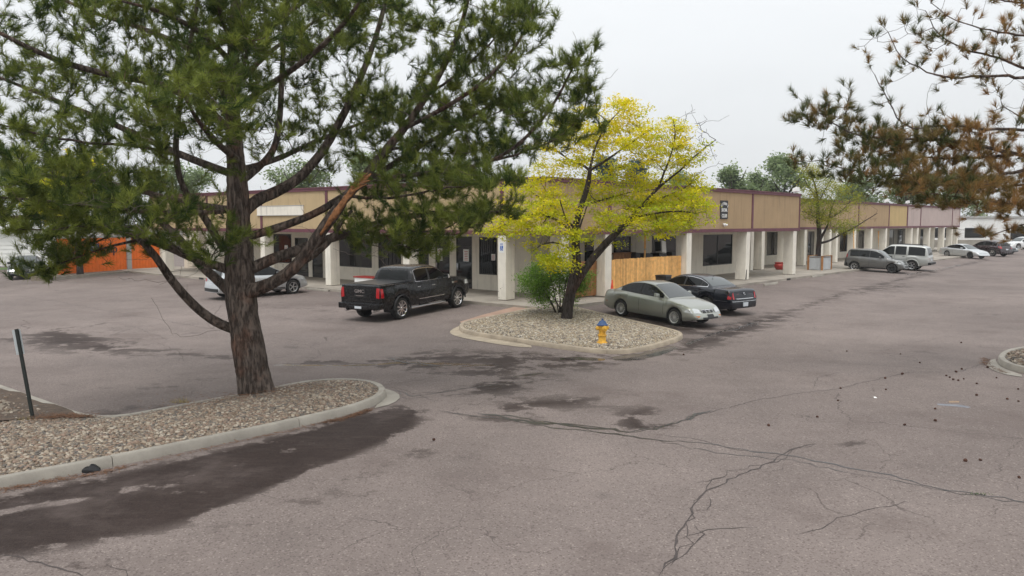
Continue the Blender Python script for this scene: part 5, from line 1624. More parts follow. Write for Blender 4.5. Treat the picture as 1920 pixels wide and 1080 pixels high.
# ------------------------------------------------------------------ old silver SUV
pewter = paint('pewter_paint', (0.43, 0.44, 0.42), 0.5, 0.35)
c = Car('suv', 'old silver square SUV parked nose in behind the grey hatchback', dict(
    L=5.1, W=1.95, H=1.90, wb=2.98, ro=1.15, r=0.39, rim=0.235, style='five', spokes=5, sill=0.38, roofw=0.80, shoulder=0.96, arch=1.2, cat='suv',
    deck=[(0, 1.02), (0.03, 1.12), (1.5, 1.16), (3.4, 1.15), (3.6, 1.15), (4.4, 1.12), (4.95, 1.04), (5.05, 0.95), (5.1, 0.85)],
    roof=[(0.03, 1.12), (0.14, 1.55), (0.26, 1.78), (0.6, 1.87), (2.0, 1.90), (2.7, 1.87), (3.1, 1.60), (3.58, 1.15)], nose=0.05, tail=0.04, endk=(0.06, 0.10), endr=(0.25, 0.35), capb=0.03, rearlift=0.06), pewter, alloy)
c.side_windows([(0.32, 1.42)], top=0.84, bot=0.04); c.side_windows([(1.62, 2.32)], top=0.84, bot=0.04); c.side_windows([(2.46, 3.25)], top=0.84, bot=0.04)
c.windscreen(2.78, 3.52); c.patch('rear_window', [(-0.74, 1.20), (0.74, 1.20), (0.66, 1.74), (-0.66, 1.74)], 'rear', auto_glass, 0.010)
c.both('tail_lamp', [(0.78, 0.92), (0.93, 0.92), (0.93, 1.18), (0.80, 1.18)], 'rear', tail_m, 0.012)
for sd in (1, -1): c.patch('tail_lamp', [(0.0, 0.90), (0.14, 0.90), (0.14, 1.14), (0.02, 1.14)], 'side', tail_m, 0.010, side=sd)
b_ = MB().box(-0.16, 0.05, -0.95, 0.95, 0.50, 0.68).build('rear_bumper', black_m, c.root, bevel=0.03); b_.location.x = -c.cx
for sd in (1, -1):
    for cxw in (c.ra, c.fa):
        arc = [(cxw - c.cx + 0.485 * math.cos(a), sd * 0.965, 0.39 + 0.485 * math.sin(a)) for a in np.linspace(0.0, math.pi, 14)]
        MB().tube(arc, 0.05, 6).build('arch_flare', pewter, c.root, smooth=True)
    MB().tube([(0.5 - c.cx, sd * 0.70, 1.92), (0.6 - c.cx, sd * 0.70, 1.955), (2.4 - c.cx, sd * 0.70, 1.965), (2.55 - c.cx, sd * 0.70, 1.93)], 0.02, 6).build('roof_rail', black_m, c.root)
c.strip('lower_cladding', 1.65, 3.65, 0.44, 0.60, pewter, 0.02); c.seams((1.52, 2.38, 3.35), 0.5, shade_in); c.mirrors(3.15, black_m, 1.2); c.handles((1.75, 2.6), black_m, 0.12)
c.plate('rear', 0, 0.86)
_d = -SOUL_D; c.place_at(G(1709, 507.5)[:2] + _d * (c.cx - c.ra), _d, 1)

# ------------------------------------------------------------------ silver coupe
c = Car('coupe', 'silver two door coupe facing out behind the old SUV', dict(
    L=4.8, W=1.80, H=1.38, wb=2.67, ro=1.10, r=0.32, rim=0.215, style='five', spokes=5, sill=0.22, roofw=0.62, shoulder=0.89, cat='coupe',
    deck=[(0, 0.74), (0.05, 0.86), (0.3, 0.94), (1.0, 0.95), (2.0, 0.91), (3.2, 0.87), (3.5, 0.86), (4.2, 0.74), (4.6, 0.62), (4.75, 0.54), (4.8, 0.48)],
    roof=[(0.60, 0.945), (1.1, 1.16), (1.6, 1.33), (2.1, 1.38), (2.5, 1.34), (3.0, 1.12), (3.5, 0.86)], nose=0.16, tail=0.12, endk=(0.2, 0.28), endr=(0.6, 0.9), capb=0.08, front_rim=MATS['black_steel_rim']), silver, alloy)
c.side_windows([(1.05, 1.75), (1.82, 3.1)], top=0.86); c.windscreen(2.6, 3.42); c.windscreen(0.7, 1.45, name='rear_window')
for sd in (1, -1):
    c.patch('headlight', [(4.15, 0.55), (4.6, 0.48), (4.58, 0.56), (4.25, 0.66)], 'side', head_m, 0.008, side=sd)
    c.patch('marker_light', [(0.3, 0.55), (0.45, 0.55), (0.45, 0.6), (0.3, 0.6)], 'side', red_p, 0.006, side=sd)
c.seams((1.78, 3.15), 0.32, shade_in); c.mirrors(2.85, silver); c.handles((2.0,), silver, 0.12)
c.place((1767, 481.5), (1829, 485.5), -1)
CP_D = (G(1829, 485.5) - G(1767, 481.5))[:2]; CP_D /= np.linalg.norm(CP_D)

# ------------------------------------------------------------------ dark maroon crossover, dark car behind it, white SUV
plum = paint('dark_plum_paint', (0.022, 0.010, 0.013), 0.3, 0.25)
XO = dict(EQ, L=4.83, W=1.91, H=1.67, r=0.38, rim=0.26, style='five', spokes=6)
def crossover(label, m, trim=None, rim=alloy):
    c = Car('crossover', label, XO, m, rim)
    c.side_windows([(0.55, 1.05), (1.12, 2.0), (2.07, 3.15)], top=0.84, trim=trim); c.windscreen(2.6, 3.42)
    c.patch('rear_window', [(-0.66, 1.12), (0.66, 1.12), (0.55, 1.48), (-0.55, 1.48)], 'rear', auto_glass, 0.010)
    c.both('tail_lamp', [(0.66, 0.86), (0.84, 0.86), (0.84, 1.22), (0.72, 1.22)], 'rear', tail_m, 0.012)
    for sd in (1, -1):
        c.patch('tail_lamp', [(0.02, 0.86), (0.25, 0.90), (0.38, 1.10), (0.10, 1.05)], 'side', tail_m, 0.010, side=sd)
        c.patch('headlight', [(4.1, 0.72), (4.6, 0.68), (4.55, 0.84), (4.15, 0.90)], 'side', head_m, 0.008, side=sd)
    c.both('headlight', [(0.5, 0.70), (0.82, 0.70), (0.82, 0.86), (0.55, 0.82)], 'front', head_m, 0.01)
    c.patch('grille', [(-0.42, 0.52), (0.42, 0.52), (0.45, 0.78), (-0.45, 0.78)], 'front', black_m, 0.012)
    c.seams((1.1, 2.04, 3.2), 0.42, shade_in); c.mirrors(3.0, m); c.handles((1.35, 2.35), trim or m, 0.12)
    c.plate('rear', 0, 0.78)
    return c
c = crossover('dark plum crossover with red tail lamps parked beyond the silver coupe', plum, chrome, chrome)
c.place_at(G(1861, 480.5)[:2] - CP_D * (c.cx - c.ra), -CP_D, 1)
dk = paint('charcoal_paint', (0.012, 0.013, 0.015), 0.2, 0.25)
c = Car('sedan', 'charcoal car showing only its front behind the dark plum crossover', SEDAN, dk, alloy)
c.side_windows([(1.02, 1.98), (2.05, 3.12)], top=0.87); c.windscreen(2.55, 3.36); c.windscreen(0.70, 1.36, name='rear_window')
c.both('headlight', [(0.40, 0.54), (0.78, 0.56), (0.78, 0.70), (0.44, 0.68)], 'front', head_m, 0.010)
for sd in (1, -1): c.patch('headlight', [(4.15, 0.57), (4.52, 0.53), (4.5, 0.64), (4.25, 0.70)], 'side', head_m, 0.008, side=sd)
c.patch('grille', [(-0.35, 0.5), (0.35, 0.5), (0.38, 0.62), (-0.38, 0.62)], 'front', black_m, 0.012); c.mirrors(2.95, dk); c.seams((1.06, 2.02, 3.22), 0.33)
c.place_at(G(1888, 477.0)[:2] - CP_D * (c.P['L'] - c.cx - 0.3), CP_D, -1)
wht = paint('white_car_paint', (0.72, 0.73, 0.73), 0.0, 0.3)
c = crossover('white SUV cut by the right edge of the picture behind the parked row', wht)
c.place_at(at_z(1905, 469.5, -0.25)[:2] + np.array([1.4, 0.0]), np.array([-0.97, -0.24]), 1)

# ------------------------------------------------------------------ dark sedan at the far left
teal = paint('dark_teal_paint', (0.004, 0.006, 0.008), 0.0, 0.28, 0.15, 0.3)
c = Car('sedan', 'dark sedan at the left edge in front of the white garage', SEDAN, teal, alloy)
c.side_windows([(1.02, 1.98), (2.05, 3.12)], top=0.87); c.windscreen(2.55, 3.36); c.windscreen(0.70, 1.36, name='rear_window')
c.both('headlight', [(0.40, 0.52), (0.78, 0.55), (0.80, 0.66), (0.62, 0.70), (0.42, 0.66)], 'front', head_m, 0.010)
for sd in (1, -1): c.patch('headlight', [(4.18, 0.57), (4.50, 0.53), (4.50, 0.63), (4.30, 0.68)], 'side', head_m, 0.008, side=sd)
c.patch('grille', [(-0.3, 0.50), (0.3, 0.50), (0.32, 0.60), (-0.32, 0.60)], 'front', black_m, 0.012)
c.seams((1.06, 2.02, 3.22), 0.33); c.strip('side_moulding', 1.45, 3.25, 0.50, 0.525, chrome, 0.010); c.mirrors(2.95, teal); c.handles((1.3, 2.3), teal, 0.13); c.plate('front', 0, 0.42)
c.place_at(G(27, 521)[:2], np.array([0.42, -0.907]), -1)

# ================================================================== trees
def smooth_line(pts, step=0.22, it=3):
    return resample(chaikin(np.asarray(pts, float), it, closed=False), step)

class Tree:
    """a skeleton of nodes; thick limbs are laid down by hand, the finer wood grows to the leaf clumps"""
    def __init__(s, seed):
        s.P = []; s.par = []; s.rad = []; s.lock = []; s.rng = np.random.default_rng(seed)
    def limb(s, pts, r0, r1, parent=None, step=0.22):
        P = smooth_line(pts, step)
        n = len(P)
        if parent is None and s.P:
            A = np.array(s.P); parent = int(np.argmin(np.linalg.norm(A - P[0], axis=1)))
        ids = []
        for i, p in enumerate(P):
            wob = s.rng.normal(0, 0.012, 3) if 0 < i < n - 1 else 0
            s.P.append(p + wob); s.par.append(parent if i == 0 and parent is not None else (len(s.P) - 2 if i else -1))
            s.rad.append(r0 + (r1 - r0) * (i / max(1, n - 1)) ** 0.8); s.lock.append(True); ids.append(len(s.P) - 1)
        return ids
    def grow(s, targets, step=0.16, lift=0.25, wob=0.03, maxlen=3.0, trunk_pen=None, away=None):
        """attach each target to the nearest wood; returns the index of each tip"""
        cap = len(s.P) + int(len(targets) * 14) + 1000
        A = np.empty((cap, 3)); n = len(s.P); A[:n] = np.array(s.P)
        pen = np.ones(cap)
        if trunk_pen is not None: pen[:n] = trunk_pen
        tips = []
        for T in targets:
            d = np.linalg.norm(A[:n] - T, axis=1) * pen[:n] + np.maximum(0, A[:n, 2] - T[2]) * 0.5
            k = int(np.argmin(d)); p0 = A[k]; L = np.linalg.norm(T - p0)
            if L > maxlen or L < 0.05: tips.append(-1); continue
            m = max(2, int(L / step)); 
            ctrl = p0 + (T - p0) * 0.55 - np.array([0, 0, lift * L * (0.4 + 0.6 * s.rng.random())]) + s.rng.normal(0, 0.06 * L, 3)
            prev = k
            if n + m >= cap: break
            for i in range(1, m + 1):
                t = i / m
                q = (1 - t) ** 2 * p0 + 2 * t * (1 - t) * ctrl + t * t * T
                if i < m: q = q + s.rng.normal(0, wob * min(1, L), 3)
                A[n] = q; s.P.append(q); s.par.append(prev); s.rad.append(0.0); s.lock.append(False); prev = n; n += 1
            tips.append(prev)
        return tips
    def radii(s, tip=0.006, expo=2.4):
        n = len(s.P); acc = np.zeros(n)
        hasch = np.zeros(n, bool)
        for i in range(n):
            if s.par[i] >= 0: hasch[s.par[i]] = True
        r = np.zeros(n)
        for i in range(n - 1, -1, -1):
            if s.lock[i]: r[i] = max(s.rad[i], 0)
            else: r[i] = acc[i] ** (1 / expo) if hasch[i] else tip
            p = s.par[i]
            if p >= 0 and not s.lock[i]: acc[p] += r[i] ** expo * 0.93
        # keep the children slimmer than the parent
        for i in range(n):
            p = s.par[i]
            if p >= 0: r[i] = min(r[i], r[p] * 0.98) if not s.lock[i] else r[i]
        s.r = np.maximum(r, tip * 0.8)
    def wood(s, name, m, parent, rmin=0.0, sides_big=10):
        P = np.array(s.P); par = np.array(s.par); r = s.r
        V = []; F = []; off = 0
        e = np.where(par >= 0)[0]
        for lo, hi, k in ((0, 0.02, 3), (0.02, 0.06, 5), (0.06, 9, sides_big)):
            q = e[(r[e] >= lo) & (r[e] < hi)]
            if len(q) == 0: continue
            a, b = P[par[q]], P[q]
            d = b - a; L = np.linalg.norm(d, axis=1)[:, None] + 1e-9; d = d / L
            up = np.where(np.abs(d[:, 2:3]) < 0.9, np.array([[0, 0, 1.0]]), np.array([[1.0, 0, 0]]))
            u = np.cross(d, up); u /= np.linalg.norm(u, axis=1)[:, None]; v = np.cross(d, u)
            ang = np.arange(k) * 2 * np.pi / k
            ring = u[:, None] * np.cos(ang)[None, :, None] + v[:, None] * np.sin(ang)[None, :, None]
            ra = np.minimum(r[par[q]], r[q] * 1.35)[:, None, None]; rb = r[q][:, None, None]
            A = a[:, None] - d[:, None] * ra * 0.25 + ring * ra; B = b[:, None] + ring * rb + d[:, None] * rb * 0.2
            vv = np.concatenate([A, B], 1).reshape(-1, 3)
            base = off + np.arange(len(q))[:, None] * 2 * k
            kk = np.arange(k); k2 = (kk + 1) % k
            f = np.stack([base + kk, base + k2, base + k + k2, base + k + kk], -1).reshape(-1, 4)
            V.append(vv); F.append(f); off += len(vv)
        me = fast_mesh(name, np.concatenate(V), np.concatenate(F), True)
        return link(name, me, m, parent)

def thick_limb(name, pts, rad, m, parent, n=14, rough=0.06, seed=0, step=0.12):
    """one limb as a closed, uneven tube"""
    r = np.random.default_rng(seed)
    A = np.asarray(pts, float)
    if len(rad) != len(A): rad = np.interp(np.linspace(0, 1, len(A)), np.linspace(0, 1, len(rad)), rad)
    P = smooth_line(np.c_[A, np.asarray(rad)], step, 3)
    rr = P[:, 3]; P = P[:, :3]; k = len(P)
    V = []; prev = None
    ph = r.random(6) * 6.28
    for i in range(k):
        d = Vector(P[min(i + 1, k - 1)] - P[max(i - 1, 0)]).normalized()
        a = d.orthogonal().normalized() if prev is None else (prev - d * prev.dot(d)).normalized()
        prev = a; b = d.cross(a)
        for j in range(n):
            t = 2 * math.pi * j / n
            g = 1 + rough * (math.sin(3 * t + ph[0] + i * 0.11) + 0.7 * math.sin(5 * t + ph[1] - i * 0.17) + 0.8 * math.sin(i * 0.55 + ph[2]) * 0.6) + r.normal(0, rough * 0.45)
            V.append(Vector(P[i]) + (a * math.cos(t) + b * math.sin(t)) * rr[i] * g)
    F = [(i * n + j, i * n + (j + 1) % n, (i + 1) * n + (j + 1) % n, (i + 1) * n + j) for i in range(k - 1) for j in range(n)]
    F += [tuple(range(n - 1, -1, -1)), tuple(range((k - 1) * n, k * n))]
    return link(name, mesh(name, V, F, True), m, parent)

def needles(pos, axis, count, length, width, spread, back, r, tint, droop=0.0):
    """tufts of needles: pos, axis (n,3); returns triangles and tint"""
    n = len(pos)
    ax = axis / (np.linalg.norm(axis, axis=1)[:, None] + 1e-9)
    up = np.where(np.abs(ax[:, 2:3]) < 0.9, np.array([[0, 0, 1.0]]), np.array([[1.0, 0, 0]]))
    u = np.cross(ax, up); u /= np.linalg.norm(u, axis=1)[:, None]; v = np.cross(ax, u)
    th = r.random((n, count)) * 2 * np.pi
    ph = spread[0] + (spread[1] - spread[0]) * r.random((n, count))
    d = ax[:, None] * np.cos(ph)[..., None] + (u[:, None] * np.cos(th)[..., None] + v[:, None] * np.sin(th)[..., None]) * np.sin(ph)[..., None]
    d[..., 2] -= droop
    s0 = pos[:, None] - ax[:, None] * (back * r.random((n, count)))[..., None]
    L = length * (0.75 + 0.4 * r.random((n, count)))
    e = s0 + d * L[..., None]
    sd = np.cross(d, r.normal(0, 1, (n, count, 3))); sd /= np.linalg.norm(sd, axis=2)[..., None] + 1e-9
    wv = sd * width
    A, B = s0 + wv * 0.5, s0 - wv * 0.5
    M = e
    V = np.stack([A, B, M], 2).reshape(-1, 3)
    T = np.arange(n * count * 3).reshape(-1, 3)
    tt = np.repeat(np.clip(tint[:, None] + r.normal(0, 0.10, (n, count)), 0, 1).reshape(-1), 3)
    return V, T, tt

def leaves(c, normal, size, r, tint, aspect=0.5):
    """small leaf quads at c; normal gives the lie of the spray"""
    n = len(c)
    a = r.normal(0, 1, (n, 3)); a -= normal * np.sum(a * normal, 1)[:, None]; a /= np.linalg.norm(a, axis=1)[:, None] + 1e-9
    b = np.cross(normal, a)
    s = (size * (0.6 + 0.8 * r.random(n)))[:, None]
    V = np.stack([c - a * s * 0.5, c + b * s * aspect * 0.5, c + a * s * 0.5, c - b * s * aspect * 0.5], 1).reshape(-1, 3)
    return V, np.arange(n * 4).reshape(-1, 4), np.repeat(tint, 4)

def crown_mesh(name, V, T, tt, m, parent):
    me = fast_mesh(name, V, T); set_attr(me, 'tint', tt)
    return link(name, me, m, parent)

# ------------------------------------------------------------------ the big pine in the near island
base = G(482, 748); D0 = base[1]
def pt(px, py, dz=0.0): return at_depth(px, py, D0 + dz)
pine = empty('pine_tree', (base[0], base[1], base[2] + 0.1)); tag(pine, 'big dark green pine with spreading limbs in the near gravel island', 'tree')
pinv = Matrix.Translation((-base[0], -base[1], -base[2] - 0.1))
def pp_(o): o.matrix_parent_inverse = pinv; return o
tr = Tree(11)
trunk = [pt(486, 756), pt(480, 735), pt(470, 680), pt(462, 630), pt(455, 580), pt(450, 520), pt(449, 460), pt(447, 400), pt(443, 330), pt(438, 260), pt(436, 180, .1), pt(438, 90, .2), pt(442, 0, .3), pt(445, -120, .3), pt(448, -260, .3)]
rt = [0.44, 0.365, 0.335, 0.325, 0.315, 0.31, 0.27, 0.235, 0.20, 0.165, 0.135, 0.115, 0.095, 0.06, 0.03]
pp_(thick_limb('trunk', trunk, rt, pine_bark, pine, 28, 0.045, 1, 0.10))
tr.limb(trunk, 0.05, 0.02)
LIMBS = [
 # (points px, py, dz), r0, r1, first share of the limb without foliage
 ([(440, 618, 0), (405, 605, -.2), (365, 575, -.5), (325, 530, -.8), (295, 485, -1.1), (268, 452, -1.3), (215, 425, -1.6), (150, 400, -2.0)], .105, .03, .72),
 ([(440, 510, 0), (405, 497, -.2), (365, 486, -.5), (320, 464, -.8), (250, 440, -1.1), (170, 418, -1.4), (80, 405, -1.8), (-20, 410, -2.2)], .10, .03, .45),
 ([(440, 555, 0), (405, 522, .3), (370, 492, .6), (340, 450, 1.0), (290, 405, 1.4), (220, 370, 1.8), (140, 360, 2.2)], .11, .03, .45),
 ([(420, 470, -.2), (395, 425, -.4), (368, 385, -.5), (340, 350, -.6), (328, 290, -.7), (332, 230, -.7), (345, 140, -.8), (365, 40, -.9), (380, -60, -1.0)], .075, .03, .45),
 ([(462, 445, .1), (520, 428, .3), (590, 402, .6), (640, 370, .9), (700, 332, 1.2), (770, 285, 1.5), (850, 240, 1.8), (930, 190, 2.0)], .095, .025, .40),
 ([(468, 505, 0), (515, 484, .3), (560, 470, .6), (600, 452, .9), (660, 436, 1.2), (730, 412, 1.6), (810, 398, 2.0), (890, 402, 2.2), (950, 395, 2.4)], .13, .025, .45),
 ([(588, 455, .2), (620, 405, .4), (650, 368, .5), (690, 325, .6), (722, 282, .6), (760, 240, .6), (800, 180, .5), (842, 110, .4), (872, 30, .3), (890, -70, .2)], .115, .03, .25),
 ([(455, 400, .1), (480, 375, .3), (515, 362, .6), (558, 338, .8), (590, 303, 1.0), (612, 275, 1.1), (650, 205, 1.3), (690, 115, 1.5), (720, 20, 1.7), (735, -70, 1.8)], .13, .035, .40),
 ([(452, 340, .2), (490, 310, .8), (522, 270, 1.4), (528, 150, 1.8), (534, 40, 2.0), (538, -60, 2.1)], .085, .035, .45),
 ([(690, 338, .8), (780, 326, .5), (860, 320, .2), (930, 300, 0), (985, 262, -.2), (1040, 195, -.3), (1070, 135, -.3), (1090, 96, -.3)], .05, .014, .30),
 ([(930, 300, 0), (1010, 276, .1), (1065, 250, .2), (1098, 205, .2), (1106, 165, .2)], .03, .012, .2),
 ([(760, 240, .6), (830, 205, .3), (900, 160, .1), (950, 110, 0), (985, 60, 0), (1000, 8, 0)], .05, .013, .15),
 ([(640, 436, 1.0), (720, 440, .3), (790, 438, -.4), (845, 425, -.9), (880, 400, -1.2)], .035, .012, .25),
 ([(660, 368, .5), (740, 372, -.2), (820, 355, -.8), (900, 345, -1.2), (970, 330, -1.4)], .04, .012, .25),
 ([(722, 282, .6), (800, 268, 1.4), (880, 235, 2.0), (960, 200, 2.4), (1000, 165, 2.5)], .04, .012, .2),
 ([(800, 180, .5), (870, 130, .8), (930, 70, 1.0), (975, 20, 1.1), (1000, -40, 1.1)], .035, .012, .15),
 ([(443, 255, 0), (380, 195, -.4), (300, 155, -.9), (200, 140, -1.4), (100, 112, -1.8), (0, 62, -2.2), (-90, 20, -2.4)], .085, .02, .30),
 ([(445, 330, 0), (340, 292, .3), (220, 235, .7), (90, 182, 1.0), (-50, 125, 1.2)], .085, .02, .30),
 ([(446, 395, 0), (340, 380, .6), (210, 342, 1.3), (90, 332, 1.8), (-50, 300, 2.2)], .075, .02, .30),
 ([(440, 150, .1), (360, 90, .6), (260, 50, 1.2), (160, 20, 1.6), (60, -30, 2.0)], .07, .02, .25),
 ([(438, 120, .1), (380, 60, -.8), (300, 20, -1.6), (220, 0, -2.2)], .06, .02, .25),
 ([(445, 300, -.1), (420, 280, -1.2), (395, 255, -2.4), (370, 225, -3.4), (350, 190, -4.0)], .07, .02, .30),
 ([(448, 440, -.1), (425, 450, -.9), (405, 470, -1.5), (395, 485, -1.9)], .03, .012, .45),
 ([(445, 200, 0), (520, 150, -1.0), (590, 100, -1.8), (650, 40, -2.4), (690, -20, -2.8)], .065, .02, .25),
 ([(442, 100, .2), (520, 40, .8), (600, -20, 1.4), (680, -60, 1.8)], .06, .02, .2),
 ([(446, 250, .2), (430, 220, 1.8), (400, 190, 3.2), (360, 160, 4.4)], .07, .02, .30),
 ([(447, 320, .2), (520, 300, 2.0), (600, 260, 3.4), (680, 230, 4.4), (760, 200, 5.0)], .07, .02, .3),
 ([(445, 160, .2), (500, 100, 2.0), (560, 60, 3.2), (620, 20, 4.0)], .06, .02, .3),
 ([(330, 290, -.7), (250, 270, -1.4), (160, 270, -2.0), (60, 250, -2.4), (-40, 220, -2.6)], .04, .015, .2),
 ([(250, 452, -1.1), (180, 470, -1.6), (120, 490, -2.0), (90, 505, -2.2)], .03, .010, .3),
 ([(365, 486, -.5), (300, 440, -1.6), (220, 420, -2.4), (120, 430, -3.0), (30, 430, -3.3)], .04, .012, .3),
 ([(446, 395, 0), (350, 400, -1.2), (240, 395, -2.2), (120, 380, -3.0), (0, 370, -3.4)], .05, .015, .3),
 ([(440, 230, -.1), (430, 215, -1.0), (415, 190, -1.9), (420, 150, -2.6)], .05, .02, .30),
 ([(440, 150, 0), (455, 130, -1.0), (465, 100, -1.8), (460, 60, -2.4)], .05, .02, .25),
 ([(440, 80, 0), (420, 50, -1.0), (410, 10, -1.8), (400, -30, -2.4)], .05, .02, .25),
 ([(200, 445, -1.2), (150, 465, -1.5), (110, 495, -1.6), (95, 520, -1.7)], .02, .008, .3),
 ([(720, 440, .3), (740, 455, .2), (770, 468, .1), (800, 470, 0)], .02, .008, .1),
 ([(640, 436, 1.2), (680, 455, 1.0), (720, 466, .8), (760, 462, .6)], .02, .008, .1),
 ([(700, 332, 1.2), (760, 340, 1.6), (830, 340, 2.0), (890, 335, 2.2)], .03, .010, .15),
 ([(770, 285, 1.5), (830, 290, 1.8), (890, 285, 2.0), (940, 270, 2.0)], .03, .010, .15),
 ([(440, 20, .3), (520, -40, .2), (620, -100, .1), (740, -140, 0)], .05, .015, .2),
 ([(440, 0, .3), (340, -60, .2), (220, -110, 0), (100, -130, 0)], .05, .015, .2),
 ([(445, -100, .3), (400, -170, 1.4), (350, -200, 2.2)], .04, .015, .2), ([(445, -100, .3), (520, -170, -1.0), (560, -210, -2.0)], .04, .015, .2),
]
targets = []
lr = np.random.default_rng(5)
for i, (pts, r0, r1, bare) in enumerate(LIMBS):
    W_ = [pt(*p) for p in pts]
    if r0 >= 0.05:
        pp_(thick_limb('limb', W_, [r0, r0 * .85, (r0 + r1) / 2, r1], pine_bark, pine, 12, 0.05, i, 0.14))
        tr.limb(W_, 0.02, 0.012)
    else:
        tr.limb(W_, r0, r1)
    Q = smooth_line(W_, 0.1); n = len(Q); L = n * 0.1
    k = int(L * (1 - bare) * 34.0)
    for _ in range(k):
        t = bare + (1 - bare) * lr.random() ** 0.85
        q = Q[min(n - 1, int(t * n))]
        sp = 0.34 + 0.62 * math.sin(math.pi * min(1, (t - bare) / (1.02 - bare) * 0.8 + 0.2))
        if r0 < 0.05: sp *= 0.62
        if q[0] > pt(900, 200)[0]: sp *= 0.7
        o = np.clip(lr.normal(0, sp, 3), -1.6 * sp, 1.6 * sp); o[2] = abs(o[2]) * 0.75 - 0.20 * lr.random()
        targets.append(q + o)
    targets += [Q[-1] + lr.normal(0, 0.06, 3) for _ in range(2)]
targets = np.array(targets); targets = targets[lr.permutation(len(targets))]
tips = tr.grow(targets, 0.15, 0.22, 0.02, 2.4)
tr.radii(0.0045)
pp_(tr.wood('branches', pine_bark, pine))
P = np.array(tr.P); par = np.array(tr.par)
pos, axv, tn = [], [], []
r = np.random.default_rng(3)
for t in tips:
    if t < 0: continue
    p = P[t]; a = p - P[par[t]]; a /= np.linalg.norm(a) + 1e-9
    a = a * 0.6 + np.array([0, 0, 0.55]) + r.normal(0, 0.18, 3)
    tint = np.clip(r.normal(0.45, 0.28), 0, 1)
    pos.append(p + a * 0.06); axv.append(a); tn.append(tint)
    # side shoots behind the tip
    k = t
    for j in range(r.integers(1, 4)):
        k = par[k]
        if k < 0 or tr.lock[k]: break
        b = (P[t] - P[k]); b /= np.linalg.norm(b) + 1e-9
        o = r.normal(0, 1, 3); o -= b * (o @ b); o /= np.linalg.norm(o)
        q = P[k] + o * (0.05 + 0.09 * r.random())
        pos.append(q + np.array([0, 0, 0.04])); axv.append(b * 0.5 + o * 0.55 + np.array([0, 0, 0.4])); tn.append(np.clip(tint - 0.1 + r.normal(0, .15), 0, 1))
pos, axv, tn = np.array(pos), np.array(axv), np.array(tn)
V, T, tt = needles(pos, axv, 54, 0.175, 0.0095, (0.15, 1.1), 0.20, r, tn, 0.03)
print('pine tufts', len(pos), 'tris', len(T))
pp_(crown_mesh('crown', V, T, tt, pine_leaf, pine))
# bare dead twigs on the inner wood
dt = Tree(12)
for i, (pts, r0, r1, bare) in enumerate(LIMBS): dt.limb([pt(*p) for p in pts], 0.004, 0.004)
dtg = []
for i, (pts, r0, r1, bare) in enumerate(LIMBS):
    Q = smooth_line([pt(*p) for p in pts], 0.1); n = len(Q)
    for _ in range(int(n * 0.1 * 5)):
        q = Q[int((0.08 + 0.75 * lr.random()) * n)]; o = lr.normal(0, 0.42, 3); o[2] = o[2] * 0.8 + 0.05
        dtg.append(q + o)
n0 = len(dt.P)
dt.grow(np.array(dtg), 0.10, 0.22, 0.03, 1.1)
dt.radii(0.0045)
dt.par = [(-1 if i < n0 else p) for i, p in enumerate(dt.par)]
pp_(dt.wood('dead_twigs', twig_m, pine))
# the broken limb: dark stub that ends in torn orange heartwood
pp_(thick_limb('broken_limb', [pt(465, 548, -.1), pt(500, 537, -.3), pt(542, 513, -.4), pt(572, 478, -.4), pt(601, 434, -.4), pt(628, 402, -.4), pt(645, 380, -.4)], [.16, .135, .125, .12, .115, .10, .07], pine_bark, pine, 14, 0.06, 77, 0.10))
pp_(thick_limb('torn_stub', [pt(600, 440, -.52), pt(622, 408, -.55), pt(645, 376, -.52), pt(664, 352, -.45), pt(686, 334, -.42), pt(696, 326, -.4)], [.02, .055, .065, .06, .045, .012], torn_wood, pine, 9, 0.22, 78, 0.06))
for k, (a, b) in enumerate((((655, 362), (688, 345)), ((668, 350), (694, 338)), ((660, 352), (690, 324)))):
    pp_(thick_limb('splinter', [pt(*a, -.5), pt((a[0] + b[0]) / 2, (a[1] + b[1]) / 2 - 2, -.5), pt(*b, -.48)], [.04, .03, .006], torn_wood, pine, 6, 0.2, 80 + k, 0.05))
pp_(thick_limb('limb', [pt(570, 490, -.2), pt(600, 470, .1), pt(625, 445, .3), pt(640, 415, .5), pt(660, 395, .7)], [.07, .06, .05, .03], pine_bark, pine, 10, 0.06, 90, 0.1))

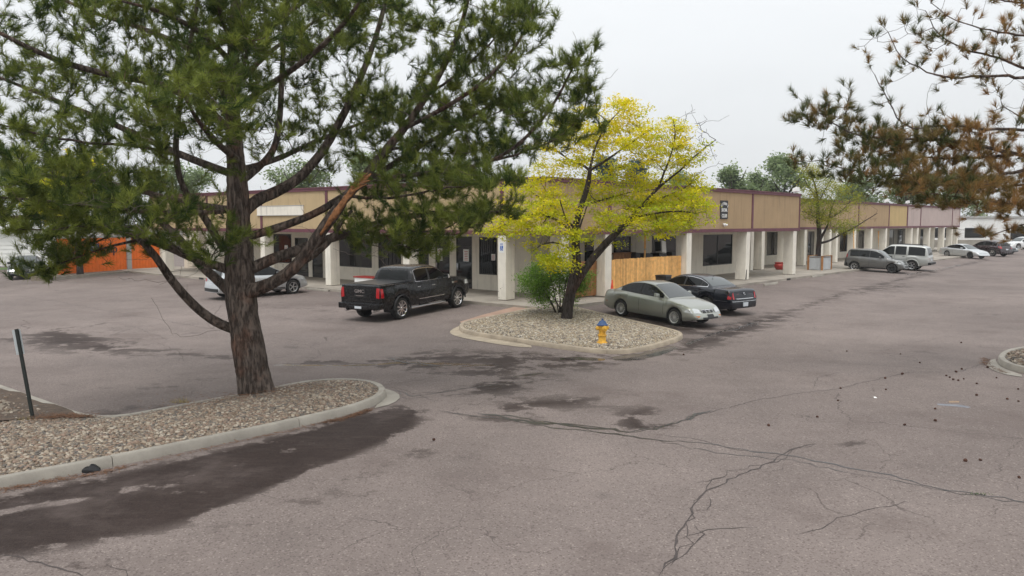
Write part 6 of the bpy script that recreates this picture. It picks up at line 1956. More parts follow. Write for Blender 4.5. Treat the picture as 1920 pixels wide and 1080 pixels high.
# ------------------------------------------------------------------ brown pine on the right
bb = G(2330, 690); DB = bb[1]
bp = empty('pine_tree', tuple(bb)); tag(bp, 'half dead pine with browning needles reaching in from the right edge', 'tree')
binv = Matrix.Translation((-bb[0], -bb[1], -bb[2]))
def pb(px, py, dz=0.0): return at_depth(px, py, DB - 1.6 + dz)
tb = Tree(21)
trk = [bb + np.array([0, 0, -0.1]), bb + np.array([-.1, -.1, 2.0]), pb(2270, 300, .8), pb(2250, 100, .6), pb(2230, -150, .5), pb(2220, -330, .5)]
o = thick_limb('trunk', trk, [.36, .28, .24, .2, .14, .05], pine_bark, bp, 20, 0.05, 31, 0.15); o.matrix_parent_inverse = binv
tb.limb(trk, 0.05, 0.02)
BL = [
 ([(2260, 250, .8), (2120, 290, .6), (2000, 300, .3), (1900, 290, .1), (1800, 262, 0), (1690, 262, -.1), (1600, 255, -.2), (1545, 222, -.2), (1520, 195, -.2)], .10, .012, .40, 1.15),
 ([(2000, 300, .3), (1880, 330, -.2), (1780, 335, -.5), (1680, 330, -.6), (1590, 320, -.6), (1540, 300, -.5)], .05, .012, .25, 1.1),
 ([(1900, 290, .1), (1800, 300, .6), (1700, 292, 1.0), (1620, 280, 1.2)], .04, .012, .15, 1.1),
 ([(2260, 210, .8), (2080, 250, .2), (1960, 240, -.2), (1860, 245, -.4), (1760, 230, -.5), (1700, 250, -.5), (1660, 180, -.5), (1640, 140, -.5)], .08, .010, .45, .6),
 ([(2250, 130, .6), (2100, 150, .3), (1960, 148, 0), (1860, 140, -.2), (1780, 148, -.3), (1720, 130, -.4), (1680, 100, -.4), (1665, 60, -.4)], .08, .010, .40, .55),
 ([(1960, 148, 0), (1880, 110, .2), (1800, 90, .3), (1750, 60, .3), (1735, 20, .3)], .04, .010, .2, .6),
 ([(2240, 50, .6), (2080, 70, .3), (1950, 70, 0), (1860, 60, -.2), (1790, 40, -.3), (1745, 5, -.3)], .07, .010, .35, .65),
 ([(2240, -40, .6), (2060, -10, .3), (1920, 10, 0), (1830, -10, 0), (1760, -40, 0)], .06, .010, .35, .75),
 ([(2270, 330, .8), (2100, 380, .2), (1980, 390, -.3), (1890, 380, -.6), (1800, 370, -.8), (1720, 360, -.9)], .07, .012, .35, 1.15),
 ([(2270, 340, .8), (2120, 400, .6), (2000, 410, .3), (1920, 420, 0), (1860, 440, -.2)], .06, .010, .35, .9),
 ([(2100, 290, .6), (1980, 340, 1.2), (1880, 350, 1.5), (1790, 345, 1.6), (1720, 330, 1.6)], .05, .012, .25, 1.05),
 ([(2000, 300, .3), (1930, 230, .3), (1880, 200, .3)], .03, .012, .3, .8),
 ([(2230, -120, .5), (2080, -120, .2), (1950, -110, 0), (1850, -120, 0)], .05, .012, .3, .8),
 ([(2250, 120, .6), (2400, 90, .6), (2550, 50, .4)], .07, .02, .3, .8), ([(2260, 260, .8), (2420, 260, 1.0), (2600, 240, 1.2)], .08, .02, .3, 1.0),
 ([(2255, 180, .7), (2300, 170, 2.2), (2340, 150, 3.6)], .07, .02, .3, .8), ([(2255, 220, .7), (2200, 230, -1.6), (2150, 220, -3.2)], .07, .02, .3, .9),
]
targets = []; dens = []
for i, (pts, r0, r1, bare, mul) in enumerate(BL):
    W_ = [pb(*p) for p in pts]
    tb.limb(W_, r0, r1)
    Q = smooth_line(W_, 0.1); n = len(Q); L = n * 0.1
    for _ in range(int(L * (1 - bare) * (36 if mul > 1 else 24) * mul)):
        t = bare + (1 - bare) * lr.random() ** 0.8
        q = Q[min(n - 1, int(t * n))]; o = np.clip(lr.normal(0, 0.48, 3), -.8, .8); o[2] = abs(o[2]) * 0.7 - 0.22
        targets.append(q + o); dens.append(mul)
    targets.append(Q[-1]); dens.append(mul)
targets = np.array(targets); dens = np.array(dens); od = lr.permutation(len(targets)); targets = targets[od]; dens = dens[od]
tips = tb.grow(targets, 0.15, 0.25, 0.025, 2.2)
tb.radii(0.005)
tb.wood('branches', pine_bark, bp).matrix_parent_inverse = binv
P = np.array(tb.P); par = np.array(tb.par); pos, axv, tn, ln = [], [], [], []
for t, dn in zip(tips, dens):
    if t < 0: continue
    p = P[t]; a = p - P[par[t]]; a /= np.linalg.norm(a) + 1e-9
    a = a * 0.7 + np.array([0, 0, 0.5]) + r.normal(0, 0.2, 3)
    # outer low shoots still green, inner ones brown
    gx = (p[0] - pb(1500, 260)[0]) / 2.2
    tint = np.clip(r.normal(0.62 if gx > 1.5 else (0.34 if gx > 0.8 else 0.12), 0.28), 0, 1)
    if dn < 0.9 and r.random() < 0.25: continue
    pos.append(p); axv.append(a); tn.append(tint)
    k = t
    for j in range(r.integers(0, 3) if dn > 0.9 else r.integers(0, 2)):
        k = par[k]
        if k < 0 or tb.lock[k]: break
        b = P[t] - P[k]; b /= np.linalg.norm(b) + 1e-9
        o = r.normal(0, 1, 3); o /= np.linalg.norm(o)
        pos.append(P[k] + o * 0.08 + np.array([0, 0, .05])); axv.append(b * 0.4 + o * 0.4 + np.array([0, 0, 0.5])); tn.append(np.clip(tint + r.normal(0, .15), 0, 1))
pos, axv, tn = np.array(pos), np.array(axv), np.array(tn)
V, T, tt = needles(pos, axv, 50, 0.21, 0.0095, (0.08, 1.0), 0.12, r, tn, 0.05)
crown_mesh('crown', V, T, tt, dead_leaf, bp).matrix_parent_inverse = binv

# ------------------------------------------------------------------ broadleaf trees
def leafy_tree(name, label, cat, base, limbs, foliage, leaf_m, bark_m, group=None, lsize=0.06, per=40, spread=0.16, flat=0.35, tipr=0.004, seed=1, tintf=None, lift=0.05, bare=(), aspect=0.5, stepk=0.2, maxlen=3.0):
    """limbs: list of (points, r0, r1); foliage: targets (n,3)"""
    o = empty(name, tuple(base)); tag(o, label, cat, group)
    inv = Matrix.Translation((-base[0], -base[1], -base[2]))
    t = Tree(seed); rr = np.random.default_rng(seed)
    for i, (pts, r0, r1) in enumerate(limbs):
        rl = r0 if isinstance(r0, (list, tuple)) else [r0, (r0 + r1) / 2, r1]
        thick_limb('trunk' if i == 0 else 'limb', pts, rl, bark_m, o, 16 if i == 0 else 10, 0.05, seed + i, stepk * 0.7).matrix_parent_inverse = inv
        t.limb(pts, min(rl[0], 0.03), 0.012, step=stepk)
    F = np.asarray(foliage); F = F[rr.permutation(len(F))]
    allT = np.vstack([F, np.asarray(bare)]) if len(bare) else F
    tips = t.grow(allT, stepk, lift, 0.035, maxlen)
    t.radii(tipr)
    t.wood('branches', bark_m, o).matrix_parent_inverse = inv
    P = np.array(t.P)
    c = []; tt = []
    for k in tips[:len(F)]:
        if k < 0: continue
        p = P[k]; tint = tintf(p, rr) if tintf else rr.random()
        q = p + rr.normal(0, spread, (per, 3)) * np.array([1, 1, flat])
        c.append(q); tt.append(np.clip(tint + rr.normal(0, 0.12, per), 0, 1))
    c = np.concatenate(c); tt = np.concatenate(tt)
    nrm = rr.normal(0, 0.55, (len(c), 3)) + np.array([0, 0, 1.0]); nrm /= np.linalg.norm(nrm, axis=1)[:, None]
    V, T, ti = leaves(c, nrm, lsize, rr, tt, aspect)
    crown_mesh('crown', V, T, ti, leaf_m, o).matrix_parent_inverse = inv
    return o

lb = G(1063, 607); DY = lb[1]; lb[2] = float(mid_z(lb[0:1], lb[1:2])[0]) if hasattr(mid_z(lb[0:1], lb[1:2]), '__len__') else lb[2]
def py_(px, py, dz=0.0): return at_depth(px, py, DY + dz)
YL = [
 ([py_(1062, 612), py_(1063, 590), py_(1069, 555), py_(1077, 520), py_(1082, 490), py_(1079, 455), py_(1078, 425), py_(1090, 385), py_(1103, 345), py_(1106, 318)], [.24, .20, .19, .185, .17, .15, .12, .10, .085, .07], .06),
 ([py_(1068, 560), py_(1084, 525), py_(1108, 488, -.1), py_(1140, 452, -.3), py_(1166, 426, -.4), py_(1186, 408, -.5), py_(1205, 385, -.6), py_(1235, 350, -.6), py_(1275, 320, -.6)], [.10, .14, .14, .13, .12, .10, .06, .05, .03], .03),
 ([py_(1106, 320), py_(1092, 308, .2), py_(1072, 303, .4), py_(1040, 280, .7), py_(1000, 265, 1.0)], .05, .015),
 ([py_(1106, 320), py_(1110, 295), py_(1122, 260, -.1), py_(1140, 230, -.2), py_(1165, 205, -.2)], .05, .015),
 ([py_(1106, 320), py_(1130, 305, -.3), py_(1155, 288, -.6), py_(1190, 262, -.8), py_(1225, 240, -.9)], .05, .015),
 ([py_(1078, 440), py_(1050, 415, -.4), py_(1015, 400, -.9), py_(975, 405, -1.3), py_(940, 425, -1.5), py_(918, 435, -1.6)], .05, .012),
 ([py_(1080, 430), py_(1045, 395, .4), py_(1010, 370, .9), py_(985, 350, 1.3)], .05, .012),
 ([py_(1090, 385), py_(1130, 375, .6), py_(1180, 360, 1.2), py_(1230, 355, 1.6)], .045, .012),
 ([py_(1186, 408, -.5), py_(1225, 400, -.9), py_(1270, 395, -1.2), py_(1305, 400, -1.4)], .045, .012),
 ([py_(1205, 385, -.6), py_(1245, 370, .2), py_(1290, 350, .8), py_(1310, 330, 1.0)], .04, .012),
 ([py_(1275, 320, -.6), py_(1300, 295, -.6), py_(1325, 275, -.6), py_(1342, 262, -.6)], .03, .010),
 ([py_(1235, 350, -.6), py_(1255, 300, -.9), py_(1268, 255, -1.0), py_(1262, 225, -1.0)], .035, .010),
 ([py_(1074, 470, -.1), py_(1050, 455, -.9), py_(1020, 455, -1.5), py_(1000, 470, -1.8)], .03, .010),
 ([py_(1140, 230, -.2), py_(1120, 210, .2), py_(1100, 205, .4)], .02, .008),
 ([py_(1079, 470), py_(1085, 430, 1.2), py_(1100, 390, 2.2), py_(1110, 350, 2.8)], .05, .012),
 ([py_(1079, 450), py_(1060, 410, -1.4), py_(1050, 375, -2.4)], .04, .012),
]
def blob(fn, cx_, cy_, rx, ry, n, dz=0.0, rz=1.3, rng_=lr):
    s = FPX / DY; out = []
    for _ in range(n):
        a = rng_.normal(0, 0.5, 3); a /= max(1, np.linalg.norm(a) / 1.0)
        out.append(fn(cx_ + a[0] * rx, cy_ + a[1] * ry, dz + a[2] * rz))
    return out
FY = []
for q in ((1150, 222, 70, 40, 26, 0), (1195, 265, 60, 38, 26, -.5), (1110, 262, 55, 36, 20, .2), (1060, 290, 70, 40, 24, .6), (1240, 275, 60, 42, 24, -.6), (1290, 300, 45, 45, 16, -.4), (1265, 238, 28, 30, 7, -1),
          (1010, 350, 65, 42, 26, .8), (975, 410, 66, 38, 22, -1.1), (934, 432, 36, 20, 8, -1.4), (1040, 395, 70, 45, 26, -.4), (1020, 440, 66, 34, 17, -1.3), (1100, 355, 50, 40, 14, 1.2), (1150, 375, 70, 40, 26, .9),
          (1220, 380, 75, 50, 40, .2), (1270, 400, 65, 40, 30, -1.0), (1200, 335, 70, 40, 26, .6), (1160, 405, 45, 30, 12, -.8), (1290, 365, 45, 45, 16, .3), (1240, 425, 50, 22, 14, -1), (1310, 375, 25, 50, 8, -.8), (1130, 440, 50, 25, 10, 1.2), (1040, 475, 45, 24, 14, -1.4), (1100, 300, 50, 40, 10, 1.8), (1080, 240, 50, 30, 10, .3), (1180, 200, 30, 16, 6, 0), (1050, 500, 30, 16, 7, -1.2)):
    FY += blob(py_, *q[:4], int(q[4] * 1.45), q[5])
bare = []
for _ in range(70):
    bare.append(py_(1300 + lr.normal(0, 24), 250 + lr.normal(0, 26), -.5 + lr.normal(0, .5)))
for _ in range(25): bare.append(py_(1330 + lr.normal(0, 12), 290 + lr.normal(0, 22), -.5 + lr.normal(0, .4)))
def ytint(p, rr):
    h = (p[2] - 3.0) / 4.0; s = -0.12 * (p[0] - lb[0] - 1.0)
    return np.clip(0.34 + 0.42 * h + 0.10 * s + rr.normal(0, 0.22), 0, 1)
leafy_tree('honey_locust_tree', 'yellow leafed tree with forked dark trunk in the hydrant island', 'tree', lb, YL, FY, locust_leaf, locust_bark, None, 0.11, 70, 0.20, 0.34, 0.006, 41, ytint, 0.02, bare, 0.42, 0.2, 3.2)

# bush at the foot of the tree
ub = G(1048, 596); ub[2] += 0.12
def pbu(px, py, dz=0.0): return at_depth(px, py, ub[1] + dz)
BL2 = [([pbu(1046, 598), pbu(1036, 570), pbu(1020, 545), pbu(1006, 525)], [.035, .03, .02], .015)]
for a in ((1050, 560, 1048, 500, .3), (1056, 565, 1062, 520, -.3), (1042, 560, 1030, 510, -.4), (1060, 570, 1080, 530, .4), (1050, 570, 1010, 530, .5), (1066, 560, 1095, 525, .2)):
    BL2.append(([pbu(1050, 597), pbu(a[0], a[1], a[4] * .4), pbu(a[2], a[3], a[4])], .025, .01))
FB = []
for q in ((1010, 520, 40, 26, 60, 0), (1035, 512, 40, 26, 55, .2), (1060, 525, 36, 28, 45, .2), (1000, 535, 30, 20, 30, -.3), (1020, 560, 24, 14, 16, -.2), (1090, 528, 26, 22, 40, .3), (1040, 545, 36, 24, 30, 0), (1070, 560, 20, 16, 10, .3)):
    FB += blob(pbu, *q[:4], int(q[4] * 1.5), q[5], rz=0.7)
leafy_tree('bush', 'green leafy bush with thin stems beside the yellow tree trunk', 'bush', ub, BL2, FB, bush_leaf, locust_bark, None, 0.075, 40, 0.12, 0.8, 0.004, 43, None, 0.05, (), 0.5, 0.14, 2.0)

# young tree by the far walkway
jb = G(1534, 500); jb[2] = 0.0
jb = np.array(FR(tR(1533, -1.4), -1.4, 0.0)); DJ = jb[1]
def pj(px, py, dz=0.0): return at_depth(px, py, DJ + dz)
JL = [([pj(1533, 500), pj(1534, 470), pj(1537, 440), pj(1533, 410), pj(1534, 385), pj(1530, 350), pj(1520, 325)], [.22, .19, .17, .13, .10, .07, .03], .03),
      ([pj(1538, 450), pj(1548, 430), pj(1553, 420), pj(1556, 400), pj(1565, 375)], .10, .03), ([pj(1537, 456), pj(1555, 452), pj(1575, 440), pj(1600, 428), pj(1625, 412), pj(1645, 400)], .09, .02),
      ([pj(1533, 410), pj(1515, 400), pj(1500, 395)], .05, .02), ([pj(1534, 380), pj(1550, 350), pj(1562, 330)], .05, .02), ([pj(1530, 370), pj(1515, 350), pj(1508, 335)], .04, .02), ([pj(1556, 410), pj(1580, 395, .8), pj(1600, 370, 1.2)], .05, .02)]
FJ = []
for q in ((1530, 345, 30, 30, 34, 0), (1550, 385, 34, 28, 30, -.5), (1515, 385, 24, 26, 22, .3), (1545, 410, 26, 20, 16, 0), (1585, 425, 26, 14, 18, -.2), (1600, 380, 24, 24, 10, .8), (1520, 320, 24, 16, 10, 0), (1575, 350, 26, 24, 12, .3)):
    FJ += blob(pj, *q[:4], int(q[4] * 2.6), q[5], rz=1.8)
bj = [pj(1600 + lr.normal(0, 28), 390 + lr.normal(0, 18), lr.normal(.2, .7)) for _ in range(40)] + [pj(1560 + lr.normal(0, 26), 400 + lr.normal(0, 18), lr.normal(0, .7)) for _ in range(20)]
leafy_tree('honey_locust_tree', 'small yellow green tree with bare twigs by the corrugated planter', 'tree', jb, JL, FJ, young_leaf, locust_bark, None, 0.11, 46, 0.28, 0.5, 0.009, 47, None, 0.02, bj, 0.45, 0.28, 4.0)

# trees beyond the roofs
def far_tree(px, py_top, Y, wpx, label, leaf_m=far_leaf_hazed, seed=0, conifer=False, group='trees beyond the buildings', yellow=False):
    top = at_depth(px, py_top, Y); H = top[2] + 0.3; Rr = wpx / FPX * Y / 2
    base = np.array([top[0], Y, -0.3]); rr = np.random.default_rng(seed + 500)
    def q(x, y, z): return base + np.array([x, y, z])
    limbs = [([q(0, 0, 0), q(rr.normal(0, .2), 0, H * .35), q(rr.normal(0, .4), 0, H * .65), q(0, 0, H * .95)], [H * .028, H * .02, H * .012, .03], .03)]
    F = []
    if conifer:
        for _ in range(130):
            z = H * (0.12 + 0.88 * rr.random() ** 1.1); a = rr.random() * 6.283; rad = Rr * (1.04 - z / H) * (0.35 + 0.65 * rr.random() ** .5)
            F.append(q(rad * math.cos(a), rad * math.sin(a), z))
        kw = dict(lsize=0.42, per=42, spread=0.55, flat=0.45)
    else:
        for k in range(6):
            a = k * 1.05 + rr.random(); z0 = H * (0.28 + 0.07 * k)
            limbs.append(([q(0, 0, z0), q(math.cos(a) * Rr * .4, math.sin(a) * Rr * .4, z0 + H * .14), q(math.cos(a) * Rr * .75, math.sin(a) * Rr * .75, z0 + H * .30)], H * .012, .03))
        nb = 9
        for k in range(nb):
            a = rr.random() * 6.283; z = H * (0.50 + 0.42 * rr.random()); rad = Rr * 0.72 * math.sqrt(rr.random()) * (1.25 - 0.5 * z / H)
            c0 = q(rad * math.cos(a), rad * math.sin(a), z)
            for _ in range(22):
                d = rr.normal(0, 1, 3); d /= np.linalg.norm(d); F.append(c0 + d * Rr * 0.40 * rr.random() ** .4 * np.array([1, 1, .8]))
        F.append(q(0, 0, H * .98))
        kw = dict(lsize=0.34, per=34, spread=0.42, flat=0.75)
    return leafy_tree('conifer' if conifer else 'broadleaf_tree', label, 'tree', base, limbs, F, leaf_m, locust_bark, group, tipr=0.015, seed=seed + 60, stepk=0.6, maxlen=14.0, aspect=0.6, **kw)
far_tree(1375, 306, 92, 62, 'pale green tree rising left of the pair above the club fascia', seed=1)
far_tree(1420, 316, 98, 60, 'pale green tree between two taller ones above the club fascia', seed=2)
far_tree(1482, 290, 88, 100, 'tallest pale green tree above the end of the projecting fascia', seed=3)
far_tree(1600, 330, 105, 110, 'green tree behind the young tree, above the set back fascia', seed=4)
far_tree(1700, 325, 110, 110, 'green tree behind the brown pine, above the mauve panels', seed=5)
far_tree(1800, 330, 130, 120, 'green tree behind the brown pine beside the white industrial building', seed=6)
far_tree(1135, 296, 84, 46, 'blue green conifer showing through the yellow tree', far_conifer, 7, True)
far_tree(1195, 302, 90, 60, 'second blue green conifer behind the yellow tree crown', far_conifer, 8, True)
far_tree(700, 285, 80, 110, 'green tree above the roof seen through the big pine', seed=9)
far_tree(560, 300, 86, 120, 'wide green tree behind the blank sign and the big pine', seed=10)
far_tree(830, 300, 95, 90, 'green tree above the roof right of the torn limb', seed=11)
far_tree(60, 300, 78, 150, 'large green tree behind the white garage', seed=12)
far_tree(140, 300, 51.6, 190, 'yellow leafed tree standing before the orange shop wall', locust_leaf, seed=13, group='trees beyond the buildings')
far_tree(330, 310, 90, 140, 'green tree behind the orange shop and the big pine', seed=14)
far_tree(1275, 318, 96, 60, 'low green tree behind the bare twigs of the yellow tree', seed=15)

# ================================================================== small things
# fire hydrant
hb = G(1129, 653); hb[2] = float(mid_z(np.array([hb[0]]), np.array([hb[1]]))[0]) - 0.01
hy = empty('fire_hydrant', tuple(hb), R(20)); tag(hy, 'yellow fire hydrant with blue bonnet in the gravel', 'fire hydrant')
MB().lathe([(0.17, 0), (0.17, 0.025), (0.135, 0.03), (0.118, 0.06), (0.112, 0.20), (0.12, 0.21), (0.125, 0.24), (0.105, 0.26), (0.105, 0.36), (0.13, 0.42), (0.135, 0.50), (0.125, 0.54), (0.0, 0.54)], 20, cap=False).build('barrel', yel_p, hy, smooth=True)
MB().lathe([(0.175, 0.0), (0.175, 0.02), (0.0, 0.03)], 20, Matrix.Translation((0, 0, 0.235)) @ Matrix.Scale(0.8, 4), cap=False).build('flange', yel_p, hy, smooth=True)
MB().lathe([(0.165, 0.535), (0.17, 0.56), (0.135, 0.585), (0.12, 0.62), (0.085, 0.67), (0.045, 0.69), (0.03, 0.70), (0.028, 0.745), (0.0, 0.75)], 20, cap=False).build('bonnet', blue_p, hy, smooth=True)
for a, s in ((0, 1.0), (math.pi, 1.0), (-math.pi / 2, 1.45)):
    M = Matrix.Translation((0, 0, 0.46)) @ Matrix.Rotation(a, 4, 'Z') @ Matrix.Rotation(math.pi / 2, 4, 'Y')
    MB().lathe([(0.045 * s, 0.08), (0.045 * s, 0.15), (0.058 * s, 0.152), (0.058 * s, 0.19), (0.04 * s, 0.20), (0.018, 0.205), (0.016, 0.225), (0, 0.226)], 14, M, cap=False).build('nozzle_cap', yel_p, hy, smooth=True)
for k in range(8):
    a = k * math.pi / 4
    MB().lathe([(0.012, 0.022), (0.012, 0.042), (0, 0.044)], 6, Matrix.Translation((0.148 * math.cos(a), 0.148 * math.sin(a), 0)), cap=False).build('bolt', yel_p, hy)

# leaning sign post
sb = G(62, 803); sb[2] = float(near_z(np.array([sb[0]]), np.array([sb[1]]))[0]) - 0.02
tp = at_depth(30, 617, sb[1] + 0.05)
sp = empty('sign_post', tuple(sb)); tag(sp, 'leaning dark metal post with the pale back of a small sign', 'sign post')
ax = Vector(tp - sb); Ls = ax.length
Q = Vector((0, 0, 1)).rotation_difference(ax.normalized()).to_matrix().to_4x4()
mb = MB(); mb.box(-0.027, 0.027, -0.006, 0.0, -0.2, Ls); mb.box(-0.027, -0.022, 0.0, 0.03, -0.2, Ls); mb.box(0.022, 0.027, 0.0, 0.03, -0.2, Ls)
o = mb.build('post', mat('dark_green_post', (0.012, 0.016, 0.014), 0.6, var=0.2), sp); o.matrix_basis = Q
o = MB().box(-0.10, 0.055, 0.032, 0.036, Ls - 0.47, Ls - 0.01).build('sign_plate', sign_alu, sp); o.matrix_basis = Q
for z in (Ls - 0.40, Ls - 0.08):
    o = MB().lathe([(0.012, -0.012), (0.012, 0.0), (0, 0.0)], 8, Matrix.Translation((0, -0.004, z)) @ Matrix.Rotation(math.pi / 2, 4, 'X'), cap=False).build('bolt', grey_p, sp); o.matrix_basis = Q

# planter box with corrugated sides
t_ = tR(1512, -1.9)
pl = empty('planter_box', FR(t_, -0.9, 0.0), aR); tag(pl, 'corrugated metal planter box with wooden corner posts on the walkway', 'planter')
Lp, Wp, Hp = 1.7, 1.0, 1.0
for sx in (-1, 1):
    for sy in (-1, 1): MB().box(sx * Lp / 2 - 0.06, sx * Lp / 2 + 0.06, sy * Wp / 2 - 0.06, sy * Wp / 2 + 0.06, 0, Hp).build('corner_post', wood_d, pl)
def corr(x0, x1, n):
    v = []; 
    for i in range(n + 1):
        x = x0 + (x1 - x0) * i / n; d = 0.018 * math.sin(i * math.pi / 2)
        v.append((x, d))
    return v
for sy in (-1, 1):
    c_ = corr(-Lp / 2 + 0.06, Lp / 2 - 0.06, 72); n = len(c_)
    MB().add([(x, sy * (Wp / 2 - 0.01) + d, 0.03) for x, d in c_] + [(x, sy * (Wp / 2 - 0.01) + d, Hp - 0.03) for x, d in c_], [(i, i + 1, n + i + 1, n + i) for i in range(n - 1)]).build('side_sheet', steel, pl, smooth=True)
for sx in (-1, 1):
    c_ = corr(-Wp / 2 + 0.06, Wp / 2 - 0.06, 40); n = len(c_)
    MB().add([(sx * (Lp / 2 - 0.01) + d, x, 0.03) for x, d in c_] + [(sx * (Lp / 2 - 0.01) + d, x, Hp - 0.03) for x, d in c_], [(i, i + 1, n + i + 1, n + i) for i in range(n - 1)]).build('side_sheet', steel, pl, smooth=True)
for sy in (-1, 1): MB().box(-Lp / 2 - 0.08, Lp / 2 + 0.08, sy * Wp / 2 - 0.07, sy * Wp / 2 + 0.07, Hp + 0.002, Hp + 0.04).build('cap_board', wood_d, pl)
MB().box(-Lp / 2, Lp / 2, -Wp / 2, Wp / 2, Hp - 0.12, Hp - 0.06).build('soil', dirt, pl)

# red pot
t_ = tR(1462, -3.0)
pot = empty('flower_pot', FR(t_, -3.0, 0)); tag(pot, 'glossy red round pot standing on the walkway', 'pot')
MB().lathe([(0.20, 0), (0.26, 0.05), (0.36, 0.22), (0.37, 0.34), (0.31, 0.42), (0.30, 0.45), (0.34, 0.50), (0.34, 0.54), (0.30, 0.54), (0.28, 0.46)], 24, cap=False).build('bowl', red_p, pot, smooth=True)
MB().lathe([(0.29, 0.47), (0.0, 0.48)], 20, cap=False).build('soil', dirt, pot)

# low red topped box between the column and the pickup
t_ = tL(688, -0.6)
rb = empty('bench_box', FL(t_, -0.7, 0), aL); tag(rb, 'low white box with red lid on the walkway behind the pickup bed', 'box')
MB().box(-0.75, 0.75, -0.35, 0.35, 0.0, 0.52).build('case', white_p, rb, bevel=0.01)
MB().box(-0.80, 0.80, -0.40, 0.40, 0.522, 0.58).build('lid', red_p, rb, bevel=0.012)

# black bin and red cone tip behind the sedans
q = np.array(FR(tR(1243, 0.5), 0.55, 0))
bn = empty('waste_bin', tuple(q), aR); bn.scale = (.85, .85, .88); tag(bn, 'black plastic bin in front of the cedar fence behind the sedan roof', 'bin')
MB().hexa([(-.26, -.28, 0), (.26, -.28, 0), (.26, .28, 0), (-.26, .28, 0)], [(-.33, -.35, .88), (.33, -.35, .88), (.33, .35, .88), (-.33, .35, .88)]).build('tub', black_m, bn, bevel=0.03)
MB().hexa([(-.36, -.38, .882), (.36, -.38, .882), (.36, .38, .882), (-.36, .38, .882)], [(-.33, -.34, .96), (.33, -.34, .96), (.33, .34, .96), (-.33, .34, .96)]).build('lid', black_m, bn, bevel=0.03)
q = np.array(FR(tR(1150, 0.4), 0.35, 0))
cn = empty('traffic_cone', tuple(q)); cn.scale = (.8, .8, .8); tag(cn, 'red orange cone whose tip shows behind the pale sedan boot', 'cone')
MB().box(-.19, .19, -.19, .19, 0, .03).build('base', black_m, cn, bevel=.01)
MB().lathe([(.14, .03), (.035, .98), (.03, 1.0), (0, 1.0)], 18, cap=False).build('cone_body', mat('cone_orange', (0.75, 0.09, 0.03), 0.6, var=0.1), cn, smooth=True)
# bar, plank and dark shrub silhouette along the far walkway
q = np.array(FR(tR(1602, -3.2), -3.2, 0))
pk = MB().box(-.05, .05, -.02, .02, 0, 2.9).build('leaning_plank', wood); pk.location = tuple(q); pk.rotation_euler = (0, R(-9), aR)
tag(pk, 'long orange plank leaning on a column behind the grey hatchback', 'plank')
q = np.array(FR(tR(1650, -4.8), -4.8, 0))
pk = MB().box(-.35, .35, -.02, .02, 0, 2.6).build('wood_panel', wood); pk.location = tuple(q); pk.rotation_euler = (R(-4), 0, aR)
tag(pk, 'tall orange wood panel between two far columns', 'panel')
q = np.array(FR(tR(1437, -3.75), -3.7, 0.0)) 
# debris on the asphalt
def cone_mesh():
    mb = MB(); rr = random.Random(4)
    mb.lathe([(0.005, -0.04), (0.022, -0.03), (0.03, -0.01), (0.028, 0.015), (0.015, 0.04), (0, 0.048)], 8, cap=False)
    for i in range(5):
        z = -0.03 + i * 0.016; rad = 0.034 - abs(i - 1.5) * 0.005
        for k in range(7):
            a = k * 0.898 + i * 0.45
            c, s_ = math.cos(a), math.sin(a)
            p = Vector((c * rad, s_ * rad, z)); u = Vector((-s_, c, 0)) * 0.011
            mb.add([p - u - Vector((c, s_, 0)) * 0.012, p + u - Vector((c, s_, 0)) * 0.012, p + u * 0.6 + Vector((c, s_, 0.8)) * 0.012, p - u * 0.6 + Vector((c, s_, 0.8)) * 0.012], [(0, 1, 2, 3)])
    return mesh('pine_cone', mb.v, mb.f, False)
cm = cone_mesh(); cm.materials.append(cone_m)
CP = [(815, 350), (592, 390), (910, 275), (922, 218), (1128, 172), (1206, 153), (1132, 224), (1358, 313), (1217, 387), (1360, 368), (1410, 160), (1425, 168), (1440, 178), (1465, 182), (1490, 175), (1455, 143), (1480, 130), (1550, 197), (1548, 250), (1690, 268), (1742, 278), (1740, 222), (1640, 170), (1497, 553), (1565, 549), (1745, 630), (1478, 8), (952, 47), (200, 63), (1600, 122), (1288, 100), (1198, 60)]
for i, (u, v) in enumerate(CP):
    p = G(1200 + u / 2.454, 640 + v / 2.454); k = 0.45 + 0.3 * random.random()
    o = link('pine_cone', cm); o.location = (p[0], p[1], p[2] + 0.028 * k); o.rotation_euler = (math.pi / 2 + random.uniform(-.3, .3), random.uniform(-.3, .3), random.random() * 6.28); o.scale = (k,) * 3
    tag(o, 'small brown pine cone lying on the asphalt', 'pine cone', 'pine cones scattered on the asphalt')
p = G(813, 827); o = link('pine_cone', cm); o.location = (p[0], p[1], p[2] + .03); o.rotation_euler = (1.5, .2, 1); o.scale = (.6, .6, .6); tag(o, 'lone dark pine cone left of the long crack near the kerb', 'pine cone')
p = G(1641, 746)
mb = MB(); mb.add([(-.09, -.05, .004), (.08, -.07, .01), (.1, .06, .02), (-.05, .08, .05), (0, 0, .07)], [(0, 1, 4), (1, 2, 4), (2, 3, 4), (3, 0, 4)])
o = mb.build('paper_scrap', white_p); o.location = tuple(p); o.scale = (.4, .4, .4); tag(o, 'crumpled white scrap of paper on the asphalt', 'litter')
p = G(170, 884)
mb = MB().lathe([(0.02, 0.10), (0.09, 0.085), (0.13, 0.05), (0.14, 0.02), (0.13, 0.0)], 9, cap=True)
mb.v = [(x * (1 + .25 * math.sin(5 * y * 20)), y * .7, z * (1 + .3 * math.sin(x * 40))) for x, y, z in mb.v]
o = mb.build('plastic_bag', black_m, smooth=True); o.location = tuple(p); tag(o, 'black crumpled bag lying against the near kerb', 'litter')
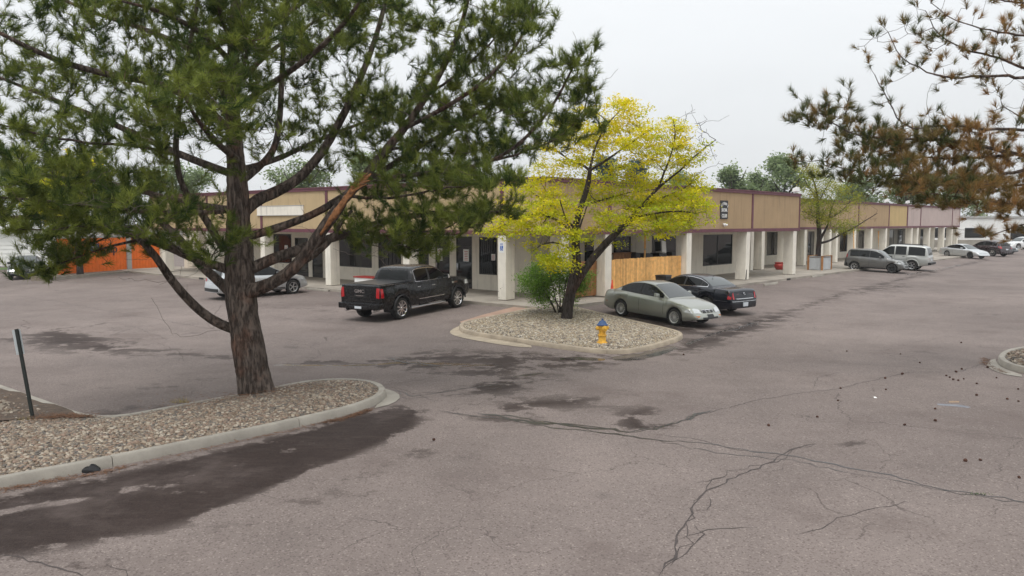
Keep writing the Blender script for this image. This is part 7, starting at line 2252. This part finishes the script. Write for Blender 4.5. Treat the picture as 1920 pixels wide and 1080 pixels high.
blue_ch = mat('blue_chalk', (0.20, 0.21, 0.235), 0.9, var=0.2, vscale=8); or_ch = mat('orange_chalk', (0.30, 0.21, 0.14), 0.9, var=0.2, vscale=8)
sheet('paint_mark', [(1757, 757), (1800, 759), (1822, 764), (1815, 765), (1790, 762), (1758, 760)], blue_ch, 0.0035, parent=lot, sub=0.1)
sheet('paint_mark', [(1780, 752), (1800, 752), (1798, 755), (1778, 755)], or_ch, 0.0035, parent=lot, sub=0.1)

# fallen needles along the kerb and under the pine
def litter(name, label, line, width, n, m, ln=0.10, zf=terrain, up=0.006, parent=None, wd=0.006):
    rr = np.random.default_rng(n)
    L_ = resample(gp(line)[:, :2], 0.05); k = rr.integers(0, len(L_), n)
    c = L_[k] + rr.normal(0, width, (n, 2)) 
    a = rr.random(n) * 6.283; d = np.stack([np.cos(a), np.sin(a)], 1) * ln * (0.5 + rr.random(n))[:, None] / 2
    s_ = np.stack([-np.sin(a), np.cos(a)], 1) * wd / 2
    z = zf(c[:, 0], c[:, 1]) + up + 0.025 * rr.random(n) ** 2
    V = np.stack([np.c_[c - d + s_, z], np.c_[c - d - s_, z], np.c_[c + d - s_, z + 0.012 * rr.random(n)], np.c_[c + d + s_, z + 0.003]], 1).reshape(-1, 3)
    o = link(name, fast_mesh(name, V, np.arange(4 * n).reshape(-1, 4)), m, parent)
    if parent is None: tag(o, label, 'litter', kind='stuff')
    else: tag(o, kind='stuff')
    return o
litter('fallen_needles', 'brown pine needles gathered against the near kerb', [(612, 792), (640, 787), (672, 777), (694, 769)], 0.05, 420, litter_m)
litter('fallen_needles', 'brown needles and leaves at the left end of the near kerb', [(0, 921), (40, 913), (90, 905), (180, 890), (230, 878)], 0.06, 330, litter_m)
litter('fallen_needles', 'thin line of needles along the middle of the near kerb', [(230, 878), (400, 840), (560, 805), (610, 793)], 0.03, 160, litter_m)
litter('fallen_needles', 'orange brown needle drift on the gravel by the soil patch', [(90, 803), (130, 800), (165, 796)], 0.16, 700, litter_m, zf=near_z, up=0.05)
litter('fallen_needles', 'dry needles scattered over the gravel below the trunk', [(340, 775), (420, 765), (520, 752), (600, 745)], 0.55, 700, litter_m, zf=near_z, up=0.06)
litter('fallen_needles', 'dark needles gathered around the right island nose', [(1846, 672), (1850, 684), (1868, 694), (1885, 700)], 0.06, 330, litter_m)
def tuft(px, py, label, n=60, h=0.09, sp_=0.06, m=grass_m, zf=None):
    p = G(px, py)
    if zf is not None: p[2] = float(zf(p[0:1], p[1:2])[0])
    rr = np.random.default_rng(int(px)); V = []
    for _ in range(n):
        b = rr.normal(0, sp_, 2) * np.array([1.8, 0.5]); a = rr.random() * 6.283; t2 = rr.normal(0, h * .5, 2)
        u = np.array([math.cos(a), math.sin(a)]) * 0.004
        V += [(b[0] - u[0], b[1] - u[1], 0), (b[0] + u[0], b[1] + u[1], 0), (b[0] + t2[0], b[1] + t2[1], h * (.5 + .6 * rr.random()))]
    o = link('grass_tuft', fast_mesh('grass_tuft', np.array(V), np.arange(len(V)).reshape(-1, 3)), m, None, tuple(p)); tag(o, label, 'grass')
tuft(1832, 927, 'green grass tuft growing in the long crack at the right', 50, 0.035, 0.05)
dry = mat('dry_grass', (0.36, 0.28, 0.10), 0.9, var=0.3, vscale=10)
tuft(342, 765, 'dry yellow tuft at the back edge of the near gravel', 90, 0.12, 0.07, dry, near_z)
tuft(45, 808, 'small yellow green weed at the foot of the sign post', 60, 0.08, 0.05, dry, near_z)

# ================================================================== moist air
hz = MB().box(-420, 420, -60, 330, -2.0, 40.0)
hm = bpy.data.materials.new('haze'); hm.use_nodes = True
hn = hm.node_tree.nodes; hn.remove(hn['Principled BSDF'])
pv = hn.new('ShaderNodeVolumePrincipled'); pv.inputs['Density'].default_value = 0.0004; pv.inputs['Color'].default_value = (0.94, 0.97, 1.0, 1)
hm.node_tree.links.new(pv.outputs[0], hn['Material Output'].inputs['Volume'])
o = hz.build('haze', hm); tag(o, 'thin moist haze in the air', kind='stuff')
